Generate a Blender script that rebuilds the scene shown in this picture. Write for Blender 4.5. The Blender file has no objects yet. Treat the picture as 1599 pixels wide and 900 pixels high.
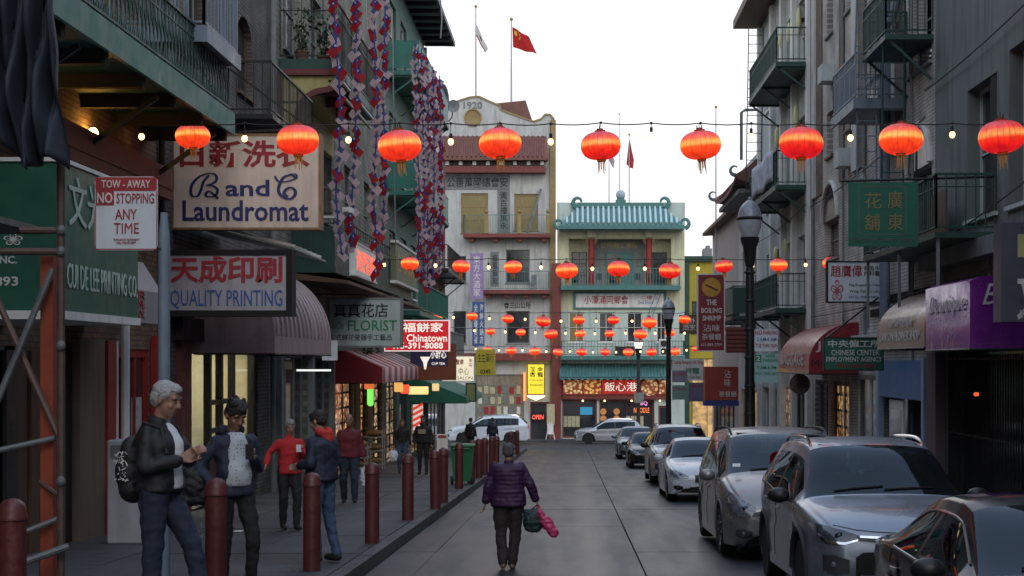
import bpy, bmesh, math, random
from mathutils import Vector, Matrix, noise
from mathutils.bvhtree import BVHTree
import numpy as np
R = math.radians
random.seed(7)
sc = bpy.context.scene
col = sc.collection

# ------------------------------------------------------------------ camera, sky, sun, exposure
FPX = 2400.0            # focal length in photo pixels; the street's vanishing point sits at (893, 565) in the photo
cam_d = bpy.data.cameras.new('camera'); cam = bpy.data.objects.new('camera', cam_d); col.objects.link(cam)
cam.location = (0, 0, 1.72); cam.rotation_euler = (R(90), 0, 0)
cam_d.sensor_width = 36; cam_d.lens = FPX / 1599 * 36
cam_d.shift_x = -93.5 / 1599; cam_d.shift_y = 115 / 1599
cam_d.clip_start = 0.1; cam_d.clip_end = 6000
sc.camera = cam
sc.render.resolution_x = 1024; sc.render.resolution_y = 576
SUN_EL, SUN_AZ = 32, 165
w = bpy.data.worlds.new('World'); sc.world = w; w.use_nodes = True
nt = w.node_tree; bg = nt.nodes['Background']
sky = nt.nodes.new('ShaderNodeTexSky'); sky.sky_type = 'NISHITA'; sky.sun_disc = False
sky.sun_elevation = R(SUN_EL); sky.sun_rotation = R(SUN_AZ)
sky.air_density = 1.0; sky.dust_density = 3.0; sky.ozone_density = 1.5; sky.altitude = 10
hs = nt.nodes.new('ShaderNodeHueSaturation'); hs.inputs['Saturation'].default_value = 0.42
cl_ = nt.nodes.new('ShaderNodeMix'); cl_.data_type = 'RGBA'; cl_.inputs['Factor'].default_value = .78      # even high cloud over the clear sky
tcw = nt.nodes.new('ShaderNodeTexCoord'); spw = nt.nodes.new('ShaderNodeSeparateXYZ'); nt.links.new(tcw.outputs['Generated'], spw.inputs[0])
mrw = nt.nodes.new('ShaderNodeMapRange'); mrw.interpolation_type = 'SMOOTHSTEP'; mrw.inputs['From Min'].default_value = .2; mrw.inputs['From Max'].default_value = .8; nt.links.new(spw.outputs['Z'], mrw.inputs['Value'])
gw = nt.nodes.new('ShaderNodeMix'); gw.data_type = 'RGBA'; gw.inputs['A'].default_value = (11.6, 11.4, 11.4, 1); gw.inputs['B'].default_value = (7.0, 8.6, 11.6, 1)
nt.links.new(mrw.outputs[0], gw.inputs['Factor']); nt.links.new(gw.outputs['Result'], cl_.inputs['B'])
nt.links.new(sky.outputs[0], hs.inputs['Color']); nt.links.new(hs.outputs[0], cl_.inputs['A']); nt.links.new(cl_.outputs['Result'], bg.inputs['Color'])
bg.inputs['Strength'].default_value = 0.15
sd = bpy.data.lights.new('sun', 'SUN'); sun = bpy.data.objects.new('sun', sd); col.objects.link(sun)
sd.energy = 0.5; sd.angle = R(25); sd.color = (1.0, 0.93, 0.86)
sun.rotation_euler = (R(90 - SUN_EL), 0, R(180 - SUN_AZ))
sc.view_settings.view_transform = 'Standard'; sc.view_settings.look = 'None'
sc.view_settings.exposure = -0.32; sc.view_settings.gamma = 1.0
sc.render.engine = 'CYCLES'
sc.cycles.use_denoising = True
sc.cycles.max_bounces = 5; sc.cycles.diffuse_bounces = 3; sc.cycles.glossy_bounces = 3
sc.cycles.transmission_bounces = 3; sc.cycles.sample_clamp_indirect = 4

# ------------------------------------------------------------------ geometry helpers
SL = 0.0354                                   # the street falls away from the camera
def gz(y): return -SL * min(max(y, -40), 112)
def P(x, y, d): return Vector(((x - 893) / FPX * d, d, 1.72 + (565 - y) / FPX * d))

class Frame:                                   # a facade plane: u along it, v up, n out of it
    def __init__(s, o, u, n): s.o = Vector(o); s.u = Vector(u).normalized(); s.n = Vector(n).normalized(); s.v = Vector((0, 0, 1))
    def p(s, u, v, n=0): return s.o + s.u * u + s.v * v + s.n * n
def FL(X=-6.3): return Frame((X, 0, 0), (0, 1, 0), (1, 0, 0))
def FR(X=7.0): return Frame((X, 0, 0), (0, 1, 0), (-1, 0, 0))
def FE(d): return Frame((0, d, 0), (1, 0, 0), (0, -1, 0))

class MB:
    def __init__(s): s.v = []; s.f = []; s.m = []; s.mi = 0; s.uv = None
    def add(s, vs, fs):
        b = len(s.v); s.v += [tuple(p) for p in vs]
        for f in fs: s.f.append(tuple(b + i for i in f)); s.m.append(s.mi)
        return s
    def hexa(s, c):
        return s.add(c, [(0, 3, 2, 1), (4, 5, 6, 7), (0, 1, 5, 4), (1, 2, 6, 5), (2, 3, 7, 6), (3, 0, 4, 7)])
    def box(s, x0, x1, y0, y1, z0, z1):
        return s.hexa([(x0, y0, z0), (x1, y0, z0), (x1, y1, z0), (x0, y1, z0), (x0, y0, z1), (x1, y0, z1), (x1, y1, z1), (x0, y1, z1)])
    def fbox(s, F, u0, u1, v0, v1, n0, n1):
        return s.hexa([F.p(u0, v0, n0), F.p(u1, v0, n0), F.p(u1, v0, n1), F.p(u0, v0, n1), F.p(u0, v1, n0), F.p(u1, v1, n0), F.p(u1, v1, n1), F.p(u0, v1, n1)])
    def bbox(s, x0, x1, y0, y1, z0, z1, b=0.02):   # box with chamfered edges
        xs = ((x0, x0 + b, x1 - b, x1)); r = [(x0 + b, y0), (x1 - b, y0), (x1, y0 + b), (x1, y1 - b), (x1 - b, y1), (x0 + b, y1), (x0, y1 - b), (x0, y0 + b)]
        ri = [(x0 + b, y0 + b)] ; rin = [(min(max(x, x0 + b), x1 - b), min(max(y, y0 + b), y1 - b)) for x, y in r]
        vs = [(x, y, z0) for x, y in rin] + [(x, y, z0 + b) for x, y in r] + [(x, y, z1 - b) for x, y in r] + [(x, y, z1) for x, y in rin]
        fs = [tuple(range(7, -1, -1)), tuple(range(24, 32))]
        for k in range(3):
            for i in range(8): j = (i + 1) % 8; fs.append((8 * k + i, 8 * k + j, 8 * k + 8 + j, 8 * k + 8 + i))
        return s.add(vs, fs)
    def cyl(s, p0, p1, r0, r1=None, n=8, caps=True):
        p0 = Vector(p0); p1 = Vector(p1); r1 = r0 if r1 is None else r1
        d = (p1 - p0); 
        if d.length < 1e-6: return s
        d.normalize(); a = d.orthogonal().normalized(); b = d.cross(a)
        vs = [p + (a * math.cos(2 * math.pi * i / n) + b * math.sin(2 * math.pi * i / n)) * r for p, r in ((p0, r0), (p1, r1)) for i in range(n)]
        fs = [(i, (i + 1) % n, n + (i + 1) % n, n + i) for i in range(n)]
        if caps: fs += [tuple(range(n - 1, -1, -1)), tuple(range(n, 2 * n))]
        return s.add(vs, fs)
    def tube(s, pts, r, n=6):
        pts = [Vector(p) for p in pts]; rings = []
        a = None
        for i, p in enumerate(pts):
            t = (pts[min(i + 1, len(pts) - 1)] - pts[max(i - 1, 0)]).normalized()
            if a is None: a = t.orthogonal().normalized()
            a = (a - t * a.dot(t)).normalized(); b = t.cross(a)
            rr = r[i] if isinstance(r, (list, tuple)) else r
            rings.append([p + (a * math.cos(2 * math.pi * k / n) + b * math.sin(2 * math.pi * k / n)) * rr for k in range(n)])
        vs = [q for rg in rings for q in rg]; fs = []
        for i in range(len(pts) - 1):
            for k in range(n): fs.append((i * n + k, i * n + (k + 1) % n, (i + 1) * n + (k + 1) % n, (i + 1) * n + k))
        fs += [tuple(range(n - 1, -1, -1)), tuple(range((len(pts) - 1) * n, len(pts) * n))]
        return s.add(vs, fs)
    def lathe(s, prof, c=(0, 0, 0), n=16, squash=None, axis='z'):
        c = Vector(c); vs = []; fs = []
        for r, z in prof:
            for i in range(n):
                a = 2 * math.pi * i / n; q = (r * math.cos(a), r * math.sin(a), z)
                if axis == 'x': q = (q[2], q[0], q[1])
                if axis == 'y': q = (q[0], q[2], q[1])
                vs.append(c + Vector(q))
        for k in range(len(prof) - 1):
            for i in range(n): j = (i + 1) % n; fs.append((k * n + i, k * n + j, (k + 1) * n + j, (k + 1) * n + i))
        fs += [tuple(range(n - 1, -1, -1)), tuple(range((len(prof) - 1) * n, len(prof) * n))]
        return s.add(vs, fs)
    def ell(s, c, r, nu=12, nv=8, rot=None):
        c = Vector(c); r = (r, r, r) if not hasattr(r, '__len__') else r; vs = []; fs = []
        for k in range(nv + 1):
            t = math.pi * k / nv
            rs = max(math.sin(t), 0.02)
            for i in range(nu):
                a = 2 * math.pi * i / nu; q = Vector((r[0] * rs * math.cos(a), r[1] * rs * math.sin(a), -r[2] * math.cos(t)))
                if rot is not None: q = rot @ q
                vs.append(c + q)
        for k in range(nv):
            for i in range(nu): j = (i + 1) % nu; fs.append((k * nu + i, k * nu + j, (k + 1) * nu + j, (k + 1) * nu + i))
        fs += [tuple(range(nu - 1, -1, -1)), tuple(range(nv * nu, (nv + 1) * nu))]
        return s.add(vs, fs)
    def prism(s, F, poly, n0, n1):
        k = len(poly); vs = [F.p(u, v, n0) for u, v in poly] + [F.p(u, v, n1) for u, v in poly]
        return s.add(vs, [tuple(range(k - 1, -1, -1)), tuple(range(k, 2 * k))] + [(i, (i + 1) % k, k + (i + 1) % k, k + i) for i in range(k)])
    def bar(s, p0, p1, w, h, up=(0, 0, 1)):
        p0 = Vector(p0); p1 = Vector(p1); d = (p1 - p0).normalized(); up = Vector(up)
        if abs(d.dot(up)) > .99: up = Vector((0, 1, 0))
        a = d.cross(up).normalized() * w / 2; b = a.cross(d).normalized() * h / 2
        return s.hexa([p0 - a - b, p1 - a - b, p1 + a - b, p0 + a - b, p0 - a + b, p1 - a + b, p1 + a + b, p0 + a + b])
    def grid(s, fn, nu, nv, double=0.0):
        vs = [fn(i / nu, j / nv) for j in range(nv + 1) for i in range(nu + 1)]
        fs = [(j * (nu + 1) + i, j * (nu + 1) + i + 1, (j + 1) * (nu + 1) + i + 1, (j + 1) * (nu + 1) + i) for j in range(nv) for i in range(nu)]
        return s.add(vs, fs)

def new_mesh(name, mb, mats, smooth=False, recalc=True):
    me = bpy.data.meshes.new(name); me.from_pydata([tuple(v) for v in mb.v], [], mb.f)
    if not isinstance(mats, (list, tuple)): mats = [mats]
    for m in mats: me.materials.append(m)
    if any(mb.m): me.polygons.foreach_set('material_index', mb.m)
    if recalc:
        bm = bmesh.new(); bm.from_mesh(me); bmesh.ops.recalc_face_normals(bm, faces=bm.faces); bm.to_mesh(me); bm.free()
    if smooth:
        me.polygons.foreach_set('use_smooth', [True] * len(me.polygons))
        if smooth != 'all':
            me.set_sharp_from_angle(angle=R(38))
    me.update(); return me

ORG = {}
def tag(o, label=None, cat=None, group=None, kind=None):
    if label: o['label'] = label
    if cat: o['category'] = cat
    if group: o['group'] = group
    if kind: o['kind'] = kind
    return o
def emp(name, loc, label=None, cat=None, group=None, kind=None):
    o = bpy.data.objects.new(name, None); col.objects.link(o); o.location = loc; o.empty_display_size = .2
    ORG[o.name] = Vector(loc); return tag(o, label, cat, group, kind)
def part(name, mb, mats, parent=None, smooth=False, kind=None, label=None, recalc=True):
    me = mb if isinstance(mb, bpy.types.Mesh) else new_mesh(name, mb, mats, smooth, recalc)
    o = bpy.data.objects.new(name, me); col.objects.link(o)
    if parent is not None:
        o.parent = parent
        if parent.name in ORG: o.location = -ORG[parent.name]
    if kind: o['kind'] = kind
    if label: o['label'] = label
    return o
def top(name, mb, mats, label, cat, group=None, kind=None, smooth=False):
    vs = np.array([tuple(v) for v in mb.v]); lo = vs.min(0); hi = vs.max(0)
    c = Vector(((lo[0] + hi[0]) / 2, (lo[1] + hi[1]) / 2, lo[2]))
    mb.v = [tuple(Vector(v) - c) for v in mb.v]
    o = part(name, mb, mats, None, smooth); o.location = c; ORG[o.name] = c
    return tag(o, label, cat, group, kind)
KIDS = {}
def copy_tree(o, parent=None):
    c = o.copy(); col.objects.link(c)
    if parent is not None: c.parent = parent
    for ch in list(o.children): copy_tree(ch, c)
    return c
def clone(o, loc, rz=None, label=None, scale=None, group=None):
    c = copy_tree(o); c.location = loc
    if rz is not None: c.rotation_euler.z = rz
    if scale is not None: c.scale = scale
    if label: c['label'] = label
    if group: c['group'] = group
    return c

# ------------------------------------------------------------------ materials
MATS = {}
def nodes(name):
    m = bpy.data.materials.new(name); m.use_nodes = True; t = m.node_tree
    return m, t, t.nodes['Principled BSDF']
def mat(name, c, rough=.6, metal=0.0, var=.25, vs=3.0, bump=0.0, bs=40.0, coat=0.0, em=None, es=0.0, spec=.5, alpha=1.0, dirt=0.0):
    if name in MATS: return MATS[name]
    m, t, b = nodes(name); N = t.nodes.new; L = t.links.new
    c = tuple(c) + ((1,) if len(c) == 3 else ())
    b.inputs['Roughness'].default_value = rough; b.inputs['Metallic'].default_value = metal
    b.inputs['Specular IOR Level'].default_value = spec; b.inputs['Coat Weight'].default_value = coat
    b.inputs['Coat Roughness'].default_value = .05
    tc = N('ShaderNodeTexCoord')
    if var > 0:
        nz = N('ShaderNodeTexNoise'); nz.inputs['Scale'].default_value = vs; nz.inputs['Detail'].default_value = 6; nz.inputs['Roughness'].default_value = .65
        L(tc.outputs['Object'], nz.inputs['Vector'])
        mr = N('ShaderNodeMapRange'); mr.inputs['From Min'].default_value = .25; mr.inputs['From Max'].default_value = .75
        mr.inputs['To Min'].default_value = 1 - var; mr.inputs['To Max'].default_value = 1 + var
        L(nz.outputs['Fac'], mr.inputs['Value'])
        mx = N('ShaderNodeVectorMath'); mx.operation = 'SCALE'; mx.inputs[0].default_value = c[:3]; L(mr.outputs[0], mx.inputs['Scale'])
        out = mx.outputs[0]
        if dirt > 0:      # vertical rain streaks and grime
            mp = N('ShaderNodeMapping'); mp.inputs['Scale'].default_value = (2.2, 2.2, .25); L(tc.outputs['Object'], mp.inputs['Vector'])
            n2 = N('ShaderNodeTexNoise'); n2.inputs['Scale'].default_value = 2.5; n2.inputs['Detail'].default_value = 8; L(mp.outputs[0], n2.inputs['Vector'])
            cr = N('ShaderNodeMapRange'); cr.inputs['From Min'].default_value = .48; cr.inputs['From Max'].default_value = .72; cr.inputs['To Max'].default_value = dirt
            L(n2.outputs['Fac'], cr.inputs['Value'])
            mm = N('ShaderNodeMix'); mm.data_type = 'RGBA'; L(cr.outputs[0], mm.inputs['Factor']); L(out, mm.inputs['A'])
            mm.inputs['B'].default_value = (c[0] * .35 + .01, c[1] * .32 + .008, c[2] * .3 + .006, 1); out = mm.outputs['Result']
        L(out, b.inputs['Base Color'])
        r2 = N('ShaderNodeMapRange'); r2.inputs['From Min'].default_value = .3; r2.inputs['From Max'].default_value = .7
        r2.inputs['To Min'].default_value = max(rough - .12, .02); r2.inputs['To Max'].default_value = min(rough + .12, 1)
        L(nz.outputs['Fac'], r2.inputs['Value']); L(r2.outputs[0], b.inputs['Roughness'])
    else: b.inputs['Base Color'].default_value = c
    if bump > 0:
        n3 = N('ShaderNodeTexNoise'); n3.inputs['Scale'].default_value = bs; n3.inputs['Detail'].default_value = 5; L(tc.outputs['Object'], n3.inputs['Vector'])
        bp = N('ShaderNodeBump'); bp.inputs['Strength'].default_value = bump; bp.inputs['Distance'].default_value = .02
        L(n3.outputs['Fac'], bp.inputs['Height']); L(bp.outputs[0], b.inputs['Normal'])
    if em: b.inputs['Emission Color'].default_value = tuple(em) + (1,); b.inputs['Emission Strength'].default_value = es
    MATS[name] = m; return m
def glow(name, c, s, var=0.0, vs=4.0):
    if name in MATS: return MATS[name]
    m, t, b = nodes(name); b.inputs['Base Color'].default_value = (c[0] * .5, c[1] * .5, c[2] * .5, 1)
    b.inputs['Emission Color'].default_value = tuple(c) + (1,); b.inputs['Emission Strength'].default_value = s; b.inputs['Roughness'].default_value = .4
    if var:
        N = t.nodes.new; tc = N('ShaderNodeTexCoord'); nz = N('ShaderNodeTexNoise'); nz.inputs['Scale'].default_value = vs
        mr = N('ShaderNodeMapRange'); mr.inputs['From Min'].default_value = .3; mr.inputs['From Max'].default_value = .7
        mr.inputs['To Min'].default_value = s * (1 - var); mr.inputs['To Max'].default_value = s * (1 + var)
        t.links.new(tc.outputs['Object'], nz.inputs['Vector']); t.links.new(nz.outputs['Fac'], mr.inputs['Value']); t.links.new(mr.outputs[0], b.inputs['Emission Strength'])
    MATS[name] = m; return m
def brick(name, c1, c2, mortar, axis='x', bw=.21, bh=.075, bump=.6, var=.3, dirt=.5, ms=.012):
    """brick wall: axis 'x' = wall whose normal is X (vector from y, z), 'y' = normal Y"""
    m, t, b = nodes(name); N = t.nodes.new; L = t.links.new
    tc = N('ShaderNodeTexCoord'); sp = N('ShaderNodeSeparateXYZ'); cb = N('ShaderNodeCombineXYZ'); L(tc.outputs['Object'], sp.inputs[0])
    L(sp.outputs['Y' if axis == 'x' else 'X'], cb.inputs['X']); L(sp.outputs['Z'], cb.inputs['Y'])
    bt = N('ShaderNodeTexBrick'); bt.inputs['Scale'].default_value = 1; bt.inputs['Brick Width'].default_value = bw; bt.inputs['Row Height'].default_value = bh
    bt.inputs['Mortar Size'].default_value = ms; bt.inputs['Mortar Smooth'].default_value = .2
    bt.inputs['Color1'].default_value = tuple(c1) + (1,); bt.inputs['Color2'].default_value = tuple(c2) + (1,); bt.inputs['Mortar'].default_value = tuple(mortar) + (1,)
    L(cb.outputs[0], bt.inputs['Vector'])
    nz = N('ShaderNodeTexNoise'); nz.inputs['Scale'].default_value = 1.3; nz.inputs['Detail'].default_value = 8; L(tc.outputs['Object'], nz.inputs['Vector'])
    mr = N('ShaderNodeMapRange'); mr.inputs['From Min'].default_value = .3; mr.inputs['From Max'].default_value = .7; mr.inputs['To Min'].default_value = 1 - dirt; mr.inputs['To Max'].default_value = 1 + var
    L(nz.outputs['Fac'], mr.inputs['Value']); mx = N('ShaderNodeVectorMath'); mx.operation = 'SCALE'; L(bt.outputs['Color'], mx.inputs[0]); L(mr.outputs[0], mx.inputs['Scale'])
    L(mx.outputs[0], b.inputs['Base Color']); b.inputs['Roughness'].default_value = .85
    iv = N('ShaderNodeMath'); iv.operation = 'SUBTRACT'; iv.inputs[0].default_value = 1; L(bt.outputs['Fac'], iv.inputs[1])
    ad = N('ShaderNodeMath'); ad.operation = 'MULTIPLY_ADD'; L(nz.outputs['Fac'], ad.inputs[0]); ad.inputs[1].default_value = .4; L(iv.outputs[0], ad.inputs[2])
    bp = N('ShaderNodeBump'); bp.inputs['Strength'].default_value = bump; bp.inputs['Distance'].default_value = .015; L(ad.outputs[0], bp.inputs['Height']); L(bp.outputs[0], b.inputs['Normal'])
    MATS[name] = m; return m

M = dict(
    glass=mat('dark_glass', (.016, .020, .024), .06, var=.7, vs=1.5, spec=.8),
    shopglass=mat('shop_glass', (.03, .035, .04), .08, var=.6, vs=1.2, spec=.8),
    black=mat('black_iron', (.012, .013, .014), .45, var=.3),
    rubber=mat('rubber', (.012, .012, .012), .8, var=.2),
    white=mat('white_paint', (.72, .72, .70), .55, var=.12, dirt=.35),
    cream=mat('cream_stucco', (.62, .58, .42), .8, var=.12, dirt=.35, bump=.2),
    teal=mat('teal_paint', (.02, .16, .13), .5, var=.25, dirt=.4),
    tealdk=mat('dark_teal_paint', (.012, .06, .05), .5, var=.3, dirt=.3),
    green=mat('green_canvas', (.008, .13, .08), .6, var=.2, bump=.2, bs=60),
    greyblue=mat('grey_blue_steel', (.16, .21, .27), .45, var=.2, dirt=.4),
    red=mat('red_paint', (.30, .02, .018), .45, var=.2, dirt=.3),
    redtrim=mat('red_trim', (.19, .045, .035), .6, var=.25, dirt=.3),
    gold=mat('gold_paint', (.42, .26, .05), .45, var=.2),
    concrete=mat('concrete', (.18, .18, .175), .8, var=.25, bump=.3, dirt=.3),
    wire=mat('cable_black', (.01, .01, .01), .6, var=0),
    brown=mat('brown_wood', (.10, .055, .03), .6, var=.35, vs=5),
    steel=mat('galvanised_steel', (.35, .37, .38), .4, metal=.7, var=.2),
    lwhite=mat('letter_white', (.62, .62, .60), .6, var=.22, vs=7),
    lred=mat('letter_red', (.33, .025, .035), .6, var=.35, vs=7),
    lblue=mat('letter_navy', (.022, .035, .15), .6, var=.35, vs=7),
    lblue2=mat('letter_blue', (.04, .10, .34), .6, var=.08),
    lblack=mat('letter_black', (.02, .02, .022), .6, var=0),
    lgreen=mat('letter_green', (.01, .22, .09), .6, var=.08),
    lgold=mat('letter_gold', (.45, .33, .12), .5, var=.1),
)

# ------------------------------------------------------------------ lettering (built at the end in one go)
TEXTS = []
def text(s, F, rect, n, m, parent, bold=.0, keep=False, name='lettering', th=.006, slant=0.0, track=1.0, lines=1.0):
    """rect = (u0, v0, u1, v1) on frame F"""
    TEXTS.append((s, F, rect, n, m, parent, bold, keep, name, th, slant, track, lines))
def build_texts():
    obs = {}
    for t in TEXTS:
        key = (t[0], t[6], t[10], t[11], t[12])
        if key in obs: continue
        cu = bpy.data.curves.new('text', 'FONT'); cu.body = t[0]; cu.size = 1; cu.offset = t[6]; cu.shear = t[10]; cu.space_character = t[11]; cu.space_line = t[12]
        cu.resolution_u = 2; cu.extrude = 0.5; cu.align_x = 'CENTER'
        o = bpy.data.objects.new('text', cu); col.objects.link(o); obs[key] = o
    bpy.context.view_layer.update(); dg = bpy.context.evaluated_depsgraph_get()
    data = {}
    for k, o in obs.items():
        me = bpy.data.meshes.new_from_object(o.evaluated_get(dg)); n = len(me.vertices)
        a = np.empty(n * 3); me.vertices.foreach_get('co', a); data[k] = (me, a.reshape(-1, 3))
    for o in obs.values(): bpy.data.objects.remove(o)
    for (s, F, rc, n, m, parent, bold, keep, name, th, slant, track, lines) in TEXTS:
        me0, a = data[(s, bold, slant, track, lines)]
        if len(a) == 0: continue
        lo = a.min(0); hi = a.max(0); W = max(hi[0] - lo[0], 1e-4); H = max(hi[1] - lo[1], 1e-4)
        u0, v0, u1, v1 = rc; su = (u1 - u0) / W; sv = (v1 - v0) / H
        if keep: k = min(abs(su), abs(sv)); su = math.copysign(k, su); sv = k
        cu_, cv_ = (u0 + u1) / 2, (v0 + v1) / 2; mx = (lo + hi) / 2
        U = (a[:, 0] - mx[0]) * su + cu_; V = (a[:, 1] - mx[1]) * sv + cv_; Nn = n + (a[:, 2] + .5) * th
        co = np.array(F.o)[None] + U[:, None] * np.array(F.u)[None] + V[:, None] * np.array(F.v)[None] + Nn[:, None] * np.array(F.n)[None]
        me = me0.copy(); me.name = name; me.materials.clear(); me.materials.append(m)
        off = ORG.get(parent.name) if parent is not None else None
        me.vertices.foreach_set('co', co.astype(np.float32).ravel()); me.update()
        o = bpy.data.objects.new(name, me); col.objects.link(o)
        if parent is not None:
            o.parent = parent
            if parent.name in ORG: o.location = -ORG[parent.name]

# frontal sign: a board square to the street, its outline given where it stands at distance d
def sign(name, label, cat, x0, y0, x1, y1, d, th=.15, face='white', frame=None, fw=.04, texts=(), group=None, hang=None, smooth=False):
    F = FE(d); a = P(x0, y1, d); b = P(x1, y0, d)
    e = emp(name, ((a.x + b.x) / 2, d + th / 2, a.z), label, cat, group)
    fm = M[face] if isinstance(face, str) else face
    part('panel', MB().fbox(F, a.x + fw * .5, b.x - fw * .5, a.z + fw * .5, b.z - fw * .5, -th * .98, 0), fm, e)
    if frame is not None:
        frm = M[frame] if isinstance(frame, str) else frame
        m = MB()
        m.fbox(F, a.x, b.x, a.z, a.z + fw, -th, .015).fbox(F, a.x, b.x, b.z - fw, b.z, -th, .015)
        m.fbox(F, a.x, a.x + fw, a.z + fw, b.z - fw, -th, .013).fbox(F, b.x - fw, b.x, a.z + fw, b.z - fw, -th, .013)
        part('frame', m, frm, e)
    for t in texts:
        s, (tx0, ty0, tx1, ty1), mm = t[:3]; kw = t[3] if len(t) > 3 else {}
        p = P(tx0, ty1, d); q = P(tx1, ty0, d)
        text(s, F, (p.x, p.z, q.x, q.z), .004, M[mm] if isinstance(mm, str) else mm, e, **kw)
    if hang:   # brackets to the wall: list of (start, end)
        m = MB()
        for p0, p1 in hang: m.bar(p0, p1, .03, .03)
        part('bracket', m, M['black'], e)
    return e
# ------------------------------------------------------------------ ground, road, pavements
def slab_mat(name, c, rough, wet=False):
    m, t, b = nodes(name); N = t.nodes.new; L = t.links.new
    g = N('ShaderNodeNewGeometry'); b.inputs['Specular IOR Level'].default_value = .35
    n1 = N('ShaderNodeTexNoise'); n1.inputs['Scale'].default_value = .7; n1.inputs['Detail'].default_value = 9; n1.inputs['Roughness'].default_value = .7; L(g.outputs['Position'], n1.inputs['Vector'])
    oi = N('ShaderNodeObjectInfo')
    a = N('ShaderNodeMapRange'); a.inputs['From Min'].default_value = .25; a.inputs['From Max'].default_value = .75; a.inputs['To Min'].default_value = .72; a.inputs['To Max'].default_value = 1.22; L(n1.outputs['Fac'], a.inputs['Value'])
    r = N('ShaderNodeMapRange'); r.inputs['To Min'].default_value = .8; r.inputs['To Max'].default_value = 1.18; L(oi.outputs['Random'], r.inputs['Value'])
    mu = N('ShaderNodeMath'); mu.operation = 'MULTIPLY'; L(a.outputs[0], mu.inputs[0]); L(r.outputs[0], mu.inputs[1])
    sc_ = N('ShaderNodeVectorMath'); sc_.operation = 'SCALE'; sc_.inputs[0].default_value = c; L(mu.outputs[0], sc_.inputs['Scale'])
    out = sc_.outputs[0]
    # gum spots and oil stains
    v = N('ShaderNodeTexVoronoi'); v.inputs['Scale'].default_value = 2.6; L(g.outputs['Position'], v.inputs['Vector'])
    s = N('ShaderNodeMapRange'); s.inputs['From Min'].default_value = .035; s.inputs['From Max'].default_value = .06; s.inputs['To Min'].default_value = .55; s.inputs['To Max'].default_value = 0; L(v.outputs['Distance'], s.inputs['Value'])
    mx = N('ShaderNodeMix'); mx.data_type = 'RGBA'; L(s.outputs[0], mx.inputs['Factor']); L(out, mx.inputs['A']); mx.inputs['B'].default_value = (.03, .03, .03, 1)
    # broad old stains, and a fine brushed grain across the street
    v2 = N('ShaderNodeTexVoronoi'); v2.inputs['Scale'].default_value = .55; v2.feature = 'SMOOTH_F1'; L(g.outputs['Position'], v2.inputs['Vector'])
    s2 = N('ShaderNodeMapRange'); s2.interpolation_type = 'SMOOTHSTEP'; s2.inputs['From Min'].default_value = .08; s2.inputs['From Max'].default_value = .42; s2.inputs['To Min'].default_value = .62; s2.inputs['To Max'].default_value = 1; L(v2.outputs['Distance'], s2.inputs['Value'])
    m2_ = N('ShaderNodeMapping'); m2_.inputs['Scale'].default_value = (.8, 9, 1); L(g.outputs['Position'], m2_.inputs['Vector'])
    n5 = N('ShaderNodeTexNoise'); n5.inputs['Scale'].default_value = 1.6; n5.inputs['Detail'].default_value = 6; L(m2_.outputs[0], n5.inputs['Vector'])
    s5 = N('ShaderNodeMapRange'); s5.inputs['From Min'].default_value = .3; s5.inputs['From Max'].default_value = .7; s5.inputs['To Min'].default_value = .78; s5.inputs['To Max'].default_value = 1.24; L(n5.outputs['Fac'], s5.inputs['Value'])
    s6 = N('ShaderNodeMath'); s6.operation = 'MULTIPLY'; L(s2.outputs[0], s6.inputs[0]); L(s5.outputs[0], s6.inputs[1])
    gr = N('ShaderNodeTexNoise'); gr.inputs['Scale'].default_value = 90; gr.inputs['Detail'].default_value = 3; L(g.outputs['Position'], gr.inputs['Vector'])
    gm_ = N('ShaderNodeMapRange'); gm_.inputs['From Min'].default_value = .3; gm_.inputs['From Max'].default_value = .7; gm_.inputs['To Min'].default_value = .72; gm_.inputs['To Max'].default_value = 1.28; L(gr.outputs['Fac'], gm_.inputs['Value'])
    dn = N('ShaderNodeTexNoise'); dn.inputs['Scale'].default_value = 2.2; dn.inputs['Detail'].default_value = 5; L(g.outputs['Position'], dn.inputs['Vector'])
    dv = N('ShaderNodeVectorMath'); dv.operation = 'MULTIPLY_ADD'; L(dn.outputs['Color'], dv.inputs[0]); dv.inputs[1].default_value = (.7, .7, .7); L(g.outputs['Position'], dv.inputs[2])
    vc = N('ShaderNodeTexVoronoi'); vc.feature = 'DISTANCE_TO_EDGE'; vc.inputs['Scale'].default_value = .34; L(dv.outputs[0], vc.inputs['Vector'])
    ck = N('ShaderNodeMapRange'); ck.inputs['From Min'].default_value = .001; ck.inputs['From Max'].default_value = .006; ck.inputs['To Min'].default_value = .4; ck.inputs['To Max'].default_value = 1; L(vc.outputs['Distance'], ck.inputs['Value'])
    mg = N('ShaderNodeMath'); mg.operation = 'MULTIPLY'; L(gm_.outputs[0], mg.inputs[0]); L(ck.outputs[0], mg.inputs[1])
    mh = N('ShaderNodeMath'); mh.operation = 'MULTIPLY'; L(mg.outputs[0], mh.inputs[0]); L(s6.outputs[0], mh.inputs[1]); mg = mh
    fs_ = N('ShaderNodeVectorMath'); fs_.operation = 'SCALE'; L(mx.outputs['Result'], fs_.inputs[0]); L(mg.outputs[0], fs_.inputs['Scale']); L(fs_.outputs[0], b.inputs['Base Color'])
    mp = N('ShaderNodeMapping'); mp.inputs['Scale'].default_value = (1.6, .22, 1); L(g.outputs['Position'], mp.inputs['Vector'])
    n2 = N('ShaderNodeTexNoise'); n2.inputs['Scale'].default_value = 1.5; n2.inputs['Detail'].default_value = 7; L(mp.outputs[0], n2.inputs['Vector'])
    rr = N('ShaderNodeMapRange'); rr.inputs['From Min'].default_value = .35; rr.inputs['From Max'].default_value = .65; rr.inputs['To Min'].default_value = rough - .06; rr.inputs['To Max'].default_value = rough + .06
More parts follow.
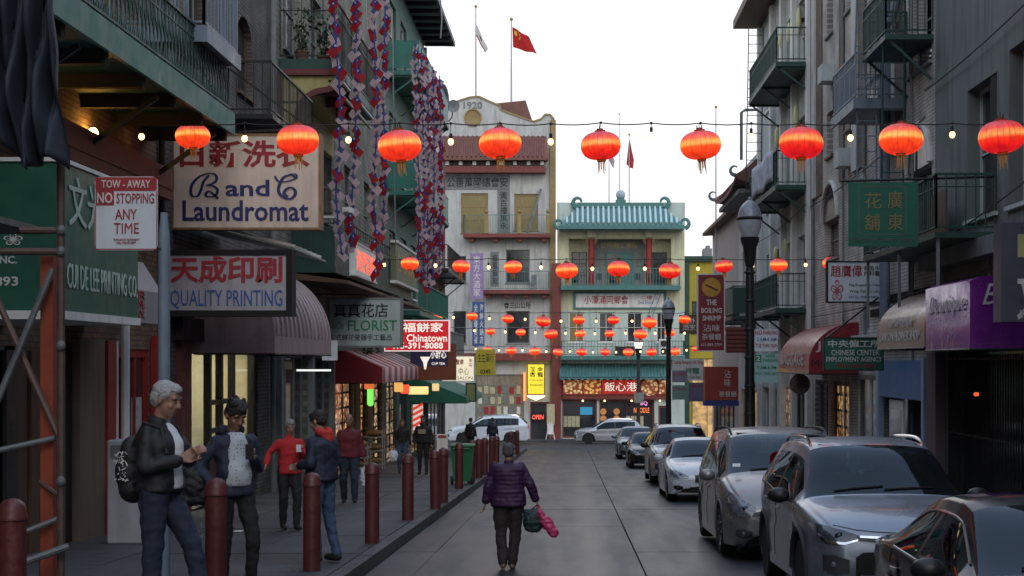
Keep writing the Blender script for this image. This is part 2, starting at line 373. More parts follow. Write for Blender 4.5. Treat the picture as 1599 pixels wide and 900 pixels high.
    L(n2.outputs['Fac'], rr.inputs['Value'])
    # tyres have polished two bands along the street
    sx = N('ShaderNodeSeparateXYZ'); L(g.outputs['Position'], sx.inputs[0]); outr = rr.outputs[0]
    for cx, wdt, amt in ((.25, .30, .22), (-1.1, .28, .10), (1.55, .2, .08)) if wet else ():
        d1 = N('ShaderNodeMath'); d1.operation = 'SUBTRACT'; L(sx.outputs['X'], d1.inputs[0]); d1.inputs[1].default_value = cx
        d2 = N('ShaderNodeMath'); d2.operation = 'ABSOLUTE'; L(d1.outputs[0], d2.inputs[0])
        d3 = N('ShaderNodeMapRange'); d3.interpolation_type = 'SMOOTHSTEP'; d3.inputs['From Min'].default_value = 0; d3.inputs['From Max'].default_value = wdt; d3.inputs['To Min'].default_value = amt; d3.inputs['To Max'].default_value = 0; L(d2.outputs[0], d3.inputs['Value'])
        d4 = N('ShaderNodeMath'); d4.operation = 'MULTIPLY'; L(d3.outputs[0], d4.inputs[0]); L(n2.outputs['Fac'], d4.inputs[1])
        d5 = N('ShaderNodeMath'); d5.operation = 'SUBTRACT'; L(outr, d5.inputs[0]); L(d4.outputs[0], d5.inputs[1]); outr = d5.outputs[0]
    L(outr, b.inputs['Roughness'])
    n3 = N('ShaderNodeTexNoise'); n3.inputs['Scale'].default_value = 45; n3.inputs['Detail'].default_value = 4; L(g.outputs['Position'], n3.inputs['Vector'])
    ad = N('ShaderNodeMath'); ad.operation = 'MULTIPLY_ADD'; L(n1.outputs['Fac'], ad.inputs[0]); ad.inputs[1].default_value = 1.5; L(n3.outputs['Fac'], ad.inputs[2])
    bp = N('ShaderNodeBump'); bp.inputs['Strength'].default_value = .35; bp.inputs['Distance'].default_value = .01; L(ad.outputs[0], bp.inputs['Height']); L(bp.outputs[0], b.inputs['Normal'])
    return m
M['road'] = slab_mat('road_concrete', (.038, .042, .050), .42, True)
M['walk'] = slab_mat('pavement_concrete', (.066, .070, .076), .62)
M['asphalt'] = slab_mat('asphalt', (.05, .05, .055), .6)
M['joint'] = mat('joint_dark', (.02, .02, .02), .9, var=.3)

def rise(y): return .11 * min(max((14.5 - y) / 3.5, 0), 1)      # the near pavement ramps up a little
def sloped(mb, x0, x1, y0, y1, z0, z1):
    a, b = gz(y0), gz(y1)
    if x1 < -2.2 and z1 > .1: a += rise(y0); b += rise(y1)
    return mb.hexa([(x0, y0, a + z0), (x1, y0, a + z0), (x1, y1, b + z0), (x0, y1, b + z0), (x0, y0, a + z1), (x1, y0, a + z1), (x1, y1, b + z1), (x0, y1, b + z1)])
g = MB()
pts = [(-300), -40, 112, 3000]
for i in range(3):
    y0, y1 = pts[i], pts[i + 1]
    g.add([(-2500, y0, gz(y0) - .35), (2500, y0, gz(y0) - .35), (2500, y1, gz(y1) - .35), (-2500, y1, gz(y1) - .35)], [(0, 1, 2, 3)])
part('ground', g, M['asphalt'], kind='structure')
road = part('road', sloped(MB(), -2.25, 4.0, -30, 77.5, -.30, -.03), M['joint'], kind='structure')
ys = [-6, 1.5, 6, 10.5, 14.9, 19.4, 23.9, 28.3, 33, 37.6, 42, 46.6, 51, 55.6, 60, 64.5, 69, 73.2, 77.5]
ys = [y + 0.0 for y in ys]
for i in range(len(ys) - 1):
    for (xa, xb) in ((-2.23, -1.715), (-1.709, .79), (.81, 3.35), (3.37, 3.98)):
        part('concrete_slab', sloped(MB(), xa, xb, ys[i] + .012, ys[i + 1] - .012, -.03, random.uniform(0, .006)), M['road'], road)
cross = part('cross_street', sloped(MB(), -70, 70, 77.51, 101, -.3, 0), M['asphalt'], kind='structure')
def walk(name, xa, xb, y0, y1, nx, kerb_side, step=1.25):
    mb = MB(); cuts = [y0] + [y for y in (11, 14.5) if y0 < y < y1] + [y1]
    for a, b in zip(cuts[:-1], cuts[1:]): sloped(mb, xa + .01, xb - .01, a, b, -.28, .105)
    w_ = part(name, mb, M['joint'], kind='structure')
    n = int((y1 - y0) / step); st = (y1 - y0) / n
    k0, k1 = (xb - .16, xb) if kerb_side > 0 else (xa, xa + .16)
    s0, s1 = (xa, xb - .17) if kerb_side > 0 else (xa + .17, xb)
    for i in range(n):
        for j in range(nx):
            a = s0 + (s1 - s0) * j / nx; b = s0 + (s1 - s0) * (j + 1) / nx
            part('paving_slab', sloped(MB(), a + .006, b - .006, y0 + st * i + .006, y0 + st * (i + 1) - .006, .105, .14 + random.uniform(-.004, .004)), M['walk'], w_)
    nk = int((y1 - y0) / 2.5); sk = (y1 - y0) / nk
    for i in range(nk):
        part('kerbstone', sloped(MB(), k0, k1, y0 + sk * i + .01, y0 + sk * (i + 1) - .01, -.1, .142 + random.uniform(-.003, .003)), M['walk'], w_)
    return w_
walk('pavement_left', -6.3, -2.25, 2, 76.5, 3, 1, 1.3)
walk('pavement_right', 4.0, 7.0, 8, 76.5, 2, -1, 2.0)
far = part('pavement_far', sloped(MB(), -70, 70, 101, 116, -.3, .13), M['walk'], kind='structure')
# far kerb
part('kerbstone', sloped(MB(), -70, 70, 100.8, 100.99, -.1, .135), M['walk'], far)
# gutter drain
gd = MB()
for k in range(8): sloped(gd, -2.2 + .06 * k, -2.17 + .06 * k, 47, 47.8, 0.0, .02)
part('drain_grate', gd, M['black'], road)
# ------------------------------------------------------------------ lantern and bulb strings across the street
def lantern_mat():
    m, t, b = nodes('lantern_silk'); N = t.nodes.new; L = t.links.new
    tc = N('ShaderNodeTexCoord'); sp = N('ShaderNodeSeparateXYZ'); L(tc.outputs['Object'], sp.inputs[0])
    mr = N('ShaderNodeMapRange'); mr.inputs['From Min'].default_value = -.21; mr.inputs['From Max'].default_value = .21; L(sp.outputs['Z'], mr.inputs['Value'])
    cr = N('ShaderNodeValToRGB'); e = cr.color_ramp.elements
    e[0].position = 0; e[0].color = (.55, .012, .008, 1); e[1].position = 1; e[1].color = (.28, .02, .03, 1)
    for p, c in ((.22, (.9, .02, .01, 1)), (.42, (1, .06, .012, 1)), (.54, (1, .42, .10, 1)), (.62, (1, .33, .08, 1)), (.74, (.75, .075, .05, 1)), (.88, (.36, .045, .06, 1))):
        q = e.new(p); q.color = c
    L(mr.outputs[0], cr.inputs['Fac'])
    # ribs and patchy silk
    wv = N('ShaderNodeTexNoise'); wv.inputs['Scale'].default_value = 7; L(tc.outputs['Object'], wv.inputs['Vector'])
    m2 = N('ShaderNodeMapRange'); m2.inputs['From Min'].default_value = .3; m2.inputs['From Max'].default_value = .7; m2.inputs['To Min'].default_value = .95; m2.inputs['To Max'].default_value = 1.7; L(wv.outputs['Fac'], m2.inputs['Value'])
    oi = N('ShaderNodeObjectInfo'); hv = N('ShaderNodeHueSaturation'); L(cr.outputs[0], hv.inputs['Color'])
    hr = N('ShaderNodeMapRange'); hr.inputs['To Min'].default_value = .497; hr.inputs['To Max'].default_value = .507; L(oi.outputs['Random'], hr.inputs['Value']); L(hr.outputs[0], hv.inputs['Hue'])
    an = N('ShaderNodeMath'); an.operation = 'ARCTAN2'; L(sp.outputs['Y'], an.inputs[0]); L(sp.outputs['X'], an.inputs[1])
    a2 = N('ShaderNodeMath'); a2.operation = 'MULTIPLY'; a2.inputs[1].default_value = 24 / 2 / math.pi; L(an.outputs[0], a2.inputs[0])
    a3 = N('ShaderNodeMath'); a3.operation = 'FRACT'; L(a2.outputs[0], a3.inputs[0]); a4 = N('ShaderNodeMath'); a4.operation = 'GREATER_THAN'; a4.inputs[1].default_value = .12; L(a3.outputs[0], a4.inputs[0])
    a5 = N('ShaderNodeMapRange'); a5.inputs['To Min'].default_value = .55; L(a4.outputs[0], a5.inputs['Value'])
    m3 = N('ShaderNodeMath'); m3.operation = 'MULTIPLY'; L(m2.outputs[0], m3.inputs[0]); L(a5.outputs[0], m3.inputs[1])
    br = N('ShaderNodeMapRange'); br.inputs['To Min'].default_value = .85; br.inputs['To Max'].default_value = 1.2; L(oi.outputs['Random'], br.inputs['Value'])
    m4 = N('ShaderNodeMath'); m4.operation = 'MULTIPLY'; L(m3.outputs[0], m4.inputs[0]); L(br.outputs[0], m4.inputs[1])
    L(hv.outputs[0], b.inputs['Emission Color']); L(m4.outputs[0], b.inputs['Emission Strength'])
    b.inputs['Base Color'].default_value = (.45, .02, .015, 1); b.inputs['Roughness'].default_value = .5
    return m
M['silk'] = lantern_mat()
M['lcap'] = mat('lantern_cap', (.25, .06, .05), .5, var=.3)
M['tassel'] = mat('tassel_gold', (.45, .24, .05), .6, var=.3, em=(1, .45, .08), es=.08)
M['bulb'] = glow('warm_bulb', (1, .62, .26), 4.2)
def lantern_proto(n=24, ribs=True):
    e = emp('lantern', (0, 0, 0))
    prof = []
    for k in range(0, 15):
        t = -1.32 + 2.64 * k / 14; prof.append((.30 * math.cos(t) ** .75 + .012, .215 * math.sin(t)))
    m = MB(); c = []
    for r_, z_ in prof:
        for i in range(n * 2):
            a = math.pi * i / n; rr = r_ * (1 - .035 * (1 if i % 4 == 0 else (.4 if i % 2 else 0)))
            c.append((rr * math.cos(a), rr * math.sin(a), z_))
    fs = []
    for k in range(len(prof) - 1):
        for i in range(2 * n): j = (i + 1) % (2 * n); fs.append((k * 2 * n + i, k * 2 * n + j, (k + 1) * 2 * n + j, (k + 1) * 2 * n + i))
    m.add(c, fs); part('shade', m, M['silk'], e, smooth='all')
    part('cap', MB().lathe([(.075, .2), (.085, .215), (.085, .235), (.05, .24), (.05, .262)], n=12), M['lcap'], e)
    hk = MB(); hk.tube([(0, 0, .25), (0, .0, .33)], .006)
    for s in (-1, 1): hk.cyl((s * .035, 0, .25), (s * .035, 0, .3), .008, n=5)
    part('hook', hk, M['wire'], e)
    part('collar', MB().lathe([(.05, -.245), (.07, -.24), (.07, -.215), (.08, -.2)], n=12), M['gold'], e)
    ts = MB()
    for i in range(9):
        a = 2 * math.pi * i / 9; r_ = .048
        ts.cyl((r_ * math.cos(a), r_ * math.sin(a), -.24), (r_ * 1.15 * math.cos(a), r_ * 1.15 * math.sin(a), -.35 - .04 * (i % 3)), .009, .006, n=4)
    part('tassel', ts, M['tassel'], e); return e
def bulb_proto():
    e = emp('light_bulb', (0, 0, 0))
    part('socket', MB().lathe([(.018, -.02), (.022, -.02), (.022, .05), (.01, .06)], n=8), M['wire'], e)
    part('glass_bulb', MB().ell((0, 0, -.06), (.043, .043, .05), 10, 8), M['bulb'], e, smooth=True)
    return e
LP0 = lantern_proto(); BP0 = bulb_proto(); used = {'l': False, 'b': False}
def put(kind, loc, s, label, group):
    src = LP0 if kind == 'l' else BP0
    if not used[kind]: o = src; used[kind] = True
    else: o = copy_tree(src)
    o.location = loc; o.scale = (s, s, s); o.rotation_euler.z = random.uniform(0, 3)
    if kind == 'l': o.rotation_euler.x = random.uniform(-.09, .09); o.rotation_euler.y = random.uniform(-.10, .10)
    tag(o, label, 'lantern' if kind == 'l' else 'light bulb', group)
ordn = ['first', 'second', 'third', 'fourth', 'fifth', 'sixth', 'seventh', 'eighth', 'ninth', 'tenth', 'eleventh', 'twelfth', 'thirteenth']
rows = [
 ('nearest and largest', 21.8, 192, [(301, 213, 52), (465, 219, 64), (624, 228, 66), (781, 224, 64), (938, 228, 61), (1094, 227, 62), (1251, 224, 67), (1407, 218, 66), (1564, 214, 70)],
   [(221, 211), (382, 214), (544, 216), (704, 219), (860, 219), (1017, 209), (1173, 211), (1328, 213), (1487, 208)]),
 ('second', 42, 404, [(640, 412, 27), (720, 416, 27), (801, 417, 27), (885, 423, 34), (966, 420, 33), (1046, 423, 33), (1130, 416, 27), (1216, 414, 27), (1298, 411, 27)],
   [(600, 411), (680, 412), (763, 415), (845, 415), (925, 417), (1007, 417), (1090, 417), (1175, 413), (1258, 411)]),
 ('third', 64, 488, [(682, 497, 17), (737, 494, 17), (793, 498, 18), (848, 502, 23), (904, 500, 18), (958, 500, 18), (1014, 504, 23), (1069, 499, 18), (1124, 497, 18)],
   [(708, 494), (764, 496), (820, 497), (876, 500), (931, 500), (987, 500), (1097, 499), (1151, 497)]),
 ('fourth', 77, 512, [(766, 518, 14), (813, 519, 15), (860, 522, 21), (906, 521, 16), (952, 521, 15), (1000, 522, 21), (1046, 520, 16), (1138, 515, 12)],
   [(741, 515), (789, 517), (836, 518), (883, 519), (929, 520), (977, 519), (1023, 519), (1069, 519)]),
 ('farthest', 97, 541, [(761, 546, 13), (798, 548, 16), (835, 549, 17), (871, 550, 15), (908, 550, 16), (945, 550, 15), (981, 550, 16), (1017, 550, 16), (1054, 549, 16), (1086, 545, 11)],
   [(743, 544), (779, 546), (816, 546), (853, 548), (890, 548), (926, 549), (962, 549), (1000, 548), (1035, 548), (1072, 546)]),
]
for ri, (rn, d, ys_, ls, bs) in enumerate(rows):
    grp = 'red lanterns on the %s string' % rn; gb = 'bulbs on the %s string' % rn
    for i, (x, y, wd) in enumerate(ls):
        s = wd / FPX * d / .60
        side = 'above the road' if 800 < x < 1100 else ('over the left pavement' if x <= 800 else 'over the right pavement')
        put('l', P(x, y, d), s, 'glowing red lantern, %s from the left on the %s string of lanterns' % (ordn[i], rn), grp)
    for i, (x, y) in enumerate(bs):
        put('b', P(x, y - (4 if ri == 0 else 1), d), 1.0 + .12 * ri, 'warm white bulb, %s from the left on the %s string of lanterns' % (ordn[i], rn), gb)
    # the cable: sags between hangers
    mb = MB(); allx = sorted([(l[0], l[1], 'l', l[2] / FPX * d / .60) for l in ls] + [(b[0], b[1], 'b', 1 + .12 * ri) for b in bs])
    xl, xr = 893 - 6.3 / d * FPX, 893 + 7.0 / d * FPX
    hang = [P(xl, ys_ + (-2), d)] + [P(x, ys_ + (x % 7) * .25 * (22 / d), d) for x, y, k, s in allx] + [P(xr, ys_ - 3, d)]
    pts_ = []
    for a, b in zip(hang[:-1], hang[1:]):
        for k in range(4):
            t = k / 4; p = a.lerp(b, t); p.z -= .05 * 4 * t * (1 - t) * (b - a).length / 1.5; pts_.append(p)
    pts_.append(hang[-1]); mb.tube(pts_, .009 + .004 * ri * .4, 5)
    for (x, y, k, s), h in zip(allx, hang[1:-1]):
        q = P(x, y, d); q.z += .30 * s if k == 'l' else .05 * s
        if h.z > q.z: mb.cyl(h, q, .006, n=4)
        mb.ell(h, .022, 6, 4)
    top('string_cable', mb, M['wire'], 'thin black cable holding the %s string of lanterns and bulbs' % rn, 'cable')
# ------------------------------------------------------------------ facade kit
def facade(name, F, u0, u1, v0, v1, holes, m, parent, n=0.0, rev=.22, depth=6.0, roof=True, label=None):
    us = sorted({u0, u1, *[h[0] for h in holes], *[h[1] for h in holes]}); vs = sorted({v0, v1, *[h[2] for h in holes], *[h[3] for h in holes]})
    us = [u for u in us if u0 <= u <= u1]; vs = [v for v in vs if v0 <= v <= v1]; mb = MB()
    for a, b in zip(us[:-1], us[1:]):
        for c, d in zip(vs[:-1], vs[1:]):
            mu, mv = (a + b) / 2, (c + d) / 2
            if any(h[0] < mu < h[1] and h[2] < mv < h[3] for h in holes): continue
            mb.add([F.p(a, c, n), F.p(b, c, n), F.p(b, d, n), F.p(a, d, n)], [(0, 1, 2, 3)])
    for h in holes:
        a, b, c, d = max(h[0], u0), min(h[1], u1), max(h[2], v0), min(h[3], v1)
        for p, q in (((a, c), (b, c)), ((b, c), (b, d)), ((b, d), (a, d)), ((a, d), (a, c))):
            mb.add([F.p(p[0], p[1], n), F.p(q[0], q[1], n), F.p(q[0], q[1], n - rev), F.p(p[0], p[1], n - rev)], [(0, 1, 2, 3)])
    if depth: mb.fbox(F, u0, u1, v0, v1, n - depth, n - rev - .02); 
    for (p, q) in (((u0, v0), (u0, v1)), ((u1, v0), (u1, v1)), ((u0, v1), (u1, v1))):
        mb.add([F.p(p[0], p[1], n), F.p(q[0], q[1], n), F.p(q[0], q[1], n - rev - .02), F.p(p[0], p[1], n - rev - .02)], [(0, 1, 2, 3)])
    return part(name, mb, m, parent, label=label, recalc=False)
WR = random.Random(5)
M['curtain'] = mat('curtained_glass', (.13, .125, .11), .12, var=.6, vs=3, spec=.7)
M['blind'] = mat('blind_glass', (.075, .085, .09), .12, var=.5, vs=6, spec=.7)
def window(parent, F, a, b, c, d, fr=None, gl=None, nx=2, ny=2, rec=.14, fw=.06, sill=True, bw=.035, name='window', n=0, arch=False):
    fr = fr or M['white']; gl = gl or M[WR.choice(['glass', 'glass', 'glass', 'curtain', 'blind'])]; m = MB(); r = n - rec
    m.fbox(F, a, b, c, c + fw, r - .05, r + .03).fbox(F, a, b, d - fw, d, r - .05, r + .03).fbox(F, a, a + fw, c + fw, d - fw, r - .05, r + .028).fbox(F, b - fw, b, c + fw, d - fw, r - .05, r + .028)
    for i in range(1, nx): u = a + (b - a) * i / nx; m.fbox(F, u - bw / 2, u + bw / 2, c + fw, d - fw, r - .03, r + .02)
    for j in range(1, ny): v = c + (d - c) * j / ny; m.fbox(F, a + fw, b - fw, v - bw / 2, v + bw / 2, r - .03, r + .024)
    w_ = part(name, m, fr, parent)
    for i in range(nx):
        g0 = a + fw + (b - a - 2 * fw) * i / nx; g1 = a + fw + (b - a - 2 * fw) * (i + 1) / nx
        part('pane', MB().fbox(F, g0, g1, c + fw, d - fw, r - .025, r - .012), gl, w_)
    if sill: part('sill', MB().fbox(F, a - .06, b + .06, c - .07, c - .002, n - rec, n + .07), fr, w_)
    return w_
def railing(parent, F, u0, u1, n0, n1, v, h, m, gap=.13, ends=(True, True), mid=False, panel=None, r=.011, ornate=False):
    """railing along the outer edge n1 and returning to the wall at both ends"""
    mb = MB(); runs = [((u0, n1), (u1, n1))]
    if ends[0]: runs.append(((u0, n0), (u0, n1)))
    if ends[1]: runs.append(((u1, n0), (u1, n1)))
    tp = MB()
    for (ua, na), (ub, nb) in runs:
        L_ = math.hypot(ub - ua, nb - na)
        tp.bar(F.p(ua, v + h, na), F.p(ub, v + h, nb), .045, .04)
        tp.bar(F.p(ua, v + .08, na), F.p(ub, v + .08, nb), .03, .03)
        if mid: tp.bar(F.p(ua, v + h * .78, na), F.p(ub, v + h * .78, nb), .02, .02)
        k = max(2, int(L_ / gap))
        for i in range(k + 1):
            t = i / k; p = F.p(ua + (ub - ua) * t, v + .05, na + (nb - na) * t); q = F.p(ua + (ub - ua) * t, v + h, na + (nb - na) * t)
            if panel is None or i % 6 == 0: mb.cyl(p, q, r if i % 6 else r * 1.6, n=4)
            if ornate and i < k:
                dv = F.p(ua + (ub - ua) * (t + .5 / k), 0, na + (nb - na) * (t + .5 / k))
                pts = []
                for s in range(9):
                    ang = s / 8 * 2 * math.pi; w_ = math.sin(ang) * gap * .42
                    pts.append(F.p(ua + (ub - ua) * (t + .5 / k) + (ub - ua) / L_ * w_, v + .1 + (h - .15) * s / 8, na + (nb - na) * (t + .5 / k) + (nb - na) / L_ * w_))
                mb.tube(pts, .012, 4)
        if panel: part('rail_panel', MB().bar(F.p(ua, v + .09 + (h - .12) / 2, na), F.p(ub, v + .09 + (h - .12) / 2, nb), .02, h - .15), panel, parent)
    rl = part('top_rail', tp, m, parent); part('balusters', mb, m, parent, kind='stuff')
def balcony(parent, F, u0, u1, n1, v, th, h, m, slabm=None, brackets=3, **kw):
    b = part('balcony', MB().fbox(F, u0, u1, v, v + th, 0.0, n1), slabm or m, parent)
    railing(b, F, u0 + .03, u1 - .03, .03, n1 - .04, v + th, h, m, **kw)
    for i in range(brackets):
        u = u0 + .1 + (u1 - u0 - .2) * i / max(1, brackets - 1)
        part('bracket', MB().bar(F.p(u, v - .02, n1 - .1), F.p(u, v - .75, .02), .05, .05).bar(F.p(u, v - .03, 0.02), F.p(u, v - .03, n1 - .03), .05, .055), m, b)
    return b
def ladder(parent, p0, p1, w, m, side=(1, 0, 0), step=.3, r=.018, name='ladder'):
    mb = MB(); p0 = Vector(p0); p1 = Vector(p1); s = Vector(side).normalized() * w / 2
    mb.cyl(p0 - s, p1 - s, r, n=5); mb.cyl(p0 + s, p1 + s, r, n=5); k = int((p1 - p0).length / step)
    for i in range(1, k): q = p0.lerp(p1, i / k); mb.cyl(q - s, q + s, r * .8, n=4)
    return part(name, mb, m, parent)

# ------------------------------------------------------------------ the buildings across the end of the street
E5 = 105.0
def ex(x): return (x - 893) * E5 / FPX
def ez(y): return 1.72 + (565 - y) * E5 / FPX
FE5 = FE(E5)
M['ewhite'] = mat('aged_white_stucco', (.50, .52, .50), .8, var=.15, vs=1.2, dirt=.45, bump=.2)
M['egreenwhite'] = mat('pale_green_stucco', (.50, .60, .55), .8, var=.12, vs=1, dirt=.4)
M['ecream'] = mat('pale_cream_stucco', (.62, .62, .42), .8, var=.1, vs=1, dirt=.35)
M['eteal'] = mat('sea_green_tile', (.10, .22, .23), .5, var=.3, vs=2)
M['etile'] = mat('red_clay_tile', (.17, .075, .06), .7, var=.35, vs=3)
M['tealtrim'] = mat('teal_trim', (.06, .19, .18), .5, var=.2, dirt=.3)
M['greystone'] = mat('grey_stone', (.20, .22, .22), .8, var=.25, dirt=.3)
M['goldtrim'] = mat('gold_trim', (.28, .20, .08), .55, var=.3)
M['litwin'] = glow('warm_window', (1, .62, .25), .35, .9, 2.5)
M['yellowglass'] = glow('yellow_curtained_glass', (.45, .36, .13), .03, .5, 1.2)
e1 = emp('association_building', (ex(780), E5 + 3, -3.7), 'old white stucco building dated 1920 with red tile awning roof and gold doors', 'building')
H = lambda x0, y0, x1, y1: (ex(x0), ex(x1), ez(y1), ez(y0))
holes1 = [H(720, 302, 762, 364), H(803, 303, 840, 360), H(790, 390, 827, 442), H(791, 486, 827, 537), H(742, 585, 818, 690), H(828, 628, 858, 690), H(708, 486, 728, 537), H(705, 400, 728, 442)]
facade('wall', FE5, ex(650), ex(862), -4.2, ez(213), holes1, M['ewhite'], e1, depth=7)
par = [(650, 213), (650, 190), (690, 172), (701, 168), (715, 159), (734, 153), (748, 152), (761, 158), (780, 166), (783, 173), (799, 179), (833, 191), (845, 187), (851, 180), (859, 180), (865, 187), (867, 213)]
part('parapet', MB().prism(FE5, [(ex(x), ez(y)) for x, y in par], -.4, -.002), M['ewhite'], e1)
cop = MB()
for (xa, ya), (xb, yb) in zip(par[1:-2], par[2:-1]):
    cop.bar(FE5.p(ex(xa), ez(ya) + .04, -.18), FE5.p(ex(xb), ez(yb) + .04, -.18), .5, .12)
part('coping', cop, M['goldtrim'], e1)
part('hip_roof', MB().add([FE5.p(ex(x), ez(y), n) for x, y, n in ((700, 168, -1), (820, 153, -1), (833, 192, -1), (700, 192, -1), (700, 153, -4), (815, 153, -4), (833, 192, -7), (700, 192, -7))], [(0, 1, 2, 3), (4, 5, 1, 0), (1, 5, 6, 2), (7, 6, 5, 4), (3, 2, 6, 7), (0, 3, 7, 4)]), M['etile'], e1)
rd = MB().lathe([(0.02, 0), (.32, .02), (.50, .05), (.52, .12), (.60, .12), (.60, 0)], n=20, axis='y')
rd.v = [(v[0] + ex(738.5), E5 - v[1] - .0, v[2] + ez(184)) for v in rd.v]; part('medallion', rd, M['goldtrim'], e1, smooth=True)
text('1920', FE5, (ex(724), ez(170), ex(753), ez(159)), .01, M['greystone'], e1, bold=.01, th=.04)
# tiled pent roof with ribs
rt = MB().add([FE5.p(ex(690), ez(250), 1.3), FE5.p(ex(857), ez(250), 1.3), FE5.p(ex(853), ez(213), .0), FE5.p(ex(690), ez(213), 0), FE5.p(ex(690), ez(254), 1.3), FE5.p(ex(857), ez(254), 1.3), FE5.p(ex(853), ez(254), 0), FE5.p(ex(690), ez(254), 0)], [(0, 1, 2, 3), (4, 5, 1, 0), (5, 6, 2, 1), (7, 6, 5, 4), (4, 0, 3, 7)])
pr = part('pent_roof', rt, M['etile'], e1)
for i in range(22):
    x = 694 + i * 7.3
    part('roof_rib', MB().cyl(FE5.p(ex(x), ez(250) + .05, 1.32), FE5.p(ex(x), ez(214) + .05, .05), .065, n=6), M['etile'], pr)
for i in range(8): x = 700 + i * 21; part('rafter_tail', MB().fbox(FE5, ex(x) - .12, ex(x) + .12, ez(261), ez(255), .0, 1.0), M['ewhite'], e1)
part('soffit_beam', MB().fbox(FE5, ex(690), ex(852), ez(272), ez(262), 0, .9), M['redtrim'], e1)
part('text_band', MB().fbox(FE5, ex(692), ex(796), ez(296), ez(274), 0, .06), M['greystone'], e1)
text('公善萬國總會安', FE5, (ex(698), ez(293), ex(793), ez(277)), .065, M['lblack'], e1, bold=.01)
part('text_column', MB().fbox(FE5, ex(777), ex(796), ez(366), ez(296.2), 0, .06), M['greystone'], e1)
text('\n'.join('黃百禮東永'), FE5, (ex(781), ez(358), ex(792), ez(300)), .065, M['lblack'], e1, bold=.01)
part('text_column', MB().fbox(FE5, ex(766), ex(779), ez(447), ez(394), 0, .06), M['greystone'], e1)
text('\n'.join('振風貴友'), FE5, (ex(768.5), ez(444), ex(777), ez(398)), .065, M['lblack'], e1, bold=.01)
text('會三山公所', FE5, (ex(787), ez(482), ex(829), ez(472)), .01, M['lblack'], e1, bold=.015)
for hh, kk in zip(holes1, ('g', 'g', 'w', 'w', 's', 'd', 'w', 'w')):
    if kk == 'g': window(e1, FE5, *hh, fr=M['goldtrim'], gl=M['yellowglass'], nx=3, ny=3, fw=.12, bw=.09)
    elif kk == 'w': window(e1, FE5, *hh, fr=M['greystone'], gl=M['shopglass'], nx=1, ny=2, fw=.07)
    elif kk == 's': window(e1, FE5, *hh, fr=M['greystone'], gl=mat('pale_lattice_glass', (.22, .20, .15), .3, var=.5, vs=2, em=(1, .8, .5), es=.05), nx=8, ny=6, fw=.1, bw=.05, name='shop_window', sill=False)
    else: window(e1, FE5, *hh, fr=M['redtrim'], gl=M['shopglass'], nx=1, ny=1, fw=.1, name='door', sill=False)
for yb, xl in ((373, 725), (460, 752)):
    b = part('balcony', MB().fbox(FE5, ex(xl), ex(859), ez(yb), ez(yb - 6), .002, 1.2), M['redtrim'], e1)
    railing(b, FE5, ex(xl) + .05, ex(857), .05, 1.12, ez(yb - 6), 1.25, M['tealtrim'], gap=.16)
    for i in range(4): u = ex(xl + 12) + (ex(850) - ex(xl + 12)) * i / 3; part('corbel', MB().fbox(FE5, u - .16, u + .16, ez(yb + 6), ez(yb) - .002, 0, .9), M['redtrim'], b)
for x in (761, 812, 856):
    part('balcony_post', MB().fbox(FE5, ex(x) - .13, ex(x) + .13, ez(367) , ez(338), 1.0, 1.25).ell(FE5.p(ex(x), ez(333), 1.12), .14, 8, 6), M['goldtrim'], e1)
part('corner_pilaster', MB().fbox(FE5, ex(859), ex(868), -4.2, ez(188), .0, .25), M['goldtrim'], e1)
part('red_pier', MB().fbox(FE5, ex(862), ex(876), -4.2, ez(412), .26, .6), M['redtrim'], e1)
part('cornice', MB().fbox(FE5, ex(700), ex(861), ez(563), ez(552), 0, .8), M['redtrim'], e1)
lean = MB().bar(FE5.p(ex(824), ez(366), .9), FE5.p(ex(845), ez(296), .3), .12, .12)
part('leaning_strut', lean, M['greystone'], e1)
chair = MB().fbox(FE5, ex(830), ex(838), ez(446), ez(444), .5, .95)
for a in (830, 837.4):
    for b_ in (.5, .93): chair.fbox(FE5, ex(a), ex(a) + .03, ez(453), ez(444), b_, b_ + .03)
chair.fbox(FE5, ex(830), ex(838), ez(443.9), ez(430), .5, .53)
top('balcony_chair', chair, M['greystone'], 'small grey chair standing on the lower balcony of the dated building', 'chair')

e2 = emp('pagoda_building', (ex(970), E5 + 3, -3.7), 'pale building with sea green tiled pagoda roof and red balcony columns', 'building')
holes2 = [H(888, 372, 1048, 447), H(888, 488, 912, 535), H(935, 488, 958, 535), H(979, 488, 1003, 535), H(1025, 488, 1040, 535), H(878, 624, 932, 684), H(936, 624, 1022, 684), H(1028, 634, 1046, 690)]
facade('wall', FE5, ex(876), ex(1069), -4.2, ez(485), holes2[1:], M['egreenwhite'], e2, depth=7)
facade('upper_wall', FE5, ex(870), ex(1069), ez(485), ez(317), [holes2[0]], M['ecream'], e2, rev=1.6, depth=7)
part('parapet', MB().fbox(FE5, ex(869.6), ex(1069.6), ez(358), ez(316.5), -.3, .05), M['egreenwhite'], e2)
rf = MB().add([FE5.p(ex(903), ez(323), .25), FE5.p(ex(1035), ez(323), .25), FE5.p(ex(1066), ez(356), 1.6), FE5.p(ex(873), ez(356), 1.6), FE5.p(ex(873), ez(361), 1.6), FE5.p(ex(1066), ez(361), 1.6), FE5.p(ex(1066), ez(361), .06), FE5.p(ex(873), ez(361), .06), FE5.p(ex(903), ez(323), .06), FE5.p(ex(1035), ez(323), .06)],
  [(0, 1, 2, 3), (3, 2, 5, 4), (4, 5, 6, 7), (0, 3, 4, 7, 8), (1, 9, 6, 5, 2), (8, 9, 1, 0)])
roof = part('roof', rf, M['eteal'], e2)
M['ribpale'] = mat('pale_tile_rib', (.42, .60, .62), .5, var=.15)
